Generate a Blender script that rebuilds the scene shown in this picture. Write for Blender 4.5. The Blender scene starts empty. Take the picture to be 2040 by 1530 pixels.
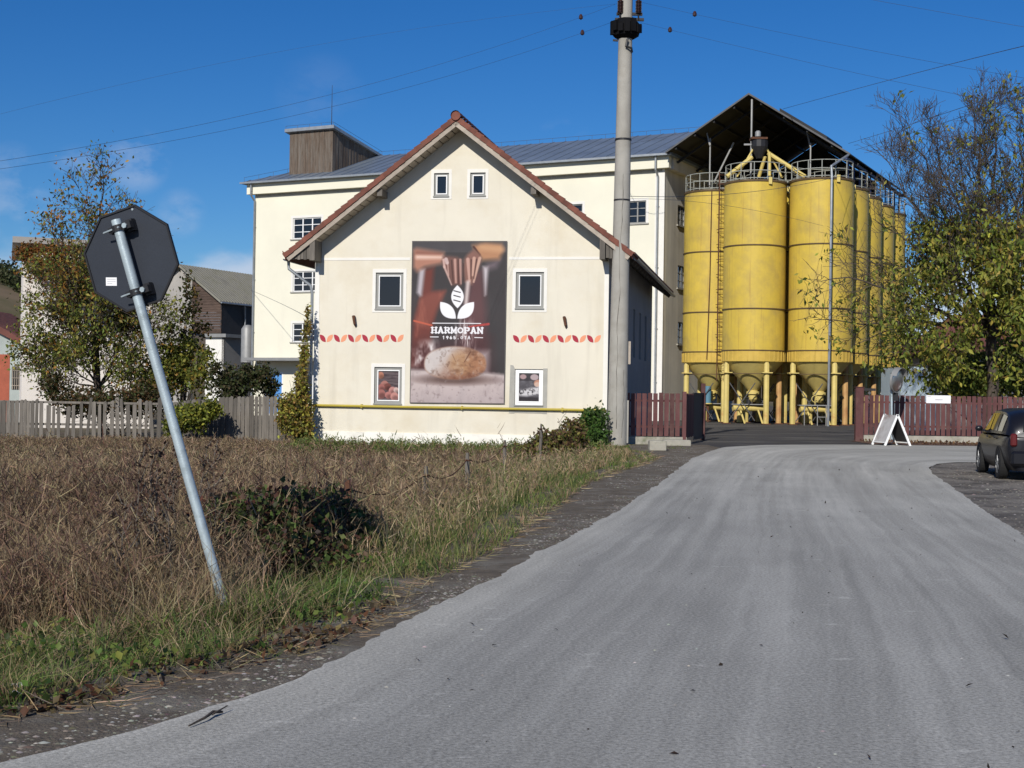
import bpy, bmesh, math, random
import numpy as np
from mathutils import Vector, Matrix
from mathutils.geometry import tessellate_polygon

random.seed(7)
RNG = np.random.default_rng(7)
R = math.radians
scene = bpy.context.scene
COL = scene.collection

# ------------------------------------------------------------------ camera
FPX, PITCH, ROLL, EYE = 2750.0, 20 / 2750.0, 0.015, 1.6
CAM = Vector((0, 0, EYE))
fwd = Vector((0, math.cos(PITCH), math.sin(PITCH)))
_u0 = Vector((0, -math.sin(PITCH), math.cos(PITCH)))
_r0 = Vector((1, 0, 0))
rgt = _r0 * math.cos(ROLL) + _u0 * math.sin(ROLL)
upv = _u0 * math.cos(ROLL) - _r0 * math.sin(ROLL)
cam_data = bpy.data.cameras.new("camera")
cam = bpy.data.objects.new("camera", cam_data)
COL.objects.link(cam)
cam.matrix_world = Matrix(((rgt.x, upv.x, -fwd.x, CAM.x), (rgt.y, upv.y, -fwd.y, CAM.y),
                           (rgt.z, upv.z, -fwd.z, CAM.z), (0, 0, 0, 1)))
cam_data.sensor_width = 36.0
cam_data.lens = 36.0 * FPX / 2040.0
cam_data.clip_start = 0.1
cam_data.clip_end = 3000
scene.camera = cam


def ray(px, py):
    return fwd + rgt * ((px - 1020) / FPX) + upv * (-(py - 765) / FPX)


def G(px, py, z=0.0):
    """where a line of sight meets the level z"""
    d = ray(px, py)
    return CAM + d * ((z - EYE) / d.z)


def P(px, py, y):
    """where a line of sight meets the vertical plane at distance y"""
    d = ray(px, py)
    return CAM + d * (y / d.y)


# ------------------------------------------------------------------ sun, sky, exposure
SUN_EL, SUN_AZ = R(30), R(18)            # SUN_AZ measured from -Y towards -X
SUNV = Vector((-math.sin(SUN_AZ) * math.cos(SUN_EL), -math.cos(SUN_AZ) * math.cos(SUN_EL), math.sin(SUN_EL)))
sd = bpy.data.lights.new("sun", 'SUN')
sd.energy = 4.5
sd.angle = R(0.55)
sd.color = (1.0, 0.95, 0.88)
so = bpy.data.objects.new("sun", sd)
COL.objects.link(so)
so.location = (-20, -40, 40)
so.rotation_euler = SUNV.to_track_quat('Z', 'Y').to_euler()

scene.view_settings.view_transform = 'Standard'
scene.view_settings.look = 'None'
scene.view_settings.exposure = 0.0
scene.view_settings.gamma = 1.0
scene.view_settings.use_curve_mapping = False
scene.cycles.max_bounces = 6
scene.cycles.diffuse_bounces = 3
scene.cycles.glossy_bounces = 3
scene.cycles.transmission_bounces = 3
scene.cycles.transparent_max_bounces = 6
scene.cycles.use_denoising = True

world = bpy.data.worlds.new("World")
scene.world = world
world.use_nodes = True
wn = world.node_tree
wn.nodes.clear()


def nd(nt, typ, **kw):
    n = nt.nodes.new(typ)
    for k, v in kw.items():
        setattr(n, k, v)
    return n


w_out = nd(wn, 'ShaderNodeOutputWorld')
w_bg = nd(wn, 'ShaderNodeBackground')
w_bg.inputs[1].default_value = 0.062
sky = nd(wn, 'ShaderNodeTexSky', sky_type='NISHITA', sun_disc=False)
sky.sun_elevation = SUN_EL
sky.sun_rotation = math.pi + SUN_AZ
sky.altitude = 400
sky.air_density = 1.0
sky.dust_density = 0.2
sky.ozone_density = 3.0
w_hs = nd(wn, 'ShaderNodeHueSaturation')
w_hs.inputs['Saturation'].default_value = 1.35
w_hs.inputs['Value'].default_value = 1.0
wn.links.new(sky.outputs[0], w_hs.inputs['Color'])
w_tc = nd(wn, 'ShaderNodeTexCoord')
w_noise = nd(wn, 'ShaderNodeTexNoise')
w_noise.inputs['Scale'].default_value = 22
w_noise.inputs['Detail'].default_value = 6
w_noise.inputs['Roughness'].default_value = 0.6
w_map = nd(wn, 'ShaderNodeMapping')
w_map.inputs['Scale'].default_value = (1, 1, 1.7)
wn.links.new(w_tc.outputs['Generated'], w_map.inputs[0])
wn.links.new(w_map.outputs[0], w_noise.inputs['Vector'])


def wmath(op, a, b=None, clamp=False):
    n = nd(wn, 'ShaderNodeMath', operation=op, use_clamp=clamp)
    for i, v in enumerate((a, b)):
        if v is None:
            continue
        if isinstance(v, (int, float)):
            n.inputs[i].default_value = v
        else:
            wn.links.new(v, n.inputs[i])
    return n.outputs[0]


def puff(px, py, rad_px, amount):
    d = ray(px, py).normalized()
    n = nd(wn, 'ShaderNodeVectorMath', operation='DOT_PRODUCT')
    wn.links.new(w_tc.outputs['Generated'], n.inputs[0])
    n.inputs[1].default_value = d
    m = nd(wn, 'ShaderNodeMapRange', interpolation_type='SMOOTHSTEP')
    wn.links.new(n.outputs['Value'], m.inputs[0])
    m.inputs[1].default_value = math.cos(rad_px / FPX)
    m.inputs[2].default_value = math.cos(rad_px * 0.1 / FPX)
    m.inputs[3].default_value = 0
    m.inputs[4].default_value = amount
    return m.outputs[0]


acc = None
for a in ((272, 322, 70, .3), (150, 345, 60, .2), (640, 195, 100, .05), (40, 395, 80, .22), (360, 425, 55, .2),
          (20, 350, 70, .2), (1120, 280, 60, .08)):
    q = puff(*a)
    acc = q if acc is None else wmath('MAXIMUM', acc, q)
nm = nd(wn, 'ShaderNodeMapRange')
wn.links.new(w_noise.outputs[0], nm.inputs[0])
nm.inputs[1].default_value = .42
nm.inputs[2].default_value = .62
small = wmath('MULTIPLY', acc, nm.outputs[0])
# bank of cloud standing low over the horizon
sep = nd(wn, 'ShaderNodeSeparateXYZ')
wn.links.new(w_tc.outputs['Generated'], sep.inputs[0])
n2 = nd(wn, 'ShaderNodeTexNoise')
n2.inputs['Scale'].default_value = 9
n2.inputs['Detail'].default_value = 7
wn.links.new(w_map.outputs[0], n2.inputs['Vector'])
lift = wmath('MULTIPLY', n2.outputs[0], 0.11)
band = nd(wn, 'ShaderNodeMapRange', interpolation_type='SMOOTHSTEP')
wn.links.new(wmath('SUBTRACT', sep.outputs[2], lift), band.inputs[0])
band.inputs[1].default_value = 0.046
band.inputs[2].default_value = 0.024
band.inputs[3].default_value = 0.0
band.inputs[4].default_value = 0.75
cl = wmath('MAXIMUM', small, band.outputs[0], True)
w_mix = nd(wn, 'ShaderNodeMix', data_type='RGBA')
wn.links.new(cl, w_mix.inputs[0])
w_tint = nd(wn, 'ShaderNodeMix', data_type='RGBA', blend_type='MULTIPLY')
w_tint.inputs[0].default_value = 1
wn.links.new(w_hs.outputs[0], w_tint.inputs[6])
w_tint.inputs[7].default_value = (.68, .97, 1.32, 1)
wn.links.new(w_tint.outputs[2], w_mix.inputs[6])
w_mix.inputs[7].default_value = (9.5, 10.5, 12.5, 1)
wn.links.new(w_mix.outputs[2], w_bg.inputs[0])
wn.links.new(w_bg.outputs[0], w_out.inputs[0])


# ------------------------------------------------------------------ helpers
def tag(o, label=None, cat=None, group=None, kind=None):
    if label:
        o['label'] = label
    if cat:
        o['category'] = cat
    if group:
        o['group'] = group
    if kind:
        o['kind'] = kind
    return o


def thing(name, label, cat, loc=(0, 0, 0), group=None):
    o = bpy.data.objects.new(name, None)
    o.empty_display_size = 0.3
    COL.objects.link(o)
    o.location = loc
    return tag(o, label, cat, group)


def origin(o):
    v = Vector((0, 0, 0))
    while o is not None:
        v += Vector(o.location)
        o = o.parent
    return v


def copy_tree(o, parent=None):
    c = o.copy()
    COL.objects.link(c)
    if parent:
        c.parent = parent
    for ch in list(o.children):
        copy_tree(ch, c)
    return c


class MB:
    def __init__(s):
        s.v = []
        s.f = []

    def add(s, vs, fs):
        n = len(s.v)
        s.v += [tuple(v) for v in vs]
        s.f += [tuple(i + n for i in f) for f in fs]
        return s

    def box(s, c, size, xd=None, yd=None, zd=None):
        xd = Vector(xd) if xd is not None else Vector((1, 0, 0))
        zd = Vector(zd) if zd is not None else Vector((0, 0, 1))
        yd = Vector(yd) if yd is not None else zd.cross(xd)
        c = Vector(c)
        a, b, d = xd * size[0] / 2, yd * size[1] / 2, zd * size[2] / 2
        vs = [c + a * i + b * j + d * k for i in (-1, 1) for j in (-1, 1) for k in (-1, 1)]
        return s.add(vs, [(0, 1, 3, 2), (4, 6, 7, 5), (0, 4, 5, 1), (2, 3, 7, 6), (0, 2, 6, 4), (1, 5, 7, 3)])

    def beam(s, p0, p1, w, h, side=None):
        p0, p1 = Vector(p0), Vector(p1)
        d = p1 - p0
        L = d.length
        d.normalize()
        ref = Vector(side) if side is not None else (Vector((0, 0, 1)) if abs(d.z) < .9 else Vector((1, 0, 0)))
        y = (ref - d * ref.dot(d)).normalized()
        z = d.cross(y)
        return s.box((p0 + p1) / 2, (L, h, w), d, y, z)

    def tube(s, pts, r, n=8, caps=True):
        pts = [Vector(p) for p in pts]
        rs = r if isinstance(r, (list, tuple)) else [r] * len(pts)
        vs, fs = [], []
        prev = None
        for i, p in enumerate(pts):
            t = (pts[min(i + 1, len(pts) - 1)] - pts[max(i - 1, 0)])
            if t.length < 1e-9:
                t = Vector((0, 0, 1))
            t.normalize()
            if prev is None:
                a = t.orthogonal().normalized()
            else:
                a = prev - t * prev.dot(t)
                a = a.normalized() if a.length > 1e-6 else t.orthogonal().normalized()
            prev = a
            b = t.cross(a)
            for k in range(n):
                w = 2 * math.pi * k / n
                vs.append(p + (a * math.cos(w) + b * math.sin(w)) * rs[i])
        for i in range(len(pts) - 1):
            for k in range(n):
                k2 = (k + 1) % n
                fs.append((i * n + k, i * n + k2, (i + 1) * n + k2, (i + 1) * n + k))
        if caps:
            fs.append(tuple(range(n - 1, -1, -1)))
            m = (len(pts) - 1) * n
            fs.append(tuple(range(m, m + n)))
        return s.add(vs, fs)

    def lathe(s, c, prof, n=32, a0=0.0, a1=2 * math.pi, xa=None, ya=None, za=None):
        """prof: list of (r, z) about the axis through c"""
        c = Vector(c)
        xa = Vector(xa or (1, 0, 0))
        ya = Vector(ya or (0, 1, 0))
        za = Vector(za or (0, 0, 1))
        full = abs(a1 - a0 - 2 * math.pi) < 1e-6
        m = n if full else n + 1
        vs, fs = [], []
        for r, z in prof:
            for k in range(m):
                w = a0 + (a1 - a0) * k / n
                vs.append(c + xa * (r * math.cos(w)) + ya * (r * math.sin(w)) + za * z)
        for i in range(len(prof) - 1):
            for k in range(n):
                k2 = (k + 1) % m
                fs.append((i * m + k, i * m + k2, (i + 1) * m + k2, (i + 1) * m + k))
        return s.add(vs, fs)

    def prism(s, poly, fr, o0, o1):
        """2D polygon in a frame, given thickness from o0 to o1 along the frame's outward normal"""
        n = len(poly)
        vs = [fr.pt(x, z, o0) for x, z in poly] + [fr.pt(x, z, o1) for x, z in poly]
        tri = tessellate_polygon([[Vector((x, z, 0)) for x, z in poly]])
        fs = [tuple(t) for t in tri] + [tuple(i + n for i in t) for t in tri]
        fs += [(i, (i + 1) % n, (i + 1) % n + n, i + n) for i in range(n)]
        return s.add(vs, fs)

    def build(s, name, m, parent=None, smooth=False, bevel=0, fixn=True, auto=None):
        off = origin(parent) if parent is not None else Vector((0, 0, 0))
        me = bpy.data.meshes.new(name)
        me.from_pydata([Vector(v) - off for v in s.v], [], s.f)
        if fixn:
            bm = bmesh.new()
            bm.from_mesh(me)
            bmesh.ops.recalc_face_normals(bm, faces=bm.faces)
            bm.to_mesh(me)
            bm.free()
        if smooth:
            me.polygons.foreach_set('use_smooth', [True] * len(me.polygons))
            if auto is not None:
                me.set_sharp_from_angle(angle=R(auto))
        me.materials.append(m)
        o = bpy.data.objects.new(name, me)
        COL.objects.link(o)
        if parent is not None:
            o.parent = parent
        if bevel:
            b = o.modifiers.new('bevel', 'BEVEL')
            b.width = bevel
            b.segments = 1
            b.limit_method = 'ANGLE'
        return o


class Frame:
    """a vertical plane: x along xdir, z up, o outwards"""
    def __init__(s, org, xdir, n):
        s.o = Vector(org)
        s.x = Vector(xdir).normalized()
        s.n = Vector(n).normalized()

    def pt(s, x, z, o=0.0):
        return s.o + s.x * x + Vector((0, 0, z)) + s.n * o

    def px(s, px, py, o=0.0):
        d = ray(px, py)
        q = s.o + s.n * o
        t = (q - CAM).dot(s.n) / d.dot(s.n)
        h = CAM + d * t - q
        return h.dot(s.x), h.z

    def rect(s, a, b, o=0.0):
        x0, z0 = s.px(a[0], a[1], o)
        x1, z1 = s.px(b[0], b[1], o)
        return min(x0, x1), min(z0, z1), max(x0, x1), max(z0, z1)


def wall_holes(mb, fr, outer, holes, reveal, o=0.0):
    polys = [[Vector((x, z, 0)) for x, z in outer]]
    for (x0, z0, x1, z1) in holes:
        polys.append([Vector(c) for c in ((x0, z0, 0), (x0, z1, 0), (x1, z1, 0), (x1, z0, 0))])
    flat = [v for p in polys for v in p]
    tri = tessellate_polygon(polys)
    mb.add([fr.pt(v.x, v.y, o) for v in flat], [tuple(t) for t in tri])
    for (x0, z0, x1, z1) in holes:
        c = [(x0, z0), (x1, z0), (x1, z1), (x0, z1)]
        vs = [fr.pt(x, z, o) for x, z in c] + [fr.pt(x, z, o - reveal) for x, z in c]
        mb.add(vs, [(i, (i + 1) % 4, (i + 1) % 4 + 4, i + 4) for i in range(4)])
    return mb


def frame_bars(mb, fr, x0, z0, x1, z1, w, o0, o1):
    """four bars of width w just inside a rectangle"""
    for (a, b, c, d) in ((x0, z0, x1, z0 + w), (x0, z1 - w, x1, z1), (x0, z0 + w, x0 + w, z1 - w), (x1 - w, z0 + w, x1, z1 - w)):
        mb.prism([(a, b), (c, b), (c, d), (a, d)], fr, o0, o1)
    return mb


def rectp(mb, fr, x0, z0, x1, z1, o0, o1):
    return mb.prism([(x0, z0), (x1, z0), (x1, z1), (x0, z1)], fr, o0, o1)


# ------------------------------------------------------------------ materials
def M(name, col, rough=.85, var=.12, scale=1.5, detail=6, bump=0.0, bscale=60, metal=0.0, spec=.3, rnd=0.0,
      stretch=None, dirt=None, dscale=1.0, dlo=.5, dhi=.75, dstretch=None, bstretch=None, streaks=None):
    m = bpy.data.materials.new(name)
    m.use_nodes = True
    nt = m.node_tree
    bs = nt.nodes['Principled BSDF']
    bs.inputs['Roughness'].default_value = rough
    bs.inputs['Metallic'].default_value = metal
    bs.inputs['Specular IOR Level'].default_value = spec
    tc = nd(nt, 'ShaderNodeTexCoord')

    def noise(sc, st, det=6, rg=.6):
        mp = nd(nt, 'ShaderNodeMapping')
        mp.inputs['Scale'].default_value = st or (1, 1, 1)
        nt.links.new(tc.outputs['Object'], mp.inputs[0])
        n = nd(nt, 'ShaderNodeTexNoise')
        n.inputs['Scale'].default_value = sc
        n.inputs['Detail'].default_value = det
        n.inputs['Roughness'].default_value = rg
        nt.links.new(mp.outputs[0], n.inputs['Vector'])
        return n.outputs[0]

    def mapr(x, a, b, c, d):
        r = nd(nt, 'ShaderNodeMapRange')
        nt.links.new(x, r.inputs[0])
        for i, v in enumerate((a, b, c, d)):
            r.inputs[i + 1].default_value = v
        return r.outputs[0]

    def scalec(colsock, f):
        x = nd(nt, 'ShaderNodeVectorMath', operation='SCALE')
        nt.links.new(colsock, x.inputs[0])
        nt.links.new(f, x.inputs['Scale'])
        return x.outputs[0]

    rgb = nd(nt, 'ShaderNodeRGB')
    rgb.outputs[0].default_value = (*col, 1)
    cur = rgb.outputs[0]
    if var:
        cur = scalec(cur, mapr(noise(scale, stretch, detail), .28, .72, 1 - var, 1 + var))
    if rnd:
        oi = nd(nt, 'ShaderNodeObjectInfo')
        cur = scalec(cur, mapr(oi.outputs['Random'], 0, 1, 1 - rnd, 1 + rnd))
    if dirt is not None:
        mx = nd(nt, 'ShaderNodeMix', data_type='RGBA')
        nt.links.new(mapr(noise(dscale, dstretch, 8, .65), dlo, dhi, 0, 1), mx.inputs[0])
        nt.links.new(cur, mx.inputs[6])
        mx.inputs[7].default_value = (*dirt, 1)
        cur = mx.outputs[2]
    if streaks is not None:
        scol, ssc, sst, slo, shi = streaks
        mx = nd(nt, 'ShaderNodeMix', data_type='RGBA')
        nt.links.new(mapr(noise(ssc, sst, 5, .6), slo, shi, 0, .8), mx.inputs[0])
        nt.links.new(cur, mx.inputs[6])
        mx.inputs[7].default_value = (*scol, 1)
        cur = mx.outputs[2]
    nt.links.new(cur, bs.inputs['Base Color'])
    if bump:
        bp = nd(nt, 'ShaderNodeBump')
        bp.inputs['Strength'].default_value = min(1, bump)
        bp.inputs['Distance'].default_value = .02
        nt.links.new(noise(bscale, bstretch, 5), bp.inputs['Height'])
        nt.links.new(bp.outputs[0], bs.inputs['Normal'])
    return m


def leafmat(name, rough=.55, trans=.45):
    """colour comes per leaf or blade from the mesh; light passes partly through"""
    m = bpy.data.materials.new(name)
    m.use_nodes = True
    nt = m.node_tree
    nt.nodes.clear()
    out = nd(nt, 'ShaderNodeOutputMaterial')
    at = nd(nt, 'ShaderNodeAttribute', attribute_name='Col')
    bs = nd(nt, 'ShaderNodeBsdfPrincipled')
    bs.inputs['Roughness'].default_value = rough
    bs.inputs['Specular IOR Level'].default_value = .25
    tr = nd(nt, 'ShaderNodeBsdfTranslucent')
    mx = nd(nt, 'ShaderNodeMixShader')
    mx.inputs[0].default_value = trans
    nt.links.new(at.outputs['Color'], bs.inputs['Base Color'])
    nt.links.new(at.outputs['Color'], tr.inputs['Color'])
    nt.links.new(bs.outputs[0], mx.inputs[1])
    nt.links.new(tr.outputs[0], mx.inputs[2])
    nt.links.new(mx.outputs[0], out.inputs['Surface'])
    return m


def S(r, g, b):
    """sRGB 0-255 to linear"""
    f = lambda c: (c / 255 / 12.92) if c / 255 <= .04045 else ((c / 255 + .055) / 1.055) ** 2.4
    return (f(r), f(g), f(b))


MAT = {}
MAT['house_plaster'] = M('house_plaster', (.68, .635, .52), var=.06, scale=.5, bump=.3, bscale=55,
                         dirt=(.60, .53, .39), dscale=.45, dlo=.5, dhi=.8,
                         streaks=((.50, .46, .37), .8, (2.6, 2.6, .2), .55, .9))
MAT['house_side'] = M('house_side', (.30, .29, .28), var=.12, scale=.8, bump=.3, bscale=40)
MAT['soot_iron'] = M('soot_iron', (.006, .006, .007), rough=.8, var=.3, spec=.1)
MAT['white_plaster'] = M('white_plaster', (.74, .72, .66), var=.04, scale=2, bump=.15)
MAT['plinth'] = M('plinth', (.78, .76, .68), var=.07, scale=.8, bump=.2, bscale=30, dirt=(.55, .53, .46), dscale=.9, dlo=.55, dhi=.8)
MAT['raw_plaster'] = M('raw_plaster', (.36, .35, .31), var=.12, scale=4, bump=.5, bscale=40)
MAT['mill_plaster'] = M('mill_plaster', (.74, .71, .57), var=.05, scale=.35, bump=.15, bscale=20,
                        dirt=(.70, .60, .40), dscale=.12, dlo=.58, dhi=.8,
                        streaks=((.62, .58, .48), .5, (1.2, 1.2, .12), .62, .9))
MAT['mill_side'] = M('mill_side', (.74, .70, .60), var=.1, scale=.4, bump=.2, bscale=20,
                     streaks=((.35, .33, .29), .5, (1.5, 1.5, .1), .5, .85))
MAT['tile'] = M('tile', (.16, .055, .035), rough=.7, var=.25, scale=3, bump=.3, rnd=.25, dirt=(.10, .07, .05), dscale=2, dlo=.55, dhi=.8)
MAT['grey_wood'] = M('grey_wood', (.14, .125, .105), var=.3, scale=3, stretch=(5, 5, .5), bump=.5, bscale=14, bstretch=(6, 6, .4), rnd=.3)
MAT['tower_wood'] = M('tower_wood', (.115, .085, .062), var=.35, scale=3, stretch=(5, 5, .5), bump=.5, bscale=14, dirt=(.17, .15, .125), dscale=1.5, dlo=.45, dhi=.7, dstretch=(2, 2, .3))
MAT['pale_wood'] = M('pale_wood', (.36, .31, .25), var=.22, scale=3, bump=.3, bscale=20, rnd=.15)
MAT['brown_wood'] = M('brown_wood', (.085, .058, .045), var=.35, scale=2, stretch=(1, 1, 6), bump=.4, rnd=.15)
MAT['maroon'] = M('maroon', (.105, .042, .04), rough=.7, var=.2, scale=2, stretch=(4, 4, .6), bump=.25, bscale=25, bstretch=(5, 5, .5), rnd=.3, dirt=(.15, .085, .07), dscale=2.2, dlo=.5, dhi=.8)
MAT['dark_frame'] = M('dark_frame', (.03, .028, .028), rough=.55, var=.2)
MAT['grey_pvc'] = M('grey_pvc', (.27, .27, .25), rough=.5, var=.08)
MAT['white_paint'] = M('white_paint', (.80, .80, .78), rough=.5, var=.05)
MAT['zinc'] = M('zinc', (.34, .36, .37), rough=.45, var=.15, metal=.55, scale=3)
MAT['sheet_metal'] = M('sheet_metal', (.235, .28, .33), rough=.42, var=.18, metal=.5, scale=.5, streaks=((.16, .15, .14), .6, (2, 2, .4), .6, .9))
MAT['galv'] = M('galv', (.40, .47, .49), rough=.42, var=.2, metal=.25, scale=5, stretch=(1, 1, .3), bump=.1, bscale=80, dirt=(.28, .33, .34), dscale=9, dlo=.5, dhi=.7)
MAT['sign_back'] = M('sign_back', (.028, .033, .043), rough=.5, var=.08, scale=6, spec=.35, bump=.05, bscale=30)
MAT['sign_red'] = M('sign_red', (.5, .03, .03), rough=.4, var=.03)
MAT['black_iron'] = M('black_iron', (.02, .02, .022), rough=.5, var=.2)
MAT['rust'] = M('rust', (.10, .045, .025), rough=.9, var=.4, scale=6, bump=.4)
MAT['concrete'] = M('concrete', (.34, .325, .285), var=.14, scale=1.3, bump=.6, bscale=45, dirt=(.27, .25, .21), dscale=1.2, dlo=.5, dhi=.75,
                    streaks=((.24, .22, .19), 2.0, (3, 3, .25), .58, .85))
MAT['kerb'] = M('kerb', (.36, .34, .28), var=.2, scale=3, bump=.6, dirt=(.18, .19, .12), dscale=2.5, dlo=.5, dhi=.7)
MAT['crack'] = M('crack', (.10, .09, .08), var=.2)
MAT['silo'] = M('silo_yellow', (.57, .41, .06), rough=.55, var=.10, scale=.6, bump=.1, bscale=1.5, spec=.35,
                dirt=(.40, .29, .075), dscale=.8, dlo=.45, dhi=.75,
                streaks=((.27, .13, .04), 1.6, (6, 6, .13), .56, .84))
MAT['silo_band'] = M('silo_band', (.54, .37, .07), rough=.6, var=.12, scale=2,
                     streaks=((.22, .09, .03), 2.0, (5, 5, .12), .58, .82))
MAT['silo_leg'] = M('silo_leg', (.58, .46, .15), rough=.6, var=.12, scale=2, dirt=(.42, .2, .06), dscale=1.5, dlo=.58, dhi=.8)
MAT['silo_leg_rust'] = M('silo_leg_rust', (.46, .28, .11), rough=.7, var=.15, scale=2, dirt=(.32, .12, .05), dscale=1.2, dlo=.5, dhi=.8)
MAT['ring'] = M('ring', (.10, .065, .03), rough=.7, var=.3, scale=2)
MAT['rail'] = M('rail', (.33, .34, .30), rough=.55, var=.2)
MAT['navy_rail'] = M('navy_rail', (.035, .05, .12), rough=.5, var=.2)
MAT['canopy_sheet'] = M('canopy_sheet', (.018, .018, .018), rough=.6, var=.25, scale=1)  # near black: the shade under the canopy is put into the sheet colour
MAT['pale_steel'] = M('pale_steel', (.27, .27, .26), rough=.5, var=.15, metal=.2)
MAT['blue_pipe'] = M('blue_pipe', (.09, .20, .27), rough=.5, var=.1)
MAT['blue_door'] = M('blue_door', (.09, .26, .56), rough=.5, var=.08)
MAT['gas_yellow'] = M('gas_yellow', (.42, .33, .04), rough=.5, var=.1)
MAT['pink_wall'] = M('pink_wall', (.74, .69, .62), var=.08, scale=.6, bump=.2)
MAT['grey_wall'] = M('grey_wall', (.34, .32, .29), var=.12, scale=.8, bump=.3)
MAT['asbestos'] = M('asbestos', (.25, .24, .20), var=.25, scale=.8, bump=.4, dirt=(.17, .165, .12), dscale=.8, dlo=.45, dhi=.7)
MAT['red_brick'] = M('red_brick', (.30, .085, .05), var=.15, scale=2, bump=.3)
MAT['teal_wall'] = M('teal_wall', (.33, .37, .35), var=.12, scale=1)
MAT['red_roof'] = M('red_roof', (.13, .05, .04), var=.25, scale=2, bump=.3)
MAT['blue_sheet'] = M('blue_sheet', (.42, .50, .53), rough=.5, var=.06)
MAT['bark'] = M('bark', (.075, .06, .048), var=.3, scale=8, stretch=(1, 1, .3), bump=.6, bscale=25)
MAT['bark_pale'] = M('bark_pale', (.13, .11, .09), var=.3, scale=8, bump=.4, bscale=25)
MAT['leaf'] = leafmat('leaf')
MAT['grass'] = leafmat('grass_blade', .6, .3)
MAT['stone'] = leafmat('stone', .9, 0.0)
MAT['wire'] = M('wire', (.045, .055, .08), rough=.5, var=0)
MAT['ceramic'] = M('ceramic', (.045, .02, .012), rough=.25, var=.2, spec=.6)
MAT['board_grey'] = M('board_grey', (.42, .41, .40), rough=.7, var=.2, scale=3, dirt=(.20, .12, .09), dscale=2, dlo=.5, dhi=.72)
MAT['dark_zinc'] = M('dark_zinc', (.10, .10, .10), rough=.5, var=.2, metal=.3)
MAT['paper'] = M('paper', (.8, .8, .8), rough=.8, var=.04)
MAT['dull_paper'] = M('dull_paper', (.5, .5, .49), rough=.9, var=.2, scale=30)
MAT['ink'] = M('ink', (.35, .35, .37), rough=.8, var=0)


def glass(name, col=(.012, .014, .018), rough=.06):
    m = M(name, col, rough=rough, var=.0, spec=.55)
    return m


MAT['glass'] = glass('window_glass')
MAT['car_glass'] = glass('car_glass', (.015, .016, .012), .04)
MAT['dark_room'] = M('dark_room', (.02, .02, .02), var=0)


def carpaint():
    m = M('car_paint', (.008, .008, .011), rough=.35, var=.0, spec=.35)
    b = m.node_tree.nodes['Principled BSDF']
    b.inputs['Coat Weight'].default_value = .12
    b.inputs['Coat Roughness'].default_value = .06
    return m


MAT['car_paint'] = carpaint()
MAT['tyre'] = M('tyre', (.018, .018, .018), rough=.85, var=.2)
MAT['alloy'] = M('alloy', (.35, .36, .37), rough=.35, metal=.7, var=.05)
MAT['tail_red'] = M('tail_red', (.10, .012, .012), rough=.2, var=0, spec=.6)
MAT['mirror'] = M('mirror_face', (.62, .64, .62), rough=.32, metal=1.0, var=.1)


# numpy meshes for vegetation: triangles, one colour per vertex
def np_mesh(name, verts, tris, cols, m, parent=None, kind=None):
    off = np.array(origin(parent)) if parent is not None else np.zeros(3)
    me = bpy.data.meshes.new(name)
    verts = np.asarray(verts, dtype=np.float32) - off.astype(np.float32)
    tris = np.asarray(tris, dtype=np.int32)
    me.vertices.add(len(verts))
    me.vertices.foreach_set('co', verts.ravel())
    me.loops.add(tris.size)
    me.loops.foreach_set('vertex_index', tris.ravel())
    me.polygons.add(len(tris))
    me.polygons.foreach_set('loop_start', np.arange(0, tris.size, 3, dtype=np.int32))
    me.polygons.foreach_set('loop_total', np.full(len(tris), 3, dtype=np.int32))
    a = me.color_attributes.new('Col', 'FLOAT_COLOR', 'POINT')
    c4 = np.ones((len(verts), 4), dtype=np.float32)
    c4[:, :3] = cols
    a.data.foreach_set('color', c4.ravel())
    me.update(calc_edges=True)
    me.materials.append(m)
    o = bpy.data.objects.new(name, me)
    COL.objects.link(o)
    if parent is not None:
        o.parent = parent
    if kind:
        o['kind'] = kind
    return o


def unit(v):
    return v / np.maximum(np.linalg.norm(v, axis=-1, keepdims=True), 1e-9)


def blades(base, dirs, length, width, bend, cols):
    """tapering curved blades: 5 vertices, 3 triangles each; returns verts, tris, cols"""
    n = len(base)
    dirs = unit(dirs)
    side = unit(np.cross(dirs, RNG.normal(size=(n, 3))))
    L = length[:, None]
    W = width[:, None] / 2
    mid = base + dirs * L * .55
    tip = base + dirs * L * .92 + bend * L
    v = np.stack([base - side * W, base + side * W, mid - side * W * .8 + bend * L * .25, mid + side * W * .8 + bend * L * .25, tip], 1)
    t = np.array([[0, 1, 3], [0, 3, 2], [2, 3, 4]])
    tris = (np.arange(n) * 5)[:, None, None] + t[None]
    c = np.repeat(cols[:, None, :], 5, 1)
    return v.reshape(-1, 3), tris.reshape(-1, 3), c.reshape(-1, 3)


def leaves(cen, size, cols, droop=.0, aspect=.55, normal=None):
    """folded pointed leaves: 4 vertices, 2 triangles each"""
    n = len(cen)
    ax = RNG.normal(size=(n, 3))
    ax[:, 2] -= droop
    ax = unit(ax)
    nn = RNG.normal(size=(n, 3)) if normal is None else normal + RNG.normal(size=(n, 3)) * .35
    sd_ = unit(np.cross(ax, nn))
    up = np.cross(sd_, ax)
    s = size[:, None]
    tipv = cen + ax * s
    midl = cen + ax * s * .45 + sd_ * s * aspect * .5 + up * s * .1
    midr = cen + ax * s * .45 - sd_ * s * aspect * .5 + up * s * .1
    v = np.stack([cen, midl, tipv, midr], 1)
    t = np.array([[0, 1, 2], [0, 2, 3]])
    tris = (np.arange(n) * 4)[:, None, None] + t[None]
    c = np.repeat(cols[:, None, :], 4, 1)
    return v.reshape(-1, 3), tris.reshape(-1, 3), c.reshape(-1, 3)


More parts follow.
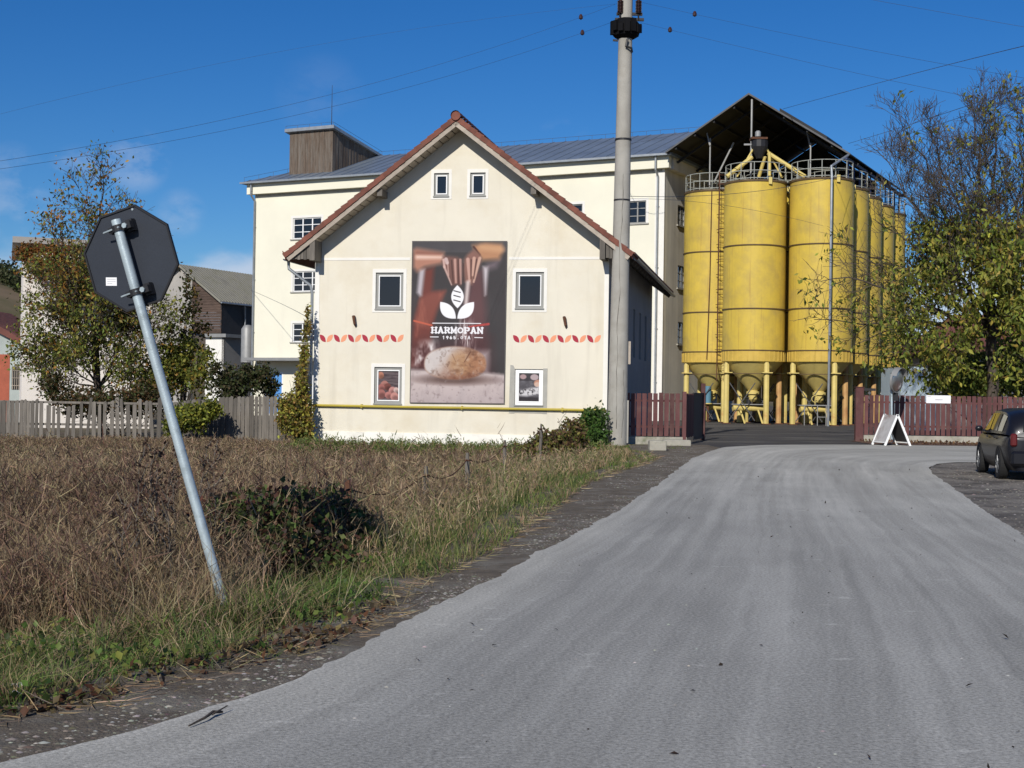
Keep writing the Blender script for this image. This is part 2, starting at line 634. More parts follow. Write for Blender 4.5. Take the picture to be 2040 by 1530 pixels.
def join(parts):
    V, T, C, n = [], [], [], 0
    for v, t, c in parts:
        V.append(v)
        T.append(t + n)
        C.append(c)
        n += len(v)
    return np.concatenate(V), np.concatenate(T), np.concatenate(C)


def pal(n, cols, weights=None, jit=.2):
    cols = np.array(cols, dtype=float)
    w = None if weights is None else np.array(weights, float) / sum(weights)
    i = RNG.choice(len(cols), n, p=w)
    return np.clip(cols[i] * (1 + RNG.normal(size=(n, 1)) * jit) * (1 + RNG.normal(size=(n, 3)) * .06), .004, .9)

# ------------------------------------------------------------------ ground, road, yard
L_PX = [(0, 1520), (147, 1485), (326, 1437), (480, 1389), (583, 1352), (700, 1295), (822, 1233), (971, 1159), (1106, 1085),
        (1234, 1015), (1316, 961), (1378, 914), (1424, 896)]
R_PX = [(2040, 1067), (1986, 1033), (1943, 1003), (1897, 969), (1860, 945)]
GE_PX = [(0, 1423), (137, 1400), (247, 1368), (394, 1336), (549, 1299), (600, 1285), (703, 1241), (830, 1150), (971, 1085),
         (1073, 1015), (1152, 961), (1300, 912)]
L_main = [(-14, -9), (-9.5, -3.5), (-5.6, 1.5)] + [tuple(G(*p).xy) for p in L_PX]
R_main = [(-3.5, -14), (1.2, -6), (3.4, 1), (4.7, 7), (5.5, 12)] + [tuple(G(*p).xy) for p in R_PX]
GE = [(-15.5, -8), (-11, -2.5), (-6.8, 2.5)] + [tuple(G(*p).xy) for p in GE_PX]
GE_y = np.array([p[1] for p in GE])
GE_x = np.array([p[0] for p in GE])
L_y = np.array([p[1] for p in L_main] + [46, 60, 110])
L_x = np.array([p[0] for p in L_main] + [5.0, 6.0, 15.0])


def resample(pts, n):
    a = np.array(pts, float)
    s = np.concatenate([[0], np.cumsum(np.linalg.norm(np.diff(a, axis=0), axis=1))])
    t = np.linspace(0, s[-1], n)
    return np.stack([np.interp(t, s, a[:, 0]), np.interp(t, s, a[:, 1])], 1)


def sstep(x, a, b):
    t = np.clip((x - a) / (b - a), 0, 1)
    return t * t * (3 - 2 * t)


_ph = RNG.uniform(0, 6.28, 24)


def wob(x, y):
    return (np.sin(x * .9 + _ph[0] + .6 * np.sin(y * .7)) * np.cos(y * 1.1 + _ph[1]) * .5 + np.sin(x * 2.3 + _ph[2]) * np.sin(y * 2.7 + _ph[3]) * .3
            + np.sin(x * 5.1 + y * 1.7 + _ph[4]) * np.cos(y * 4.3 - x) * .2)


def gz(x, y):
    x = np.asarray(x, float)
    y = np.asarray(y, float)
    d = np.interp(y, L_y, L_x) - x
    z = -.05 - .25 * sstep(d, 1.2, 5.0)
    return z + wob(x, y) * .04 * sstep(d, .8, 2)


gx = np.concatenate([[-1600, -800, -400, -200, -110], np.arange(-60, 60.01, .6), [110, 200, 400, 800, 1600]])
gy = np.concatenate([[-600, -200, -80], np.arange(-20, 130.01, .6), [200, 300, 420, 700, 1200, 2200]])
GX, GY = np.meshgrid(gx, gy)
GZ = gz(GX, GY)
vs = np.stack([GX.ravel(), GY.ravel(), GZ.ravel()], 1)
nx, ny = len(gx), len(gy)
fs = [(j * nx + i, j * nx + i + 1, (j + 1) * nx + i + 1, (j + 1) * nx + i) for j in range(ny - 1) for i in range(nx - 1)]
MAT['soil'] = M('soil', (.10, .075, .05), var=.3, scale=1.2, bump=.7, bscale=25, dirt=(.07, .075, .03), dscale=.7, dlo=.45, dhi=.7)
g = MB()
g.v = [tuple(v) for v in vs]
g.f = fs
tag(g.build('ground', MAT['soil'], fixn=False, smooth=True), kind='structure')


def sheet(name, left, right, z, m, ncross=12, uv=False):
    """a strip between two equally sampled polylines"""
    n = len(left)
    vs = []
    for a, b in zip(left, right):
        for k in range(ncross + 1):
            t = k / ncross
            vs.append((a[0] * (1 - t) + b[0] * t, a[1] * (1 - t) + b[1] * t, z))
    w = ncross + 1
    fs = [(j * w + k, j * w + k + 1, (j + 1) * w + k + 1, (j + 1) * w + k) for j in range(n - 1) for k in range(ncross)]
    mb = MB()
    mb.v, mb.f = vs, fs
    o = mb.build(name, m, fixn=False)
    if uv:
        ul = o.data.uv_layers.new(name='UVMap')
        mid = (np.array(left) + np.array(right)) / 2
        s = np.concatenate([[0], np.cumsum(np.linalg.norm(np.diff(mid, axis=0), axis=1))])
        uvs = np.array([(k / ncross, s[j]) for j in range(n) for k in range(w)])
        li = np.zeros(len(o.data.loops), dtype=np.int32)
        o.data.loops.foreach_get('vertex_index', li)
        ul.data.foreach_set('uv', uvs[li].ravel().astype(np.float32))
    return tag(o, kind='structure')


def road_material():
    m = bpy.data.materials.new('dusty_asphalt')
    m.use_nodes = True
    nt = m.node_tree
    bs = nt.nodes['Principled BSDF']
    bs.inputs['Roughness'].default_value = .88
    bs.inputs['Specular IOR Level'].default_value = .2
    uv = nd(nt, 'ShaderNodeUVMap', uv_map='UVMap')
    tc = nd(nt, 'ShaderNodeTexCoord')

    def noise(vec, sc, scale3, det=5, rough=.6, dist=0.0):
        mp = nd(nt, 'ShaderNodeMapping')
        mp.inputs['Scale'].default_value = scale3
        nt.links.new(vec, mp.inputs[0])
        n = nd(nt, 'ShaderNodeTexNoise')
        n.inputs['Scale'].default_value = sc
        n.inputs['Detail'].default_value = det
        n.inputs['Roughness'].default_value = rough
        n.inputs['Distortion'].default_value = dist
        nt.links.new(mp.outputs[0], n.inputs['Vector'])
        return n.outputs[0]

    def mapr(x, a, b, c, d, smooth=False):
        r = nd(nt, 'ShaderNodeMapRange')
        if smooth:
            r.interpolation_type = 'SMOOTHSTEP'
        nt.links.new(x, r.inputs[0])
        for i, v in enumerate((a, b, c, d)):
            r.inputs[i + 1].default_value = v
        return r.outputs[0]

    def mul(a, b):
        n = nd(nt, 'ShaderNodeMath', operation='MULTIPLY')
        nt.links.new(a, n.inputs[0])
        if isinstance(b, float):
            n.inputs[1].default_value = b
        else:
            nt.links.new(b, n.inputs[1])
        return n.outputs[0]

    tracks = mapr(noise(uv.outputs[0], 1.0, (6, .06, 1), 4, .6, .7), .35, .65, .87, 1.09)
    fine = mapr(noise(uv.outputs[0], 1.0, (34, .10, 1), 3, .6), .32, .68, .84, 1.10)
    patch = mapr(noise(tc.outputs['Object'], .6, (1, .6, 1), 6), .3, .7, .88, 1.1)
    grain = mapr(noise(tc.outputs['Object'], 42, (1, 1, 1), 5, .75), .3, .7, .5, 1.5)
    spots = mapr(noise(tc.outputs['Object'], 3.2, (1, 2.4, 1), 3, .5), .66, .73, 1.0, 1.3)
    v = mul(mul(mul(mul(tracks, fine), patch), grain), spots)
    sx = nd(nt, 'ShaderNodeSeparateXYZ')
    nt.links.new(uv.outputs[0], sx.inputs[0])
    edge = mapr(sx.outputs[0], .0, .14, 1.0, 0.0, True)
    far = mapr(sx.outputs[1], 22, 48, 0.0, 1.0, True)
    mx = nd(nt, 'ShaderNodeMix', data_type='RGBA')
    mx.inputs[6].default_value = (.345, .338, .306, 1)
    mx.inputs[7].default_value = (.45, .435, .38, 1)
    ad = nd(nt, 'ShaderNodeMath', operation='MAXIMUM')
    nt.links.new(mul(edge, .75), ad.inputs[0])
    nt.links.new(mul(far, .75), ad.inputs[1])
    nt.links.new(ad.outputs[0], mx.inputs[0])
    sc = nd(nt, 'ShaderNodeVectorMath', operation='SCALE')
    nt.links.new(mx.outputs[2], sc.inputs[0])
    nt.links.new(v, sc.inputs['Scale'])
    nt.links.new(sc.outputs[0], bs.inputs['Base Color'])
    bp = nd(nt, 'ShaderNodeBump')
    bp.inputs['Strength'].default_value = .45
    bp.inputs['Distance'].default_value = .012
    nt.links.new(noise(tc.outputs['Object'], 90, (1, 1, 1), 3, .7), bp.inputs['Height'])
    nt.links.new(bp.outputs[0], bs.inputs['Normal'])
    return m


MAT['road'] = road_material()
Lm = resample(L_main, 460)
Rm = resample(R_main, 460)
c0, c1 = tuple(Lm[-1]), tuple(Rm[-1])
Lc = resample([c0, (6.9, 44.4), (8.6, 46.9), (11, 48.3), (13.5, 48.9)], 30)[1:]
Rc = resample([c1, G(1851, 931).xy[:], G(1866, 924).xy[:], G(1900, 921).xy[:], (13.2, 36.4)], 30)[1:]
Lb = resample([tuple(Lc[-1]), (25, 49.4), (60, 50)], 20)[1:]
Rb = resample([tuple(Rc[-1]), (25, 36.8), (60, 37)], 20)[1:]
LL = np.concatenate([Lm, Lc, Lb])
RR = np.concatenate([Rm, Rc, Rb])
jr = RNG.normal(size=len(LL))
jr = jr * .5 + np.convolve(jr, np.ones(7) / 3.2, 'same') * .8
jit = np.stack([jr * .022, RNG.normal(size=len(LL)) * .006], 1)
LLr = LL + jit
sheet('road', LLr, RR + jit[::-1] * .8, 0.0, MAT['road'], 14, uv=True)

MAT['verge'] = M('verge_dirt', (.125, .103, .076), rough=.95, var=.35, scale=5, bump=1, bscale=50, dirt=(.22, .205, .17), dscale=1.6, dlo=.48, dhi=.72)
ve = np.array(GE) - np.array([.45, .1])
sheet('dirt_verge', resample(list(map(tuple, ve)) + [(3.9, 46.0)], 120), resample([(x + .5, y) for x, y in L_main] + [(6.6, 46.5)], 120), -.012,
      MAT['verge'], 8)
MAT['yard'] = M('yard_asphalt', (.055, .052, .05), rough=.9, var=.25, scale=.5, bump=.5, bscale=50, dirt=(.17, .16, .14), dscale=.35, dlo=.5, dhi=.72,
                dstretch=(.6, 1.6, 1))
sheet('yard', resample([(5.2, 41), (4.6, 46.5), (5.0, 60), (12, 120)], 30), resample([(60, 40), (60, 50), (60, 60), (60, 120)], 30), -.018, MAT['yard'], 16)
MAT['gravel_ground'] = M('gravel_ground', (.20, .18, .15), rough=.95, var=.35, scale=9, bump=1, bscale=35, dirt=(.08, .07, .06), dscale=1.1, dlo=.45, dhi=.62)
rg = [(x - .3, y) for x, y in R_main] + [tuple(p) for p in Rc[::3]] + [(25, 36.6), (60, 36.9)]
sheet('gravel_lot', resample(rg, 90), resample([(20, -14), (60, -6), (60, 10), (60, 36)], 90), -.008, MAT['gravel_ground'], 14)
MAT['litter'] = M('leaf_litter_ground', (.13, .075, .05), rough=.95, var=.4, scale=7, bump=.8, bscale=30, dirt=(.26, .22, .17), dscale=3, dlo=.55, dhi=.7)
sheet('fence_border', resample([(13.0, 49.3), (25, 49.7), (60, 50.3)], 20), resample([(13.0, 53.2), (25, 53.2), (60, 53.2)], 20), -.004, MAT['litter'], 4)

# far hill
hx = np.linspace(-420, 500, 60)
hy = np.linspace(260, 700, 30)
HX, HY = np.meshgrid(hx, hy)
ridge = 12 + 36 * np.exp(-((HX + 230) / 105.0) ** 2) + 8 * np.exp(-((HX - 260) / 120.0) ** 2)
HZ = -1 + ridge * sstep(HY, 262, 420) + 1.2 * np.sin(HX * .05) * np.cos(HY * .04)
MAT['hill'] = M('hill_field', (.17, .125, .075), var=.3, scale=.03, dirt=(.09, .085, .035), dscale=.02, dlo=.45, dhi=.6)
g = MB()
g.v = [tuple(v) for v in np.stack([HX.ravel(), HY.ravel(), HZ.ravel()], 1)]
g.f = [(j * 60 + i, j * 60 + i + 1, (j + 1) * 60 + i + 1, (j + 1) * 60 + i) for j in range(29) for i in range(59)]
tag(g.build('hill', MAT['hill'], smooth=True, fixn=False), kind='structure')
# wood on the hill crest and brown scrub on its slope, too far off to count
pts, szs, cls = [], [], []
for k in range(260):
    x = RNG.uniform(-200, -100)
    crest = k < 150
    y = RNG.uniform(400, 440) if crest else RNG.uniform(275, 330)
    zz = np.interp(x, hx, -1 + 12 + 36 * np.exp(-((hx + 230) / 105.0) ** 2)) * float(sstep(y, 262, 420))
    if not crest and x > -95:
        continue
    n = 130
    r = RNG.uniform(2.0, 4.2)
    q = unit(RNG.normal(size=(n, 3))) * r * RNG.uniform(.5, 1, (n, 1)) * np.array([1, 1, 1.1])
    pts.append(q + np.array([x, y, zz + r * .8]))
    szs.append(RNG.uniform(.7, 1.3, n))
    cls.append(pal(n, [(.05, .065, .025), (.07, .075, .03)] if crest else [(.16, .085, .03), (.13, .09, .04), (.09, .08, .03)], None, .25))
v, t, c = leaves(np.concatenate(pts), np.concatenate(szs), np.concatenate(cls), aspect=.8)
np_mesh('hill_wood', v, t, c, MAT['leaf'], kind='stuff')

# ------------------------------------------------------------------ the bakery house
u_h = Vector((.189, .982, 0)).normalized()
x_h = Vector((u_h.y, -u_h.x, 0))
H0 = Vector((3.18, 46, 0))
WH = 10.26
HL = H0 - x_h * WH
hf = Frame(HL, x_h, -u_h)                  # gable front
hs = Frame(H0, u_h, x_h)                   # shaded long side
house = thing('gabled_house', 'cream two storey house with steep brown tiled gable roof and bread banner', 'house', HL)
OH = .82
pk = hf.px(908, 232, .8)                   # ridge top on the verge
RZ, PU = pk[1], pk[0]
eaveL = hf.px(566, 508, .8)
EZ = eaveL[1]
UL, UR = eaveL[0], WH + (-eaveL[0])
PU = (UL + UR) / 2 * .35 + PU * .65
sl = (RZ - EZ) / (PU - UL)
slr = (RZ - EZ) / (UR - PU)


def roofz(u):
    return RZ - (sl * (PU - u) if u < PU else slr * (u - PU))


TH = .30       # roof build-up
gab = [(0, -.5), (WH, -.5), (WH, roofz(WH) - TH), (PU, RZ - TH), (0, roofz(0) - TH)]
holes = {}
for k, (a, b) in {'attic0': ((865, 345), (894, 391)), 'attic1': ((937, 344), (967, 390)),
                  'up0': ((749, 543), (803, 616)), 'up1': ((1028, 542), (1083, 615)),
                  'lo0': ((746, 731), (800, 805)), 'lo1': ((1026, 735), (1081, 808))}.items():
    holes[k] = hf.rect(a, b)
mb = MB()
wall_holes(mb, hf, gab, list(holes.values()), .14)
mb.build('gable_wall', MAT['house_plaster'], house, fixn=False)
mb = MB()
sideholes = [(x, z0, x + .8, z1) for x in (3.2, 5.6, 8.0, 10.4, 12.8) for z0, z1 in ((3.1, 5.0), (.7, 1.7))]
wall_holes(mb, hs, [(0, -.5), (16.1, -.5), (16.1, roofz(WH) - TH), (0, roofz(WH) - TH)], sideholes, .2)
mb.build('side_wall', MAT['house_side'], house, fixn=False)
mb = MB()
bl, br = HL + u_h * 16.1, H0 + u_h * 16.1
zt = roofz(0) - TH
mb.add([HL + Vector((0, 0, -.5)), bl + Vector((0, 0, -.5)), bl + Vector((0, 0, zt)), HL + Vector((0, 0, zt))], [(0, 1, 2, 3)])
hb = Frame(bl, x_h, u_h)
mb.prism([(0, -.5), (WH, -.5), (WH, zt), (PU, RZ - TH), (0, zt)], hb, -.05, 0)
mb.build('rear_wall', MAT['house_plaster'], house)
for (x, z0, x1, z1) in sideholes:
    rectp(MB(), hs, x, z0, x1, z1, -.2, -.16).build('window', MAT['glass'], house)
# roof slabs
for k, (a, b) in enumerate((((UL, EZ), (PU, RZ)), ((PU, RZ), (UR, roofz(UR))))):
    mb = MB()
    nrm = Vector((-(b[1] - a[1]), b[0] - a[0]))
    nrm.normalize()
    t = TH * .42
    poly = [a, b, (b[0], b[1] - t / nrm.y), (a[0], a[1] - t / nrm.y)]
    mb.prism(poly, hf, .72, -16.6)
    mb.build('roof_slope', MAT['tile'], house)
# verge tiles, boards under the overhang, barge boards
for side in (0, 1):
    a, b = ((UL, EZ), (PU, RZ)) if side == 0 else ((UR, roofz(UR)), (PU, RZ))
    d = Vector((b[0] - a[0], b[1] - a[1]))
    Ln = d.length
    d.normalize()
    nm_ = Vector((-d.y, d.x)) if side == 0 else Vector((d.y, -d.x))
    n = 26
    for i in range(n):
        p0 = Vector(a) + d * (Ln * i / n - .03)
        p1 = Vector(a) + d * (Ln * (i + 1) / n + .04)
        lo, hi = .075, .035
        poly = [p0 + nm_ * lo, p1 + nm_ * hi, p1 - nm_ * .12, p0 - nm_ * .10]
        MB().prism([tuple(q) for q in poly], hf, .70, .82 + RNG.uniform(-.008, .008)).build('tile', MAT['tile'], house)
    # barge board
    poly = [Vector(a) - nm_ * .12, Vector(b) - nm_ * .12, Vector(b) - nm_ * .26, Vector(a) - nm_ * .26]
    MB().prism([tuple(q) for q in poly], hf, .74, .78).build('barge_board', MAT['pale_wood'], house)
    n = 24
    for i in range(n):
        p0 = Vector(a) + d * (1.0 + (Ln - 1.15) * i / n + .015)
        p1 = Vector(a) + d * (1.0 + (Ln - 1.15) * (i + 1) / n - .015)
        poly = [p0 - nm_ * .22, p1 - nm_ * .22, p1 - nm_ * .25, p0 - nm_ * .25]
        MB().prism([tuple(q) for q in poly], hf, .0, .74).build('soffit_board', MAT['pale_wood'], house)
    # purlin ends
    for f in ((.52, .05) if side == 0 else (.52,)):
        p = Vector(a) + d * (Ln * f) - nm_ * .36
        if f > .1:
            MB().prism([(p.x - .09, p.y - .11), (p.x + .09, p.y - .11), (p.x + .09, p.y + .11), (p.x - .09, p.y + .11)], hf, -.02, .68).build('purlin_end', MAT['grey_wood'], house)
    # boxed eave of upright boards
    sgn = 1 if side == 0 else -1
    x_in = 0.02 if side == 0 else WH - .02
    x_out = UL + .22 if side == 0 else UR - .22
    zb = (roofz(0) if side == 0 else roofz(WH)) - 1.02 + .12
    zb = hf.px(620, 517, .7)[1]
    nb = 6
    for i in range(nb):
        xa = x_out + (x_in + sgn * .02 - x_out) * i / nb
        xb = x_out + (x_in + sgn * .02 - x_out) * (i + 1) / nb - sgn * .012
        zta, ztb = roofz(xa) - .25, roofz(xb) - .25
        if min(zta, ztb) - zb < .02:
            continue
        MB().prism([(xa, zb + .02 * (i % 2)), (xb, zb + .02 * (i % 2)), (xb, ztb), (xa, zta)], hf, .66, .69).build('plank', MAT['grey_wood'], house)
    MB().prism([(x_in + sgn * .03, zb - .03), (x_in + sgn * .21, zb - .03), (x_in + sgn * .21, roofz(x_in + sgn * .21) - .3), (x_in + sgn * .03, roofz(x_in + sgn * .03) - .3)],
               hf, .0, .76).build('corbel', MAT['grey_wood'], house)
# ridge cap
mb = MB()
for i in range(40):
    y0 = -.83 + i * .43
    p0 = hf.pt(PU, RZ + .03, -y0)
    mb.lathe(p0, [(.15, 0), (.17, .45)], 10, 0, math.pi, xa=x_h, ya=(0, 0, 1), za=u_h)
o = mb.build('ridge_tiles', MAT['tile'], house, smooth=True)
o['kind'] = 'stuff'
MB().lathe(hf.pt(PU, RZ + .03, .82), [(.001, 0), (.16, .001), (.17, .05)], 12, xa=x_h, ya=(0, 0, 1), za=-u_h).build('ridge_end', MAT['tile'], house)
# tiled edge and rafters along the shaded eave
mb = MB()
for i in range(58):
    p = hf.pt(UR - .02, roofz(UR) + .02, -(-.5 + i * .295))
    mb.box(p, (.18, .25, .09), x_h, u_h, (0, 0, 1))
o = mb.build('eave_tiles', MAT['tile'], house)
o['kind'] = 'stuff'
mb = MB()
for i in range(19):
    oo = -(.2 + i * .88)
    p0, p1 = hf.pt(WH - .05, roofz(WH) - .24, oo), hf.pt(UR - .06, roofz(UR) - .19, oo)
    mb.beam(p0, p1, .12, .16)
o = mb.build('rafter_ends', MAT['grey_wood'], house)
o['kind'] = 'stuff'
# plinth, bands, corner strips
plz = hf.px(900, 864)[1]
mb = MB()
rectp(mb, hf, -.03, -.6, WH + .03, plz, -.02, .035)
mb.build('plinth', MAT['plinth'], house)
bz = hf.px(720, 516)[1]
bx0, bx1 = hf.px(821, 516)[0], hf.px(1011, 516)[0]
for a, b in ((.22, bx0 - .06), (bx1 + .06, WH - .22)):
    rectp(MB(), hf, a, bz - .045, b, bz + .045, 0, .012).build('band', MAT['white_plaster'], house)
for a, b in ((0.0, .17), (WH - .15, WH)):
    rectp(MB(), hf, a, plz, b, bz - .1, -.004, .014).build('corner_strip', MAT['white_plaster'], house)


# painted leaf border
def leafshape(x0, z0, x1, z1, lean):
    """pointed leaf filling a box; lean +1 rises to the right, -1 falls"""
    pts = []
    A, B = ((x0, z0), (x1, z1)) if lean > 0 else ((x0, z1), (x1, z0))
    c1_, c2_ = ((x0, z1), (x1, z0)) if lean > 0 else ((x1, z1), (x0, z0))
    for (P0, C_, P1) in ((A, c1_, B), (B, c2_, A)):
        for i in range(7):
            t = i / 7
            k = .98
            cx = C_[0] * k + (P0[0] + P1[0]) / 2 * (1 - k)
            cz = C_[1] * k + (P0[1] + P1[1]) / 2 * (1 - k)
            pts.append(((1 - t) ** 2 * P0[0] + 2 * t * (1 - t) * cx + t * t * P1[0], (1 - t) ** 2 * P0[1] + 2 * t * (1 - t) * cz + t * t * P1[1]))
    return pts


MAT['leaf_red'] = M('leaf_red', (.36, .035, .055), var=.06)
MAT['leaf_salmon'] = M('leaf_salmon', (.72, .30, .17), var=.06)
for (xa, xb, ym) in ((636, 805, 674), (1021, 1198, 675)):
    for i in range(12):
        pa = xa + (xb - xa) * i / 12 + 1
        pb = xa + (xb - xa) * (i + 1) / 12 - 1
        x0, z1 = hf.px(pa, ym - 7.5)
        x1, z0 = hf.px(pb, ym + 7.5)
        MB().prism(leafshape(x0, z0, x1, z1, -1 if i % 2 == 0 else 1), hf, 0, .004).build('painted_leaf', MAT['leaf_red' if i % 2 == 0 else 'leaf_salmon'], house)


# ---- printed pictures, drawn pixel by pixel in numpy
class Pic:
    def __init__(s, w, h, bg):
        s.w, s.h = w, h
        s.a = np.ones((h, w, 3)) * np.array(bg) / 255
        yy, xx = np.mgrid[0:h, 0:w]
        s.X = (xx + .5) / w
        s.Y = (yy + .5) / w

    def blend(s, mask, col, al=1.0):
        m = np.clip(mask, 0, 1)[..., None] * al
        col = np.array(col) / 255 if np.ndim(col) == 1 else col / 255
        s.a = s.a * (1 - m) + col * m

    def poly(s, pts, soft=.004):
        pts = np.array(pts)
        ins = np.zeros(s.X.shape, bool)
        dist = np.full(s.X.shape, 9.0)
        for i in range(len(pts)):
            (x0, y0), (x1, y1) = pts[i], pts[(i + 1) % len(pts)]
            if y0 != y1:
                c_ = ((y0 > s.Y) != (y1 > s.Y)) & (s.X < (x1 - x0) * (s.Y - y0) / (y1 - y0) + x0)
                ins ^= c_
            dx, dy = x1 - x0, y1 - y0
            t = np.clip(((s.X - x0) * dx + (s.Y - y0) * dy) / (dx * dx + dy * dy + 1e-12), 0, 1)
            dist = np.minimum(dist, np.hypot(s.X - x0 - t * dx, s.Y - y0 - t * dy))
        sd_ = np.where(ins, dist, -dist)
        return np.clip(sd_ / soft * .5 + .5, 0, 1)

    def stroke(s, p0, p1, r0, r1=None, soft=.01):
        r1 = r0 if r1 is None else r1
        dx, dy = p1[0] - p0[0], p1[1] - p0[1]
        t = np.clip(((s.X - p0[0]) * dx + (s.Y - p0[1]) * dy) / (dx * dx + dy * dy + 1e-12), 0, 1)
        d = np.hypot(s.X - p0[0] - t * dx, s.Y - p0[1] - t * dy)
        return np.clip((r0 + (r1 - r0) * t - d) / soft + .5, 0, 1)

    def ell(s, c, rx, ry, soft=.02):
        d = np.sqrt(((s.X - c[0]) / rx) ** 2 + ((s.Y - c[1]) / ry) ** 2)
        return np.clip((1 - d) * min(rx, ry) / soft + .5, 0, 1)

    def noise(s, sx, sy, seed=0):
        r = np.random.default_rng(seed)
        out = np.zeros(s.X.shape)
        for o in range(4):
            n1, n2 = max(2, int(sy * 2 ** o)), max(2, int(sx * 2 ** o))
            gq = r.normal(size=(n1 + 2, n2 + 2))
            fy, fx = s.Y / s.Y.max() * n1, s.X * n2
            iy, ix = np.minimum(fy.astype(int), n1), np.minimum(fx.astype(int), n2)
            ty, tx = fy - iy, fx - ix
            out += ((gq[iy, ix] * (1 - tx) + gq[iy, ix + 1] * tx) * (1 - ty) + (gq[iy + 1, ix] * (1 - tx) + gq[iy + 1, ix + 1] * tx) * ty) / 1.7 ** o
        return out / 1.8

    def material(s, name, rough=.6):
        img = bpy.data.images.new(name, s.w, s.h, alpha=False)
        rgba = np.ones((s.h, s.w, 4), dtype=np.float32)
        rgba[..., :3] = np.clip(s.a, 0, 1)[::-1]
        img.pixels.foreach_set(rgba.ravel())
        img.update()
        img.pack()
        m = bpy.data.materials.new(name)
        m.use_nodes = True
        nt = m.node_tree
        ti = nd(nt, 'ShaderNodeTexImage', image=img)
        uvn = nd(nt, 'ShaderNodeUVMap', uv_map='UVMap')
        nt.links.new(uvn.outputs[0], ti.inputs[0])
        b = nt.nodes['Principled BSDF']
        b.inputs['Roughness'].default_value = rough
        b.inputs['Specular IOR Level'].default_value = .2
        nt.links.new(ti.outputs[0], b.inputs['Base Color'])
        return m


def print_sheet(name, fr, quad, o, m, parent=None, nx=20, ny=34, wave=0.0, label=None, cat=None):
    """quad: four (x,z) corners bottom-left, bottom-right, top-right, top-left"""
    mb = MB()
    uvs = []
    for j in range(ny + 1):
        for i in range(nx + 1):
            s_, t_ = i / nx, j / ny
            x = (quad[0][0] * (1 - s_) + quad[1][0] * s_) * (1 - t_) + (quad[3][0] * (1 - s_) + quad[2][0] * s_) * t_
            z = (quad[0][1] * (1 - s_) + quad[1][1] * s_) * (1 - t_) + (quad[3][1] * (1 - s_) + quad[2][1] * s_) * t_
            w = wave * (math.sin(s_ * 9 + t_ * 4) * .5 + math.sin(t_ * 23 + s_ * 3) * .5) * (4 * s_ * (1 - s_)) ** .5
            mb.v.append(tuple(fr.pt(x, z, o + w)))
            uvs.append((s_, t_))
    w_ = nx + 1
    mb.f = [(j * w_ + i, j * w_ + i + 1, (j + 1) * w_ + i + 1, (j + 1) * w_ + i) for j in range(ny) for i in range(nx)]
    n = len(mb.v)
    # back and edges so that the sheet has a thickness
    rim = [i for i in range(w_)] + [j * w_ + nx for j in range(1, ny + 1)] + [ny * w_ + i for i in range(nx - 1, -1, -1)] + [j * w_ for j in range(ny - 1, 0, -1)]
    for i in rim:
        mb.v.append(tuple(Vector(mb.v[i]) - fr.n * .01))
        uvs.append(uvs[i])
    r = len(rim)
    mb.f += [(rim[k], n + k, n + (k + 1) % r, rim[(k + 1) % r]) for k in range(r)]
    ob = mb.build(name, m, parent, fixn=False, smooth=True, auto=40)
    ul = ob.data.uv_layers.new(name='UVMap')
    for l in ob.data.loops:
        ul.data[l.index].uv = uvs[l.vertex_index]
    return tag(ob, label, cat)


bn = Pic(570, 966, (84, 79, 80))
HB = 966 / 570
bn.blend(bn.Y / HB < .07, (104, 101, 104), .7)
bn.blend(np.clip(bn.noise(3, 5, 1) * .5 + .3, 0, 1), (60, 56, 60), .35)
z1 = lambda p: ((p[0] - 185) / 1695, (p[1] - 95) / 1695)
z2 = lambda p: (((p[0] / 8.05 + 800) - 820) / 190, ((p[1] / 8.05 + 630) - 480) / 190)
# apron and shirt
bn.blend(bn.poly([z1(p) for p in ((410, 600), (590, 560), (560, 980), (790, 985), (640, 1330), (560, 1700), (560, 2350), (160, 2350), (230, 1500), (360, 1080))], .03), (138, 72, 62))
bn.blend(bn.poly([z1(p) for p in ((560, 1000), (790, 985), (660, 1300), (520, 1650), (250, 1560), (350, 1100))], .03), (160, 92, 78), .8)
bn.blend(bn.poly([z1(p) for p in ((1270, 640), (1460, 600), (1530, 1300), (1570, 2400), (1000, 2350), (1100, 1500))], .05), (120, 82, 84))
bn.blend(bn.poly([z2(p) for p in ((400, 380), (1450, 330), (1500, 900), (200, 880), (180, 450))], .08), (96, 60, 62), .7)
bn.blend(np.clip(bn.noise(14, 6, 2), 0, 1) * bn.poly([z1(p) for p in ((300, 1100), (790, 985), (560, 1700), (160, 2200))], .05), (205, 130, 105), .5)
bn.blend(bn.poly([z1(p) for p in ((320, 590), (425, 590), (375, 1060), (340, 1075), (285, 1010))], .02), (196, 186, 190))
bn.blend(bn.poly([z1(p) for p in ((1460, 545), (1560, 545), (1520, 1040), (1500, 1060))], .02), (205, 196, 198))
bn.blend(bn.poly([z1(p) for p in ((1540, 560), (1540, 500), (1760, 420), (1690, 560), (1600, 590))], .04), (150, 130, 138), .8)
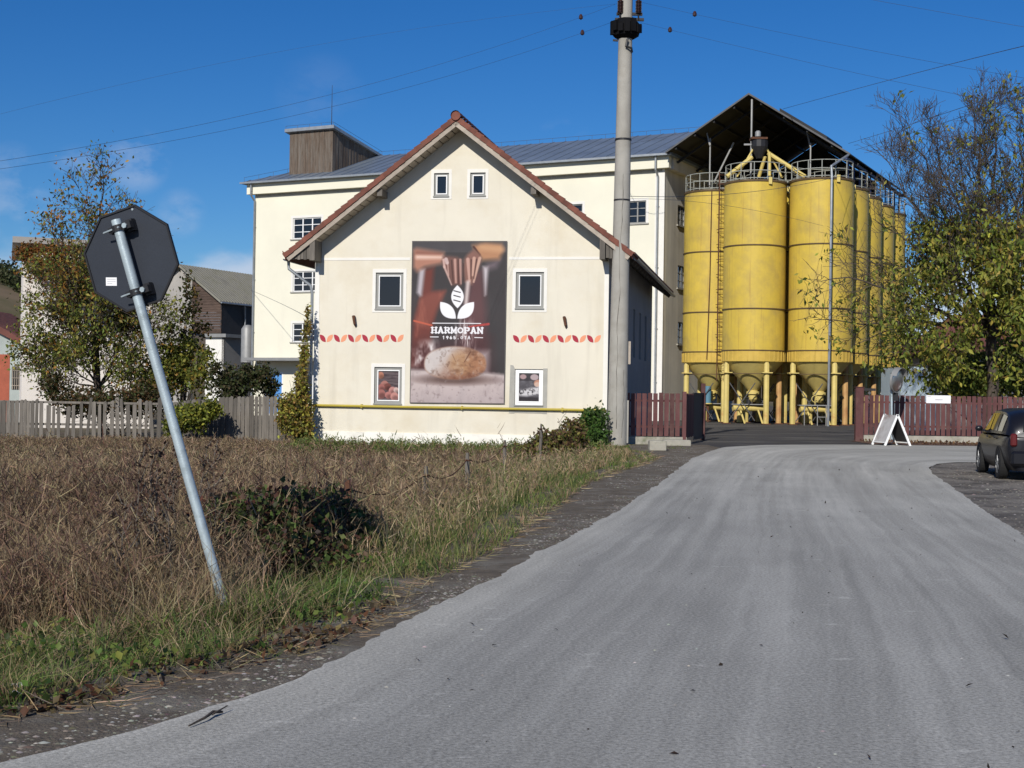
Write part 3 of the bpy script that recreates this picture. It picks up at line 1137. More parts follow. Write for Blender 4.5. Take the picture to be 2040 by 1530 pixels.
# forearms
bn.blend(bn.poly([z1(p) for p in ((205, 250), (270, 220), (760, 300), (760, 430), (720, 500), (420, 560), (280, 640), (210, 560))], .03), (196, 140, 116))
bn.blend(bn.stroke(z1((290, 380)), z1((730, 385)), .022, .016, .04), (240, 208, 190), .9)
bn.blend(bn.stroke(z1((280, 300)), z1((700, 320)), .02, .01, .03), (150, 98, 84), .6)
bn.blend(bn.poly([z1(p) for p in ((1270, 170), (1500, 120), (1780, 150), (1830, 250), (1740, 420), (1450, 440), (1330, 300))], .03), (200, 148, 108))
bn.blend(bn.stroke(z1((1430, 210)), z1((1760, 240)), .03, .035, .05), (224, 176, 132), .7)
bn.blend(bn.stroke(z1((1290, 200)), z1((1400, 340)), .01, .008, .012), (90, 52, 46), .8)
# hands hanging down
bn.blend(bn.poly([z1(p) for p in ((745, 370), (850, 360), (1000, 380), (1075, 420), (1090, 700), (1070, 880), (990, 870), (915, 880), (820, 680), (750, 520))], .02), (140, 100, 90))
bn.blend(bn.poly([z1(p) for p in ((1120, 420), (1180, 330), (1280, 250), (1400, 330), (1425, 470), (1360, 620), (1270, 870), (1140, 820), (1110, 600))], .02), (158, 114, 100))
for (a, b, r0, r1, c_) in (((755, 430), (775, 560), .012, .012, (228, 190, 178)), ((770, 545), (905, 870), .012, .006, (224, 188, 176)),
                           ((830, 480), (850, 700), .007, .007, (214, 176, 164)), ((960, 430), (985, 830), .014, .010, (214, 170, 156)),
                           ((1055, 430), (1075, 850), .014, .008, (206, 164, 152)), ((1190, 420), (1225, 800), .018, .012, (220, 176, 160)),
                           ((1300, 400), (1280, 700), .017, .012, (224, 180, 160)), ((1400, 400), (1300, 820), .016, .010, (226, 184, 162)),
                           ((800, 420), (820, 480), .02, .02, (222, 196, 190))):
    bn.blend(bn.stroke(z1(a), z1(b), r0, r1, .012), c_, .85)
for (a, b) in (((900, 440), (935, 840)), ((1020, 430), (1030, 850)), ((1110, 500), (1120, 800)), ((1250, 430), (1250, 760)), ((1345, 420), (1300, 760))):
    bn.blend(bn.stroke(z1(a), z1(b), .007, .005, .012), (92, 58, 54), .7)
# flour falling
fm = np.clip(bn.noise(60, 12, 5) * .9 + .1, 0, 1)
bn.blend(bn.stroke(z1((1200, 830)), z1((1170, 1200)), .022, .02, .03), (224, 208, 202), .9)
bn.blend(bn.poly([z1(p) for p in ((1120, 1350), (1240, 1350), (1330, 1980), (950, 1980))], .05) * fm, (225, 214, 210), .9)
# flour clouds and table
hl = np.clip(bn.noise(9, 9, 8) * 1.1 + .25, 0, 1)
bn.blend(bn.poly([z2(p) for p in ((200, 520), (330, 420), (560, 400), (600, 560), (480, 850), (180, 800))], .05) * hl, (226, 216, 212))
bn.blend(bn.poly([z2(p) for p in ((1230, 560), (1420, 560), (1400, 860), (1230, 860))], .05) * hl, (214, 204, 202), .8)
bn.blend(bn.poly([z2(p) for p in ((100, 850), (400, 850), (900, 905), (1400, 890), (1700, 915), (1700, 1500), (100, 1500))], .02), (206, 190, 186))
bn.blend(np.clip(bn.noise(16, 14, 11), 0, 1) * (bn.Y > 1.36), (178, 162, 160), .5)
bn.blend(np.clip((bn.Y - 1.52) / .17, 0, 1), (186, 172, 172), .6)
# loaf
lx, ly = z2((890, 760))
lp = [(lx + .325 * math.cos(a), ly + (.185 if math.sin(a) < 0 else .155) * (abs(math.sin(a)) ** .8) * (1 if math.sin(a) > 0 else -1)) for a in np.linspace(0, 2 * math.pi, 60, endpoint=False)]
lm = bn.poly(lp, .012)
bn.blend(np.clip(bn.ell((lx, ly + .16), .36, .05, .05), 0, 1), (110, 82, 74), .8)
bn.blend(lm, (184, 134, 100))
sh = np.clip((bn.Y - ly) / .14, 0, 1)
bn.blend(lm * sh, (146, 92, 70), .75)
fl = np.clip(.75 - (bn.X - lx + .12) * 3.2 - (bn.Y - ly) * 2.6, 0, 1)
bn.blend(lm * fl, (212, 204, 200), .95)
bn.blend(lm * bn.ell((lx + .06, ly - .01), .12, .12, .08), (200, 158, 116), .8)
bn.blend(lm * bn.ell((lx + .22, ly - .01), .1, .1, .08) * .8, (192, 138, 100), .8)
bn.blend(lm * np.clip(bn.noise(18, 26, 17), 0, 1), (226, 218, 212), .3)
bn.blend(bn.stroke(z2((1135, 560)), z2((1040, 720)), .006, .004, .008), (120, 78, 58), .8)
bn.blend(bn.stroke(z2((840, 600)), z2((900, 720)), .005, .004, .008), (150, 110, 84), .6)
# red lines
bn.blend(bn.stroke(z2((215, 70)), z2((500, 140)), .010, .009, .006), (222, 112, 82), .9)
bn.blend(bn.stroke(z2((1100, 160)), z2((1415, 115)), .006, .013, .006), (214, 84, 78), .9)
# emblem: a loaf-shaped ear between two leaves
W_ = (244, 243, 244)


def lens(a, b, w1, w2, n=14):
    a, b = np.array(a), np.array(b)
    d = b - a
    nn_ = np.array([-d[1], d[0]])
    t = np.linspace(0, 1, n)
    s_ = 4 * t * (1 - t)
    return [tuple(a + d * k + nn_ * w1 * q) for k, q in zip(t, s_)] + [tuple(a + d * k - nn_ * w2 * q) for k, q in zip(t[::-1], s_[::-1])]


bn.blend(bn.poly(lens(z1((1010, 875)), z1((1020, 1285)), .275, .275)), W_)
bn.blend(bn.poly(lens(z1((708, 1172)), z1((995, 1468)), .30, .22)), W_)
bn.blend(bn.poly(lens(z1((1312, 1172)), z1((1018, 1468)), .22, .30)), W_)
for k in range(3):
    bn.blend(bn.stroke(z1((950, 975 + 82 * k)), z1((1065, 1005 + 82 * k)), .0055, .0055, .005), (96, 92, 92))
bn.blend(bn.stroke(z2((515, 105)), z2((1290, 107)), .0045, .0045, .004), W_)
for a, b in (((482, 325), (610, 325)), ((1198, 330), (1325, 333))):
    bn.blend(bn.stroke(z2(a), z2(b), .0045, .0045, .004), W_)

# slab lettering in unit cells: strokes (x0,y0,x1,y1), y downwards
GL = {
    'H': [(.2, 0, .2, 1), (.8, 0, .8, 1), (.2, .5, .8, .5), (.02, .06, .4, .06), (.02, .94, .4, .94), (.6, .06, .98, .06), (.6, .94, .98, .94)],
    'A': [(.5, 0, .18, 1), (.5, 0, .82, 1), (.3, .68, .7, .68), (0, .94, .36, .94), (.64, .94, 1, .94), (.36, .05, .55, .05)],
    'R': [(.22, 0, .22, 1), (.22, .06, .62, .06), (.62, .06, .78, .16), (.78, .16, .78, .38), (.78, .38, .62, .5), (.62, .5, .22, .5), (.52, .5, .82, .94), (.02, .06, .3, .06), (.02, .94, .42, .94), (.7, .94, .98, .94)],
    'M': [(.16, 0, .16, 1), (.84, 0, .84, 1), (.16, .05, .5, .75), (.84, .05, .5, .75), (0, .94, .34, .94), (.66, .94, 1, .94), (0, .06, .2, .06), (.8, .06, 1, .06)],
    'P': [(.24, 0, .24, 1), (.24, .06, .64, .06), (.64, .06, .82, .18), (.82, .18, .82, .42), (.82, .42, .64, .56), (.64, .56, .24, .56), (.04, .06, .3, .06), (.04, .94, .46, .94)],
    'N': [(.18, 0, .18, 1), (.82, 0, .82, 1), (.18, .03, .82, .97), (0, .06, .26, .06), (0, .94, .36, .94), (.64, .06, 1, .06)],
    'O': 'ring', '1': [(.5, .05, .5, 1), (.5, .05, .25, .25)], '9': [(.5, .05, .2, .2), (.2, .2, .2, .45), (.2, .45, .5, .58), (.5, .58, .8, .45), (.8, .45, .8, .2), (.8, .2, .5, .05), (.8, .4, .5, 1)],
    '6': [(.55, .02, .2, .55), (.5, .45, .2, .6), (.2, .6, .2, .82), (.2, .82, .5, .97), (.5, .97, .8, .82), (.8, .82, .8, .6), (.8, .6, .5, .45)],
    '5': [(.8, .05, .25, .05), (.25, .05, .22, .48), (.22, .45, .6, .4), (.6, .4, .8, .6), (.8, .6, .78, .85), (.78, .85, .5, .97), (.5, .97, .2, .88)],
    '.': [(.5, .92, .5, .96)], 'T': [(.1, .05, .9, .05), (.5, .05, .5, 1)],
    'a': [(.5, 0, .12, 1), (.5, 0, .88, 1), (.28, .66, .72, .66)],
}


def letters(txt, p0, p1, h, wt, gap=.1, serifw=None):
    n = len(txt)
    dx, dy = (p1[0] - p0[0]) / n, (p1[1] - p0[1]) / n
    cw = dx * (1 - gap)
    for i, ch in enumerate(txt):
        ox, oy = p0[0] + dx * i + dx * gap / 2, p0[1] + dy * i
        g_ = GL[ch]
        if g_ == 'ring':
            a = bn.ell((ox + cw / 2, oy + h / 2), cw * .5, h * .53, .006)
            b = bn.ell((ox + cw / 2, oy + h / 2), cw * .5 - wt * 2, h * .53 - wt * 1.7, .006)
            bn.blend(np.clip(a - b, 0, 1), W_)
            continue
        for (x0, y0, x1, y1) in g_:
            hor = abs(y1 - y0) < .01
            bn.blend(bn.stroke((ox + x0 * cw, oy + y0 * h), (ox + x1 * cw, oy + y1 * h), wt * (.62 if hor else 1), None, .005), W_)


letters('HARMOPAN', z2((488, 170)), z2((1336, 172)), .060, .0085, .04)
letters('1965.OTa', z2((668, 310)), z2((1135, 310)), .030, .0042, .3)
bn.blend(fm * bn.poly([z2(p) for p in ((860, 100), (1080, 100), (1100, 330), (840, 330))], .02), (225, 216, 212), .25)
ed = np.minimum(np.minimum(bn.X, 1 - bn.X), np.minimum(bn.Y, HB - bn.Y))
bn.blend(ed < .008, (112, 108, 104), .8)
bn.blend(lm * np.clip(bn.noise(30, 40, 23) - .25, 0, 1), (110, 74, 56), .55)
bn.blend(lm * np.clip(bn.noise(8, 30, 29) - .1, 0, 1) * np.clip(1.2 - fl, 0, 1), (120, 76, 56), .5)
bn.blend(np.clip(bn.noise(40, 60, 31) - .3, 0, 1) * (bn.Y > 1.37), (150, 132, 130), .6)
gm = bn.a.mean(2, keepdims=True)
bn.a = np.clip(gm + (bn.a - gm) * .82, 0, 1) ** 1.25 * .93
MAT['banner'] = bn.material('banner_print', .55)
q = [hf.px(*p, .05) for p in ((816, 803), (1005, 805), (1010.5, 480), (821, 480))]
banner = print_sheet('banner', hf, q, .05, MAT['banner'], None, 22, 36, .012,
                     'tall bakery banner with hands dusting flour over a round loaf, on the cream gable', 'banner')

# pictures in the two lower windows
p0_ = Pic(200, 300, (70, 58, 60))
for k in range(9):
    p0_.blend(np.abs(p0_.Y - .09 - k * .17 - p0_.X * .06) < .07, (124, 110, 112), .8)
p0_.blend(np.clip(p0_.noise(3, 30, 3), 0, 1), (50, 40, 44), .5)
for (cx, cy, r, c_) in ((.1, .22, .16, (196, 134, 110)), (.3, .72, .20, (186, 128, 116)), (.46, .82, .17, (130, 78, 70)), (.14, .86, .17, (176, 112, 104)),
                        (.14, 1.2, .22, (178, 116, 108)), (.7, 1.02, .19, (206, 146, 138)), (.88, .98, .13, (224, 190, 180)), (.5, 1.25, .17, (196, 130, 122)),
                        (.8, 1.32, .2, (210, 150, 140))):
    p0_.blend(p0_.ell((cx, cy), r, r * 1.1, .03), c_)
    p0_.blend(p0_.ell((cx + .05, cy + .09), r * .8, r * .7, .12), tuple(x * .5 for x in c_), .6)
p1_ = Pic(200, 300, (92, 88, 92))
p1_.blend(np.clip(p1_.noise(5, 8, 4) * .6 + .3, 0, 1), (140, 138, 142), .7)
p1_.blend(p1_.Y < .42, (58, 52, 54), .6)
for (cx, cy, r, c_) in ((.2, .2, .16, (190, 160, 160)), (.75, .22, .2, (196, 176, 176)), (.95, .52, .22, (206, 150, 126)), (.9, .6, .16, (226, 190, 170))):
    p1_.blend(p1_.ell((cx, cy), r, r * .8, .04), c_)
p1_.blend(p1_.poly([(0, .95), (.5, .8), (1, .72), (1, 1.1), (.4, 1.22), (0, 1.2)], .06), (226, 222, 222))
p1_.blend(np.clip(p1_.noise(9, 14, 9) * 1.3 - .2, 0, 1) * p1_.poly([(0, .9), (1, .75), (1, 1.15), (0, 1.2)], .05), (50, 46, 48))
p1_.blend(p1_.Y > 1.28, (52, 46, 48), .8)
for pic in (p0_, p1_):
    pic.a = pic.a * .85
MAT['poster0'] = p0_.material('window_print_eggs', .3)
MAT['poster1'] = p1_.material('window_print_flour', .3)

# house windows
for k, (x0, z0, x1, z1_) in holes.items():
    attic = k.startswith('attic')
    # raised white surround
    w = .10 if attic else .11
    if k != 'lo1':
        mb = MB()
        top = .12
        for (a, b, c_, d_) in ((x0 - w, z0 - w, x1 + w, z0), (x0 - w, z1_, x1 + w, z1_ + top), (x0 - w, z0, x0, z1_), (x1, z0, x1 + w, z1_)):
            rectp(mb, hf, a, b, c_, d_, 0, .014)
        mb.build('window_surround', MAT['white_plaster'], house)
    else:
        mb = MB()
        mb.prism([(x0 - .19, z0 - .28), (x0, z0 - .28), (x0, z1_), (x0 - .06, z1_ + .12), (x0 - .16, z1_ + .14)], hf, 0, .012)
        mb.prism([(x1, z0 - .28), (x1 + .15, z0 - .28), (x1 + .15, z1_ + .03), (x1, z1_ + .03)], hf, 0, .012)
        mb.prism([(x0, z0 - .26), (x1, z0 - .27), (x1, z0), (x0, z0)], hf, 0, .012)
        o = mb.build('window_surround', MAT['raw_plaster'], house)
        o['label'] = 'bare grey plaster round one window'
    mb = MB()
    fm_ = 'grey_pvc' if k != 'lo1' else 'white_paint'
    fw = .085 if not attic else .06
    frame_bars(mb, hf, x0 + .01, z0 + .01, x1 - .01, z1_ - .01, fw if k != 'lo1' else .08, -.12, -.05)
    if k == 'lo0':
        pass
    wd = mb.build('window', MAT[fm_], house)
    ins = fw if k != 'lo1' else .08
    mb = MB()
    frame_bars(mb, hf, x0 + ins + .012, z0 + ins + .012, x1 - ins - .012, z1_ - ins - .012, .035 if k != 'lo1' else .045, -.11, -.035)
    mb.build('sash', MAT['white_paint'], wd)
    rectp(MB(), hf, x0 - .02, z0 - .03, x1 + .02, z0 + .012, -.12, .05).build('sill', MAT['grey_pvc'], wd)
    rectp(MB(), hf, x0 + ins, z0 + ins, x1 - ins, z1_ - ins, -.10, -.085).build('pane', MAT['glass'], wd)
    if k.startswith('lo'):
        j = ins + .05
        pm = MAT['poster0'] if k == 'lo0' else MAT['poster1']
        print_sheet('window_print', hf, [(x0 + j, z0 + j), (x1 - j, z0 + j), (x1 - j, z1_ - j), (x0 + j, z1_ - j)], -.07, pm, wd, 2, 2)

# gas pipe, iron hooks, gutter and downpipe
mb = MB()
pts = []
for px, py in ((618, 807), (720, 809), (820, 811), (920, 812.5), (1020, 814.5), (1120, 816), (1207, 818)):
    x, z = hf.px(px, py, .1)
    pts.append(hf.pt(x, z, .1))
mb.tube(pts, .042, 8)
for k in (1, 3, 5):
    mb.box(pts[k] - hf.n * .05, (.05, .14, .13), x_h, u_h)
mb.build('gas_pipe', MAT['gas_yellow'], house, smooth=True, auto=40)
for px, py in ((707, 640), (1126, 642)):
    x, z = hf.px(px, py)
    mb = MB()
    mb.tube([hf.pt(x - .03, z + .16, .0), hf.pt(x - .02, z + .17, .12), hf.pt(x + .03, z - .1, .13), hf.pt(x + .04, z - .2, .02)], [.05, .055, .045, .02], 6)
    mb.build('iron_hook', MAT['rust'], house)
mb = MB()
eg = [hf.pt(UL - .06, EZ - .10, .55), hf.pt(UL - .06, EZ - .16, -16.5)]
for i in range(2):
    pass
mb.lathe(eg[0], [(.075, 0), (.075, 17.0)], 10, math.pi, 2 * math.pi, xa=x_h, ya=(0, 0, 1), za=u_h)
mb.build('gutter', MAT['zinc'], house)
mb = MB()
mb.lathe(hf.pt(UR + .09, roofz(UR) - .12, .45), [(.075, 0), (.075, 17.0)], 10, math.pi, 2 * math.pi, xa=x_h, ya=(0, 0, 1), za=u_h)
mb.build('gutter', MAT['zinc'], house)
mb = MB()
gp = [hf.pt(UL - .04, EZ - .14, .25), hf.pt(UL - .02, EZ - .42, .25), hf.pt(-.12, EZ - 1.0, .1), hf.pt(-.08, EZ - 1.25, .05), hf.pt(-.08, -.2, .05)]
mb.tube(gp, .055, 10)
mb.build('downpipe', MAT['zinc'], house, smooth=True, auto=50)
MB().tube([hf.pt(UL - .06, EZ + .0, .58), hf.pt(UL - .1, EZ + .1, .6), hf.pt(UL - .14, EZ + .16, .6)], [.05, .03, .01], 6).build('verge_finial', MAT['tile'], house)

# ------------------------------------------------------------------ the mill
M0 = Vector((9.75, 90, 0))
ML = Vector((-19.75, 104.9, 0))
v_m = (ML - M0).normalized()              # along the front, away from the near corner
x_m = -v_m                                # left to right
WM = (ML - M0).length
n_m = Vector((-v_m.y, v_m.x, 0))
if n_m.y > 0:
    n_m = -n_m
u_m = -n_m                                # into the depth
mf = Frame(ML, x_m, n_m)
ms = Frame(M0, u_m, x_m)
DM = 15.0
mill = thing('mill_building', 'tall pale yellow mill with grey sheet metal roof standing behind the gabled house', 'mill', ML)
ETOP, CBOT = 17.3, 16.45
wins = {}
for k, (a, b) in {'a': ((584, 435), (640, 474)), 'b': ((584, 541), (640, 580)), 'c': ((583, 644), (639, 681)),
                  'd': ((1105, 409), (1160, 450)), 'e': ((1252, 401), (1287, 444)), 'f': ((1225, 401), (1222, 444))}.items():
    if k == 'f':
        continue
    wins[k] = mf.rect(a, b)
door = mf.rect((527, 742), (562, 850))
door = (door[0], -.25, door[2], door[3])
gwin = mf.rect((586, 745), (640, 800))
hol = list(wins.values()) + [door, gwin]
mb = MB()
wall_holes(mb, mf, [(0, -.6), (WM, -.6), (WM, ETOP), (0, ETOP)], hol, .18)
mb.build('front_wall', MAT['mill_plaster'], mill, fixn=False)
swin = []
for (ya, yb) in ((408, 450), (528, 575), (641, 686)):
    a = ms.px(1350.5, ya)
    b = ms.px(1357, yb)
    for dx in (0, 4.0):
        swin.append((a[0] + dx, b[1], a[0] + dx + 1.5, a[1]))
mb = MB()
wall_holes(mb, ms, [(0, -.6), (DM, -.6), (DM, ETOP), (0, ETOP)], swin, .18)
mb.build('side_wall', MAT['mill_side'], mill, fixn=False)
mb = MB()
a, b, c, d = ML, ML + u_m * DM, M0 + u_m * DM, M0
for p, q in ((a, b), (b, c)):
    mb.add([p + Vector((0, 0, -.6)), q + Vector((0, 0, -.6)), q + Vector((0, 0, ETOP)), p + Vector((0, 0, ETOP))], [(0, 1, 2, 3)])
mb.build('rear_wall', MAT['mill_side'], mill)
rectp(MB(), mf, WM - .62, -.6, WM + .03, CBOT, -.05, .04).build('corner_pilaster', MAT['white_plaster'], mill)
# cornice box all round
mb = MB()
rectp(mb, mf, -.45, CBOT, WM + .45, ETOP, -.02, .45)
mb.build('cornice', MAT['mill_plaster'], mill)
rectp(MB(), ms, -.45 + .9, CBOT, DM, ETOP, -.02, .45).build('cornice', MAT['mill_side'], mill)
rectp(MB(), mf, .15, CBOT - .16, WM - .15, CBOT, -.02, .10).build('cornice_moulding', MAT['raw_plaster'], mill)
# roof, hipped at the far end
EO = .75
rid = 20.25


def mp(x, dpt, z):
    return ML + x_m * x + u_m * dpt + Vector((0, 0, z))


RS = DM / 2
mb = MB()
e0, e1, e2, e3 = mp(-EO, -EO, ETOP + .05), mp(WM + EO, -EO, ETOP + .05), mp(WM + EO, DM + EO, ETOP + .05), mp(-EO, DM + EO, ETOP + .05)
r0, r1 = mp(5.5, RS, rid), mp(WM + EO, RS, rid)
dn = Vector((0, 0, -.14))
pts = [e0, e1, e2, e3, r0, r1]
mb.add(pts, [(0, 1, 5, 4), (2, 3, 4, 5), (3, 0, 4), (1, 2, 5)])
mb.add([p + dn for p in (e0, e1, e2, e3)] + [e0, e1, e2, e3], [(0, 1, 2, 3), (0, 1, 5, 4), (1, 2, 6, 5), (2, 3, 7, 6), (3, 0, 4, 7)])
mb.build('roof', MAT['sheet_metal'], mill)
slope = (rid - ETOP - .05) / (RS + EO)
for i in range(36):
    x = -.3 + i * .95
    if x < 5.5:
        dmax = (x + EO) / (5.5 + EO) * (RS + EO) - EO
    else:
        dmax = RS
    MB().beam(mp(x, -EO + .03, ETOP + .07), mp(x, dmax, ETOP + .07 + slope * (dmax + EO)), .035, .05).build('roof_seam', MAT['sheet_metal'], mill)
mb = MB()
mb.beam(mp(-EO - .06, -EO - .06, ETOP - .03), mp(WM + EO, -EO - .06, ETOP - .03), .13, .13)
mb.build('gutter', MAT['zinc'], mill)
# thin railings (lightning conductor on stands) along the ridge and hip
for (q0, q1, n) in ((mp(5.5, RS, rid), mp(WM, RS, rid), 26), (mp(-EO + .2, -EO + .1, ETOP + .1), mp(5.5, RS, rid), 9)):
    mb = MB()
    for i in range(n + 1):
        p = q0.lerp(q1, i / n)
        mb.tube([p, p + Vector((0, 0, .3))], .014, 4)
    mb.tube([q0 + Vector((0, 0, .3)), q1 + Vector((0, 0, .3))], .014, 4)
    o = mb.build('roof_conductor', MAT['wire'], mill)
    o['kind'] = 'stuff'
# windows with glazing bars
MAT['white_frame'] = MAT['white_paint']


def bar_window(fr, x0, z0, x1, z1, parent, cols, rows, m, trim=None, sillm=None, rec=.13, open_cols=()):
    mb = MB()
    frame_bars(mb, fr, x0 + .005, z0 + .005, x1 - .005, z1 - .005, .07, -rec, -rec + .07)
    w = mb.build('window', m, parent)
    cw = (x1 - x0) / cols
    for i in range(1, cols):
        rectp(MB(), fr, x0 + cw * i - .045, z0 + .08, x0 + cw * i + .045, z1 - .08, -rec + .005, -rec + .06).build('mullion', m, w)
    for j in range(1, rows):
        for i in range(cols):
            zz = z0 + (z1 - z0) * j / rows
            rectp(MB(), fr, x0 + cw * i + .05, zz - .025, x0 + cw * (i + 1) - .05, zz + .025, -rec + .005, -rec + .05).build('glazing_bar', m, w)
    rectp(MB(), fr, x0 + .06, z0 + .06, x1 - .06, z1 - .06, -rec - .02, -rec).build('pane', MAT['glass'], w)
    if trim is not None:
        mb = MB()
        t = .17
        for (a, b, c_, d_) in ((x0 - t, z1, x1 + t, z1 + t), (x0 - t, z0, x0, z1), (x1, z0, x1 + t, z1)):
            rectp(mb, fr, a, b, c_, d_, -.005, .018)
        mb.build('window_surround', trim, parent)
    rectp(MB(), fr, x0 - .2, z0 - .09, x1 + .2, z0, -.1, .09).build('sill', sillm or MAT['raw_plaster'], w)
    return w


for k, (x0, z0, x1, z1) in wins.items():
    bar_window(mf, x0, z0, x1, z1, mill, 3 if k in 'abc' else 2, 3, MAT['white_paint'] if k in 'abc' else MAT['grey_pvc'], MAT['white_plaster'])
bar_window(mf, *gwin, mill, 3, 2, MAT['white_paint'])
for (x0, z0, x1, z1) in swin:
    bar_window(ms, x0, z0, x1, z1, mill, 2, 3, MAT['grey_pvc'])
# door under a slab
mb = MB()
rectp(mb, mf, door[0], door[1], door[2], door[3], -.16, -.10)
dd = mb.build('door', MAT['blue_door'], mill)
mb = MB()
frame_bars(mb, mf, door[0] - .02, door[1], door[2] + .02, door[3] + .02, .1, -.1, .02)
mb.build('door_frame', MAT['white_paint'], dd)
zc = mf.px(540, 716, 1.2)[1]
sx0, sx1 = mf.px(486, 716, 1.5)[0], mf.px(612, 716, 1.5)[0]
rectp(MB(), mf, sx0, zc - .1, sx1, zc + .12, 0, 1.7).build('door_canopy', MAT['pale_steel'], mill)
# rain pipes on the front
for px in (506, 1309):
    x = mf.px(px, 500, .12)[0]
    mb = MB()
    mb.tube([mf.pt(x, ETOP - .1, .62), mf.pt(x, CBOT - .1, .6), mf.pt(x, CBOT - .5, .14), mf.pt(x, -.3, .14)], .075, 8)
    for zz in (14, 10, 6, 2.5):
        mb.box(mf.pt(x, zz, .08), (.2, .1, .06), x_m, n_m)
    mb.build('downpipe', MAT['zinc'], mill, smooth=True, auto=40)
# timber lantern on the roof
ph = thing('roof_tower', 'weathered plank tower with flat metal lid on the grey mill roof', 'tower', mp(4, 1.6, ETOP + .8))
pd = 1.2
pfr = Frame(mp(0, pd, 0), x_m, n_m)
xa, _ = pfr.px(577, 300)
xb, zb_ = pfr.px(662, 333)
ztp = pfr.px(662, 251)[1]
zb_ = ETOP + .05 + slope * (pd + EO) - .15
pback = pd + 6.6
pbz = rid + .05
sideF = Frame(pfr.pt(xb, 0), u_m, x_m)
mb = MB()
npl = 26
for i in range(npl):
    a, b = xa + (xb - xa) * i / npl, xa + (xb - xa) * (i + 1) / npl - .012
    rectp(mb, pfr, a, zb_ + RNG.uniform(-.05, .02), b, ztp - .1, -.05, RNG.uniform(-.01, .02))
mb.build('plank_front', MAT['tower_wood'], ph)['kind'] = 'stuff'
mb = MB()
for i in range(34):
    a, b = 6.6 * i / 34, 6.6 * (i + 1) / 34 - .012
    f = lambda s_: ztp - .1 + (pbz - ztp) * s_ / 6.6
    g_ = lambda s_: min(zb_ + slope * s_, f(s_) - .01)
    mb.prism([(a, g_(a)), (b, g_(b)), (b, f(b)), (a, f(a))], sideF, -.05, RNG.uniform(-.01, .02))
mb.build('plank_side', MAT['tower_wood'], ph)['kind'] = 'stuff'
lf = Frame(pfr.pt(xa, 0), u_m, -x_m)
MB().prism([(0, zb_), (6.6, pbz - .1), (0, ztp - .1)], lf, -.04, 0).build('plank_wall', MAT['tower_wood'], ph)
mb = MB()
mb.add([pfr.pt(xa - .28, ztp + .02, .3), pfr.pt(xb + .28, ztp + .02, .3), pfr.pt(xb + .2, pbz + .05, -6.7), pfr.pt(xa - .2, pbz + .05, -6.7)] +
       [pfr.pt(xa - .28, ztp - .22, .3), pfr.pt(xb + .28, ztp - .22, .3), pfr.pt(xb + .2, pbz - .16, -6.7), pfr.pt(xa - .2, pbz - .16, -6.7)],
       [(0, 1, 2, 3), (4, 5, 6, 7), (0, 1, 5, 4), (1, 2, 6, 5), (2, 3, 7, 6), (3, 0, 4, 7)])
mb.build('lid', MAT['zinc'], ph)
mb = MB()
for i in range(5):
    p = pfr.pt(xa - .2 + (xb - xa + .4) * i / 4, ztp + .02, .25)
    mb.tube([p, p + Vector((0, 0, .22))], .015, 4)
mb.tube([pfr.pt(xa - .2, ztp + .24, .25), pfr.pt(xb + .2, ztp + .24, .25), pfr.pt(xb + .2, pbz + .3, -6.6)], .015, 4)
mb.build('conductor', MAT['wire'], ph)['kind'] = 'stuff'
rod = pfr.pt(xb - .05, ztp, .1)
ztip = pfr.px(660, 170, .1)[1]
tag(MB().tube([rod, Vector((rod.x, rod.y, ztip))], [.035, .018], 5).build('lightning_rod', MAT['wire']), 'thin lightning rod rising from the plank tower', 'rod')

# ------------------------------------------------------------------ silos
SR = 1.91
CZ = [3.8, 4.47, 7.0, 10.85, 14.75]


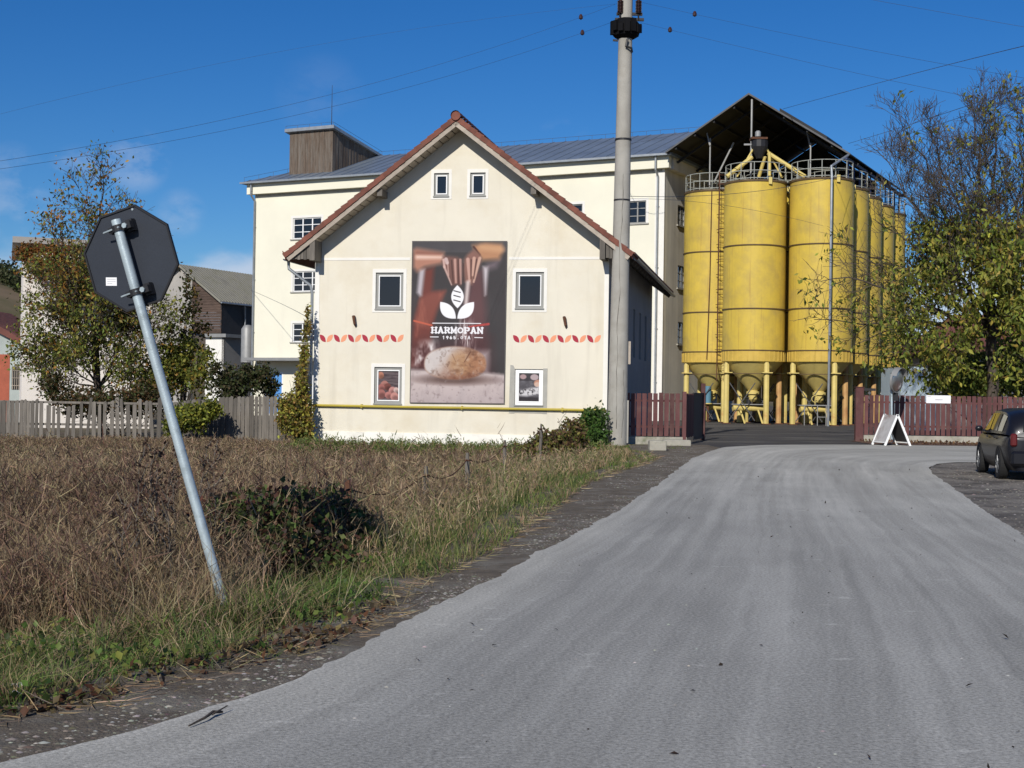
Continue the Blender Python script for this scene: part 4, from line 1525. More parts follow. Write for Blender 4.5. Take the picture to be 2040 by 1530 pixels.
def make_silo(loc, label, group, first=None):
    if first is not None:
        c = copy_tree(first)
        c.location = loc
        c['label'] = label
        return c
    s = thing('grain_silo', label, 'silo', loc, group)
    o_ = Vector(loc)
    MB().lathe(o_, [(SR, CZ[1]), (SR, CZ[2]), (SR, CZ[3]), (SR, CZ[4]), (.02, CZ[4] + .35)], 64).build('shell', MAT['silo'], s, smooth=True, auto=30)
    mb = MB().lathe(o_, [(SR - .01, CZ[0]), (SR + .02, CZ[0]), (SR + .02, CZ[1])], 64)
    bnd = mb.build('lower_band', MAT['silo_band'], s, smooth=True, auto=30)
    mb = MB()
    for k in range(36):
        w = 2 * math.pi * k / 36
        p = o_ + Vector((math.cos(w), math.sin(w), 0)) * (SR + .02)
        mb.beam(p + Vector((0, 0, CZ[0] + .03)), p + Vector((0, 0, CZ[1] - .05)), .03, .05)
    mb.build('stiffener', MAT['silo_band'], bnd)['kind'] = 'stuff'
    for z in CZ[1:]:
        hgt = .035 if z < 14 else .06
        MB().lathe(o_, [(SR - .01, z - hgt), (SR + .05, z - hgt), (SR + .05, z + hgt), (SR - .01, z + hgt)], 64).build('ring', MAT['ring'], s, smooth=True, auto=30)
    MB().lathe(o_, [(SR - .08, CZ[0]), (SR - .12, CZ[0] - .05), (.30, 2.05), (.30, 1.95)], 48).build('cone', MAT['silo_leg'], s, smooth=True, auto=30)
    MB().lathe(o_, [(.30, 2.0), (.40, 1.98), (.40, 1.82), (.28, 1.80), (.26, 1.5), (.12, 1.35)], 24).build('outlet', MAT['silo_leg'], s, smooth=True, auto=30)
    A = R(17)
    feet = []
    for k in range(4):
        w = A + k * math.pi / 2
        dr = Vector((math.cos(w), math.sin(w), 0))
        b = o_ + dr * (SR - .12)
        lg = MB().tube([b + Vector((0, 0, -.06)), b + Vector((0, 0, 3.62)), b + Vector((0, 0, 3.8)) - dr * .05], [.17, .17, .12], 8).build('leg', MAT['silo_leg_rust' if k == 0 else 'silo_leg'], s, smooth=True, auto=40)
        MB().box(b + Vector((0, 0, 3.12)), (.62, .62, .06)).build('flange', MAT['silo_leg'], lg)
        MB().box(b + Vector((0, 0, .01)), (.5, .5, .06)).build('base_plate', MAT['rust'], lg)
        feet.append(b)
    for k in range(4):
        a, b = feet[k], feet[(k + 1) % 4]
        if k in (0, 2):
            for (z0, z1) in ((.2, 2.5), (2.5, .2)):
                MB().beam(a.lerp(b, .08) + Vector((0, 0, z0)), a.lerp(b, .72) + Vector((0, 0, z1)), .05, .05).build('brace', MAT['dark_zinc'], s)
        MB().beam(a + Vector((0, 0, 3.06)), b + Vector((0, 0, 3.06)), .04, .05).build('tie_bar', MAT['ring'], s)
    gr = MB()
    for zz in (.16, .62, 1.12):
        pts = [o_ + Vector((math.cos(w), math.sin(w), 0)) * (SR - .06) + Vector((0, 0, CZ[4] + zz)) for w in np.linspace(0, 2 * math.pi, 29)]
        gr.tube(pts, .026, 5, caps=False)
    for k in range(14):
        w = 2 * math.pi * k / 14
        p = o_ + Vector((math.cos(w), math.sin(w), 0)) * (SR - .06)
        gr.tube([p + Vector((0, 0, CZ[4])), p + Vector((0, 0, CZ[4] + 1.12))], .026, 5)
    gr.build('guard_rail', MAT['rail'], s)
    MB().box(o_ + Vector((.55, -SR - .03, CZ[4] - .02)), (.2, .06, .42)).build('lifting_lug', MAT['silo_leg'], s)
    return s


sg = 'yellow grain silos under the sheet metal canopy'
spC = Vector((18.7, 84, 0))
st = Vector((1.85, 3.75, 0))
silo0 = make_silo(tuple(spC), 'nearest yellow silo, with the grey rain pipe running down in front of it', sg)
silos = {'C': silo0}
names = {
    'B': ((14.87, 85.2, 0), 'whole yellow silo with the yellow pipe trestle on its top'),
    'A': ((12.95, 89.5, 0), 'yellow silo beside the mill wall with a caged ladder on its side'),
    'D': (tuple(spC + st), 'yellow silo just behind the one with the rain pipe, seen as a strip'),
    'E': (tuple(spC + st * 2), 'third yellow silo back in the outer row, a strip behind walnut twigs'),
    'F': (tuple(spC + st * 3), 'fourth yellow silo back in the outer row, a strip behind walnut twigs'),
    'G': (tuple(spC + st * 4), 'farthest yellow silo at the end of the outer row'),
    'A2': ((12.95 + st.x, 89.5 + st.y, 0), 'yellow silo behind the ladder silo, glimpsed between the legs of those in front'),
    'B3': ((14.87 + st.x * 2, 85.2 + st.y * 2, 0), 'yellow silo in the middle of the dark inner row, only its legs in view'),
    'B4': ((14.87 + st.x * 3, 85.2 + st.y * 3, 0), 'yellow silo at the back of the dark inner row, only its legs in view'),
    'B2': ((14.87 + st.x, 85.2 + st.y, 0), 'yellow silo behind the front pair, its rusty legs showing between theirs'),
}
for k, (loc, lab) in names.items():
    silos[k] = make_silo(loc, lab, sg, silo0)
for k in ('D', 'E', 'F', 'G'):
    for ch in silos[k].children:
        if ch.name.startswith('guard_rail'):
            ch.data = ch.data.copy() if False else ch.data
# caged ladder on silo A
a_c = Vector(names['A'][0])
ldir = Vector((.12, -1, 0)).normalized()
lx_ = Vector((-ldir.y, ldir.x, 0))
lb = a_c + ldir * (SR + .12)
mb = MB()
for s_ in (-.24, .24):
    mb.beam(lb + lx_ * s_ + Vector((0, 0, 2.6)), lb + lx_ * s_ + Vector((0, 0, 15.9)), .05, .05)
z = 2.8
while z < 15.8:
    mb.tube([lb - lx_ * .24 + Vector((0, 0, z)), lb + lx_ * .24 + Vector((0, 0, z))], .015, 4)
    z += .3
lad = mb.build('ladder', MAT['rust'], silos['A'])
mb = MB()
hoops = np.arange(4.6, 15.6, .95)
for z in hoops:
    pts = [lb + lx_ * (.38 * math.cos(w)) + ldir * (.05 + .68 * math.sin(w)) + Vector((0, 0, z)) for w in np.linspace(0, math.pi, 9)]
    mb.tube(pts, .02, 4)
for w in (.6, 1.57, 2.54):
    p = lb + lx_ * (.38 * math.cos(w)) + ldir * (.05 + .68 * math.sin(w))
    mb.tube([p + Vector((0, 0, 4.6)), p + Vector((0, 0, 15.5))], .016, 4)
mb.build('ladder_cage', MAT['rust'], lad)
MB().tube([a_c + Vector((-.45, -SR - .03, 14.7)), a_c + Vector((-.5, -SR - .05, 9)), a_c + Vector((-.62, -SR - .03, 4))], .03, 5).build('cable', MAT['rust'], silos['A'])

# ------------------------------------------------------------------ canopy over the silos
xg = Vector((.8926, -.4508, 0))
ug = Vector((.4508, .8926, 0))
Q0 = Vector((15.2, 85.9, 0))
cf = Frame(Q0, xg, -ug)
ap = cf.px(1492, 186)
lf_ = cf.px(1326, 303)
rg_ = cf.px(1694, 306)
can = thing('silo_canopy', 'open dark gabled sheet metal roof sheltering the yellow silos', 'canopy', Q0)
LC = 17.4


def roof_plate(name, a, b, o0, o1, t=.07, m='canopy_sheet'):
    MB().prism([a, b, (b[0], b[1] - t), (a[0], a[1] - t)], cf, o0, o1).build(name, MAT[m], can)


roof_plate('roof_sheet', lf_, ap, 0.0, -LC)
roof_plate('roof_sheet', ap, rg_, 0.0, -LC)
# raised rear part of the roof
k1, k2 = .28, .72
A1 = (ap[0] + (rg_[0] - ap[0]) * .18, ap[1] + (rg_[1] - ap[1]) * .18 + .3)
A2 = (ap[0] + (rg_[0] - ap[0]) * .66, ap[1] + (rg_[1] - ap[1]) * .66 + .3)
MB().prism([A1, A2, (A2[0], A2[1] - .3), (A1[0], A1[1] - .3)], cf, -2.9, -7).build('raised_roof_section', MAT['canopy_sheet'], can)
for a, b in ((lf_, ap), (ap, rg_)):
    MB().prism([(a[0], a[1] + .03), (b[0], b[1] + .03), (b[0], b[1] - .09), (a[0], a[1] - .09)], cf, .0, .06).build('verge_trim', MAT['dark_zinc'], can)
# purlins and rafters underneath
for a, b in ((lf_, ap), (ap, rg_)):
    for f in (.12, .35, .58, .82):
        p = (a[0] + (b[0] - a[0]) * f, a[1] + (b[1] - a[1]) * f - .17)
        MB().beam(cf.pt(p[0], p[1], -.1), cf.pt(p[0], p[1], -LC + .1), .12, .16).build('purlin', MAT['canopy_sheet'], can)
    for o_ in (-2.2, -6.0, -9.8, -13.6, -17):
        MB().beam(cf.pt(a[0], a[1] - .34, o_), cf.pt(b[0], b[1] - .34, o_), .14, .14).build('rafter', MAT['black_iron'], can)
# posts
def cpost(px, ytop, ybot, o, w=.10):
    x, zt_ = cf.px(px, ytop, o)
    _, zb_ = cf.px(px, ybot, o)
    MB().tube([cf.pt(x, zb_, o), cf.pt(x, zt_, o)], w / 2, 6).build('post', MAT['pale_steel'], can)


cpost(1498, 198, 352, -.15, .13)
cpost(1415, 275, 372, -1.5)
cpost(1615, 285, 352, -1.2)
for (pa, ya, pb, yb, o) in ((1405, 252, 1414, 290, -1.4), (1608, 265, 1614, 292, -1.2)):
    xa, za = cf.px(pa, ya, o)
    xb_, zb2 = cf.px(pb, yb, o)
    MB().beam(cf.pt(xa, za, o), cf.pt(xb_, zb2, o), .08, .08).build('strut', MAT['pale_steel'], can)
xl, zl = cf.px(1462, 284, -3)
xr, zr = cf.px(1422, 365, -3)
MB().beam(cf.pt(xl, zl, -3), cf.pt(xr, zr, -3), .1, .1).build('strut', MAT['pale_steel'], can)
for i in range(11):
    o_ = -1.0 - i * 1.55
    x = rg_[0] - .35
    z1 = rg_[1] - .12
    MB().tube([cf.pt(x, 14.75, o_), cf.pt(x, z1, o_)], .05, 5).build('post', MAT['navy_rail'], can)
MB().beam(cf.pt(rg_[0] - .3, rg_[1] - .22, -.2), cf.pt(rg_[0] - .3, rg_[1] - .22, -LC), .12, .16).build('eave_beam', MAT['navy_rail'], can)
# back wall of the covered space: posts and sheeting of the far end
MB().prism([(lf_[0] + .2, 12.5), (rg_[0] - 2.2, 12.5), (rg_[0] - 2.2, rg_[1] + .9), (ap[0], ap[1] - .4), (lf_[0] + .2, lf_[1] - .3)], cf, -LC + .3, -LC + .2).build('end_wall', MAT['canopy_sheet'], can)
# gutter outlet and rain pipe in front of the nearest silo
px0, pz0 = cf.px(1690, 306, .05)
pa = cf.pt(px0, pz0 - .1, .1)
pb = P(1656, 331, 81.4)
pc = P(1657, 349, 81.4)
pe = Vector((pc.x - .02, pc.y, -.02))
MB().tube([pa, pb, pc, Vector((pc.x, pc.y, 8)), pe], .075, 8).build('downpipe', MAT['zinc'], can, smooth=True, auto=40)

# pipe trestle on the left front silo
tb = Vector(names['B'][0])
tr = thing('grain_distributor', 'yellow pipe trestle with a small grey motor on top of a silo', 'machine', tb + Vector((0, 0, CZ[4])))
tf = Frame(tb + Vector((0, -.3, 0)), (1, 0, 0), (0, -1, 0))
tp = lambda x, y, o=0: tf.pt(*tf.px(x, y, o), o)
for (p, q, r) in (((1506, 287), (1468, 352), .06), ((1521, 284), (1558, 354), .06), ((1500, 300), (1527, 299), .05)):
    MB().tube([tp(*p), tp(*q)], r, 6).build('trestle_leg', MAT['silo_leg'], tr)
for (p, q, oa, ob, r) in (((1498, 313), (1448, 352), 0, .4, .13), ((1530, 305), (1604, 352), .2, .8, .13), ((1524, 312), (1512, 352), 0, -.6, .11), ((1533, 303), (1533, 350), .3, .3, .1)):
    MB().tube([tp(*p, oa), tp(*q, ob)], r, 8).build('grain_pipe', MAT['silo_leg'], tr, smooth=True, auto=40)
MB().lathe(tp(1513, 300), [(.35, .62), (.52, .6), (.52, .2), (.18, -.5)], 12).build('hopper', MAT['black_iron'], tr)
MB().box(tp(1511, 277), (1.0, .8, .12)).build('platform', MAT['rust'], tr)
MB().lathe(tp(1510, 273) + Vector((0, 0, .02)), [(.02, 0), (.18, 0), (.18, .28), (.1, .36), (.02, .36)], 12).build('motor', MAT['pale_steel'], tr, smooth=True, auto=40)
MB().beam(tp(1482, 288), tp(1497, 288), .1, .1).build('bracket', MAT['pale_steel'], tr)

# machines under the silos
def conveyor(px, label, y, blue=False):
    c = Vector((P(px, 830, y).x, y, 0))
    t = thing('screw_conveyor', label, 'conveyor', c, 'screw conveyors under the silos')
    MB().tube([c + Vector((-1.0, 0, .95)), c + Vector((1.0, .3, .95))], .2, 10).build('trough', MAT['silo_leg'], t, smooth=True, auto=40)
    MB().box(c + Vector((0, .1, 1.18)), (2.2, .55, .05)).build('cover', MAT['pale_steel'], t)
    for s_ in (-.55, .55):
        MB().beam(c + Vector((s_, 0, .85)), c + Vector((s_ + .28, -.1, 0)), .1, .1).build('leg', MAT['silo_leg'], t)
    MB().lathe(c + Vector((0, .1, 1.2)), [(.16, 0), (.16, .35), (.24, .36), (.24, .42)], 12).build('inlet', MAT['blue_pipe' if blue else 'black_iron'], t)
    return t


conveyor(1492, 'yellow screw conveyor on splayed legs below the silo that carries the trestle', 85.2)
conveyor(1626, 'yellow screw conveyor behind a grey steel frame below the nearest silo', 84.2)
conveyor(1407, 'yellow screw conveyor with blue inlet pipe below the ladder silo', 89.3, True)
bp_ = Vector((P(1410, 800, 88.6).x, 88.6, 0))
t = thing('blue_pipe', 'short upright blue pipe under the ladder silo', 'pipe', bp_)
MB().tube([bp_ + Vector((0, 0, 1.2)), bp_ + Vector((0, 0, 2.3))], .22, 12).build('tube', MAT['blue_pipe'], t, smooth=True, auto=40)
MB().lathe(bp_ + Vector((0, 0, 1.15)), [(.3, 0), (.3, .06), (.1, .07)], 12).build('collar', MAT['silo_leg'], t)
MB().beam(bp_, bp_ + Vector((0, 0, 1.15)), .12, .12).build('foot', MAT['rust'], t)
sf = Vector((P(1625, 830, 82.6).x, 82.6, 0))
t = thing('steel_frame', 'pale grey steel frame table with a handwheel under the nearest silo', 'frame', sf)
for dx in (-.68, .1, .62):
    MB().beam(sf + Vector((dx, 0, -.02)), sf + Vector((dx, 0, 1.2)), .05, .05).build('leg', MAT['pale_steel'], t)
MB().beam(sf + Vector((-.75, 0, 1.2)), sf + Vector((.7, 0, 1.2)), .07, .05).build('top_rail', MAT['pale_steel'], t)
MB().beam(sf + Vector((.1, 0, .5)), sf + Vector((.62, 0, .5)), .05, .04).build('cross_rail', MAT['pale_steel'], t)
mb = MB()
mb.tube([sf + Vector((-.05 + .2 * math.cos(w), 0, 1.58 + .2 * math.sin(w))) for w in np.linspace(0, 2 * math.pi, 15)], .025, 5, caps=False)
mb.tube([sf + Vector((-.05, 0, 1.2)), sf + Vector((-.05, 0, 1.58)), sf + Vector((.1, 0, 1.7))], .025, 5)
mb.build('handwheel', MAT['silo_leg'], t)

# ------------------------------------------------------------------ utility pole
pb_ = G(1229, 890, -.08)
pole = thing('utility_pole', 'thick cracked concrete utility pole with black insulators at its top', 'pole', pb_)
lean = Vector((.0062, 0, 1))
PH = 15.6
o = MB().tube([pb_ + lean * z for z in (-.2, 3, 6, 9, 12, PH)], [.335, .31, .285, .262, .238, .21], 24).build('shaft', MAT['concrete'], pole, smooth=True, auto=40)
for z in (8.1, 10.1):
    MB().lathe(pb_ + lean * z, [(.262, -.03), (.272, -.03), (.272, .03), (.262, .03)], 24).build('steel_band', MAT['black_iron'], pole)
rr = random.Random(3)
pts = []
z, w = .6, -1.75
while z < 9.0:
    rad = .335 - (z + .2) * .0079 + .004
    pts.append(pb_ + lean * z + Vector((math.cos(w), math.sin(w), 0)) * rad)
    z += rr.uniform(.12, .35)
    w += rr.uniform(-.09, .09)
MB().tube(pts, [max(.004, .013 * rr.random()) for _ in pts], 4).build('crack', MAT['crack'], pole)
pts = []
z, w = .3, -1.2
while z < 2.6:
    rad = .335 - (z + .2) * .0079 + .003
    pts.append(pb_ + lean * z + Vector((math.cos(w), math.sin(w), 0)) * rad)
    z += rr.uniform(.12, .3)
    w += rr.uniform(-.12, .12)
MB().tube(pts, .006, 4).build('crack', MAT['crack'], pole)
yP = pb_.y
hd = lambda x, y, dy=0: P(x, y, yP + dy)
# joint box clamped round the shaft
c = hd(1247, 58)
mb = MB()
mb.lathe(c, [(.24, -.34), (.42, -.24), (.46, -.1), (.46, .16), (.3, .32), (.22, .34)], 10)
mb.build('head_collar', MAT['soot_iron'], pole)
for k in range(7):
    w = -2.9 + k * .45
    d_ = Vector((math.cos(w), math.sin(w), 0))
    MB().box(c + d_ * .42 + Vector((0, 0, .05 * math.sin(k * 2.1))), (.16, .2, .34 + .1 * math.cos(k * 1.7)), Vector((-d_.y, d_.x, 0)), d_).build('collar_lug', MAT['soot_iron'], pole)
for px, dy in ((1236, -.15), (1272, -.05)):
    b = hd(px, 27, dy)
    t_ = hd(px + 1, 1, dy)
    mb = MB()
    n = 9
    prof = []
    L = (t_ - b).length
    for i in range(n):
        z0 = L * i / n
        prof += [(.07, z0), (.11, z0 + L * .035), (.105, z0 + L * .06), (.07, z0 + L * .08)]
    mb.lathe(b, [(.02, 0)] + prof + [(.05, L), (.05, L + .2), (.01, L + .2)], 12)
    mb.build('insulator', MAT['ceramic'], pole, smooth=True, auto=50)
    MB().tube([hd(px, 40, dy), b], .03, 5).build('pin', MAT['black_iron'], pole)
MB().box(hd(1254, 28), (.85, .12, .08)).build('cross_bar', MAT['black_iron'], pole)
MB().box(hd(1254, 39), (.95, .12, .08)).build('cross_bar', MAT['black_iron'], pole)
MB().tube([hd(1250, 78, -.3), hd(1247, 92, -.32), hd(1258, 96, -.3), hd(1259, 104, -.2)], .04, 6).build('cable_tail', MAT['black_iron'], pole)
MB().beam(hd(1221, 80), hd(1231, 81), .06, .06).build('bracket', MAT['black_iron'], pole)
MB().box(hd(1252, 703, .1), (.12, .3, .75)).build('meter_box', MAT['pale_wood'], pole)
MB().box(hd(1248, 840, -.05) - Vector((0, 0, 0)), (.12, .15, 1.4)).build('stub_post', MAT['concrete'], pole)


# ------------------------------------------------------------------ overhead wires
def wire(p, q, sag, r, label, n=18, group='overhead wires'):
    p, q = Vector(p), Vector(q)
    pts = []
    for i in range(n + 1):
        t = i / n
        v = p.lerp(q, t)
        v.z -= sag * 4 * t * (1 - t)
        pts.append(v)
    return tag(MB().tube(pts, r, 4).build('overhead_wire', MAT['wire'], smooth=True), label, 'wire', group)


def wire3(a, b, c, r, label, n=20):
    """through three points, as a parabola"""
    a, b, c = map(Vector, (a, b, c))
    pts = []
    tb_ = (b - a).length / ((b - a).length + (c - b).length)
    for i in range(n + 1):
        t = i / n
        # Lagrange on 0, tb, 1
        la = (t - tb_) * (t - 1) / (tb_)
        lb2 = t * (t - 1) / (tb_ * (tb_ - 1))
        lc = t * (t - tb_) / (1 - tb_)
        pts.append(a * la + b * lb2 + c * lc)
    return tag(MB().tube(pts, r, 4).build('overhead_wire', MAT['wire'], smooth=True), label, 'wire', 'overhead wires')


wu = wire3(hd(1232, 6), P(660, 188, 36), P(-60, 330, 27), .004, 'upper wire of the thin pair from the pole head over the plank tower')
wl = wire3(hd(1222, 43), P(660, 213, 36), P(-60, 345, 27), .004, 'lower wire of the thin pair from the pole head past the lightning rod')
wire3(P(1225, 8, yP), P(600, 95, 44), P(-60, 243, 40), .003, 'faint highest wire crossing the empty blue sky towards the hill')
wr = wire3(hd(1276, 45), P(1600, 122, 38), P(2110, 228, 28), .0045, 'thin wire running from the pole head over the canopy ridge into the walnut tree')
wq = wire3(hd(1280, 5), P(1600, 74, 38), P(2110, 167, 28), .0045, 'thin wire from the top insulator crossing two heavier wires above the walnut tree')
wire3(P(1640, -18, 44), P(1840, 18, 42), P(2110, 66, 40), .005, 'faint wire cutting the empty top corner of the sky above all others')
wire3(cf.pt(*cf.px(1560, 217, -.4), -.4), P(1800, 152, 60), P(2110, 75, 35), .012, 'bold black wire rising from the right slope of the silo canopy')
wire3(P(1690, 286, 80), P(1860, 233, 55), P(2110, 148, 35), .011, 'upper black wire of the pair rising from the canopy eave through the walnut top')
wire3(P(1705, 298, 80), P(1870, 248, 55), P(2110, 164, 35), .010, 'lower black wire of the pair rising from the canopy eave through the walnut top')
wire3(P(1256, 391, yP), P(1470, 385, 60), P(1690, 347, 81), .012, 'service wire from the pole passing in front of the two front silos near their tops')
wire3(P(1256, 396, yP), P(1450, 410, 62), P(1640, 450, 81), .008, 'thin service wire sagging from the pole across the front silos below their tops')
wire3(mf.pt(*mf.px(500, 578, .1), .1), P(560, 605, 80), hf.pt(*hf.px(624, 640, .1), .1), .012, 'short wire slanting from the mill wall to the corner of the gabled house')
wire3(mf.pt(*mf.px(1240, 270, -.2), 0), P(1290, 280, 84), P(1370, 262, 84), .012, 'short wire along the mill roof edge to the canopy')
for k, (x, w_) in enumerate(((1157, wu), (1160, wl), (1335, wr), (1384, wq))):
    cand = [v.co.copy() for v in w_.data.vertices]
    pr2 = lambda v: 1020 + FPX * (v - CAM).dot(rgt) / (v - CAM).dot(fwd)
    cand.sort(key=lambda v: abs(pr2(v) - x))
    a, b = cand[0], next(v for v in cand if (pr2(v) - x) * (pr2(cand[0]) - x) < 0)
    t_ = (x - pr2(a)) / (pr2(b) - pr2(a))
    c = a.lerp(b, t_)
    tag(MB().lathe(c, [(.02, -.08), (.065, -.05), (.065, .02), (.04, .08), (.01, .1)], 8).build('strain_insulator', MAT['ceramic']),
        ['small insulator on the upper wire left of the pole head', 'small insulator on the lower wire left of the pole head',
         'small insulator on the lower wire right of the pole head', 'small insulator on the upper wire right of the pole head'][k], 'insulator', 'wire insulators')

# ------------------------------------------------------------------ leaning stop sign seen from behind
D0 = 9.6
sb = G(455, 1236, -.05)
stp = P(231, 438, sb.y)
sign = thing('road_sign', 'leaning octagonal road sign with dark back on a galvanized pole in weeds', 'sign', sb)
ax = (stp - sb).normalized()
nb_ = Vector((-math.sin(SUN_AZ), -math.cos(SUN_AZ), 0))
nb_ = (nb_ - ax * nb_.dot(ax)).normalized()
hx_ = ax.cross(nb_)
# plate
pc_ = P(262, 515, sb.y)
tmid = (pc_ - sb).dot(ax)
axis_pt = sb + ax * tmid
def on_plate(px, py):
    d = ray(px, py)
    return CAM + d * ((axis_pt - nb_ * .075 - CAM).dot(nb_) / d.dot(nb_))


cenp = on_plate(261, 515)
aph = 100 / FPX * sb.y


class SFrame(Frame):
    def __init__(s, o, x, z, n):
        s.o, s.x, s.zv, s.n = Vector(o), Vector(x), Vector(z), Vector(n)

    def pt(s, x, z, o=0.0):
        return s.o + s.x * x + s.zv * z + s.n * o


sfm = SFrame(cenp, hx_, ax, nb_)
oc = [(aph / math.cos(R(22.5)) * math.cos(R(22.5 + 45 * k)), aph / math.cos(R(22.5)) * math.sin(R(22.5 + 45 * k))) for k in range(8)]
o = MB().prism(oc, sfm, -.004, .0).build('plate', MAT['sign_back'], sign)
MB().prism([(x * .985, z * .985) for x, z in oc], sfm, -.009, -.006).build('front_face', MAT['sign_red'], sign)
mb = MB()
for k in range(8):
    a, b = oc[k], oc[(k + 1) % 8]
    mb.prism([a, b, (b[0] * .965, b[1] * .965), (a[0] * .965, a[1] * .965)], sfm, -.012, .010)
mb.build('rim', MAT['black_iron'], sign)['kind'] = 'stuff'
MB().tube([sb - ax * .3, stp], .036, 20).build('pole', MAT['galv'], sign, smooth=True, auto=40)
for py_ in (455, 582):
    zz = (P(232 + (py_ - 440) * .283, py_, sb.y) - sb).dot(ax)
    cc = sb + ax * zz
    cl_ = MB().lathe(cc, [(.039, -.022), (.047, -.022), (.047, .022), (.039, .022)], 20, xa=hx_, ya=nb_, za=ax).build('clamp', MAT['black_iron'], sign)
    MB().box(cc + hx_ * .075 + nb_ * -.005, (.075, .05, .05), hx_, nb_, ax).build('clamp_jaw', MAT['black_iron'], cl_)
    MB().box(cc - hx_ * .055 + nb_ * -.005, (.04, .04, .042), hx_, nb_, ax).build('clamp_jaw', MAT['black_iron'], cl_)
    MB().box(cc + hx_ * .085 - nb_ * .04, (.05, .05, .085), hx_, nb_, ax).build('clamp_foot', MAT['black_iron'], cl_)
    MB().box(cc - hx_ * .05 - nb_ * .045, (.05, .05, .05), hx_, nb_, ax).build('clamp_foot', MAT['black_iron'], cl_)
    MB().tube([cc - hx_ * .12 + nb_ * .012, cc + hx_ * .03 + nb_ * .04], .007, 6).build('bolt', MAT['galv'], cl_)
    MB().lathe(cc + hx_ * .07 + nb_ * .024, [(.0, .012), (.020, .012), (.020, 0)], 6, xa=hx_, ya=ax, za=nb_).build('nut', MAT['galv'], cl_)
sx_, sz_ = (on_plate(222, 561) - cenp).dot(hx_), (on_plate(222, 561) - cenp).dot(ax)
q_ = [(sx_ - .045, sz_ - .03), (sx_ + .045, sz_ - .03), (sx_ + .045, sz_ + .03), (sx_ - .045, sz_ + .03)]
tl = math.atan2(ax.x, ax.z)
q_ = [(sx_ + (a - sx_) * math.cos(tl) - (b - sz_) * math.sin(tl), sz_ + (a - sx_) * math.sin(tl) + (b - sz_) * math.cos(tl)) for a, b in q_]
stk = MB().prism(q_, sfm, 0, .0015).build('sticker', MAT['paper'], sign)
for k in range(3):
    a = .25 + .25 * k
    l0 = Vector(q_[0]).lerp(Vector(q_[3]), a)
    l1 = Vector(q_[1]).lerp(Vector(q_[2]), a)
    d = (l1 - l0)
    p, q2 = l0 + d * .12, l0 + d * (.9 if k else .6)
    up_ = Vector(q_[3]) - Vector(q_[0])
    u2 = up_ * .045
    MB().prism([tuple(p), tuple(q2), tuple(q2 + u2), tuple(p + u2)], sfm, .0015, .0022).build('print_line', MAT['ink'], stk)
MB().lathe(sfm.pt(*((lambda v: ((v - cenp).dot(hx_), (v - cenp).dot(ax)))(on_plate(264, 417))), 0), [(0, .004), (.009, .004), (.009, 0)], 8, xa=hx_, ya=ax, za=nb_).build('rivet', MAT['galv'], sign)


# ------------------------------------------------------------------ maroon picket fences
def picket_fence(name, label, p0, p1, zb, zt, pitch, w, m='maroon', rails=(.22, .82), kerb=True, kz=None, jag=.012, seed=1, gap_post=None, face=-1):
    rr = random.Random(seed)
    p0, p1 = Vector(p0), Vector(p1)
    d = (p1 - p0)
    L = d.length
    d.normalize()
    nrm = Vector((d.y, -d.x, 0))
    f = thing(name, label, 'fence', (p0.x, p0.y, 0))
    fr = Frame((p0.x, p0.y, 0), d, nrm)
    n = int(L / pitch)
    for i in range(n):
        x = i * pitch
        a, b = zb + rr.uniform(-.01, .01), zt + rr.uniform(-jag, jag)
        t = rr.uniform(-.006, .006)
        MB().prism([(x, a), (x + w, a), (x + w + t, b), (x + t, b)], fr, 0, .022).build('picket', MAT[m], f)
    for r_ in rails:
        z = zb + (zt - zb) * r_
        rectp(MB(), fr, -.02, z - .035, L + .02, z + .035, -.045, -.002).build('rail', MAT[m], f)
    return f, fr, L


# right of the gate
fy = 53.0
xr0 = P(1722, 800, fy).x
zt_, zb_ = P(1880, 789, fy).z, P(1880, 868, fy).z
frr, frf, frL = picket_fence('picket_fence', 'maroon picket fence with a small white sign, along the far road edge', (xr0, fy, 0), (xr0 + 9.5, fy, 0), zb_, zt_, .197, .152, seed=4)
for i in range(4):
    x = 1.4 + i * 2.6
    rectp(MB(), frf, x, 0, x + .09, zt_ - .1, -.13, -.047).build('post', MAT['maroon'], frr)
rectp(MB(), frf, -.15, -.1, 9.6, zb_ - .02, -.22, .06).build('kerb', MAT['kerb'], frr)
gpL = P(1703, 800, fy).x
gpR = P(1719, 800, fy).x
gp_ = thing('gate_post', 'stout maroon gate post at the near end of the white-signed picket fence', 'post', (gpL, fy, 0))
MB().box(((gpL + gpR) / 2, fy - .05, P(1710, 772, fy).z / 2 - .05), (gpR - gpL, .25, P(1710, 772, fy).z + .1)).build('shaft', MAT['maroon'], gp_, bevel=.015)
MB().box(((gpL + gpR) / 2, fy - .05, P(1710, 772, fy).z + .015), (gpR - gpL + .04, .29, .03)).build('cap', MAT['maroon'], gp_)
MB().beam((gpR, fy + .3, P(1730, 776, fy).z), (gpR + .55, fy + .3, P(1730, 776, fy).z), .14, .1).build('hinge_rail', MAT['dark_frame'], gp_)
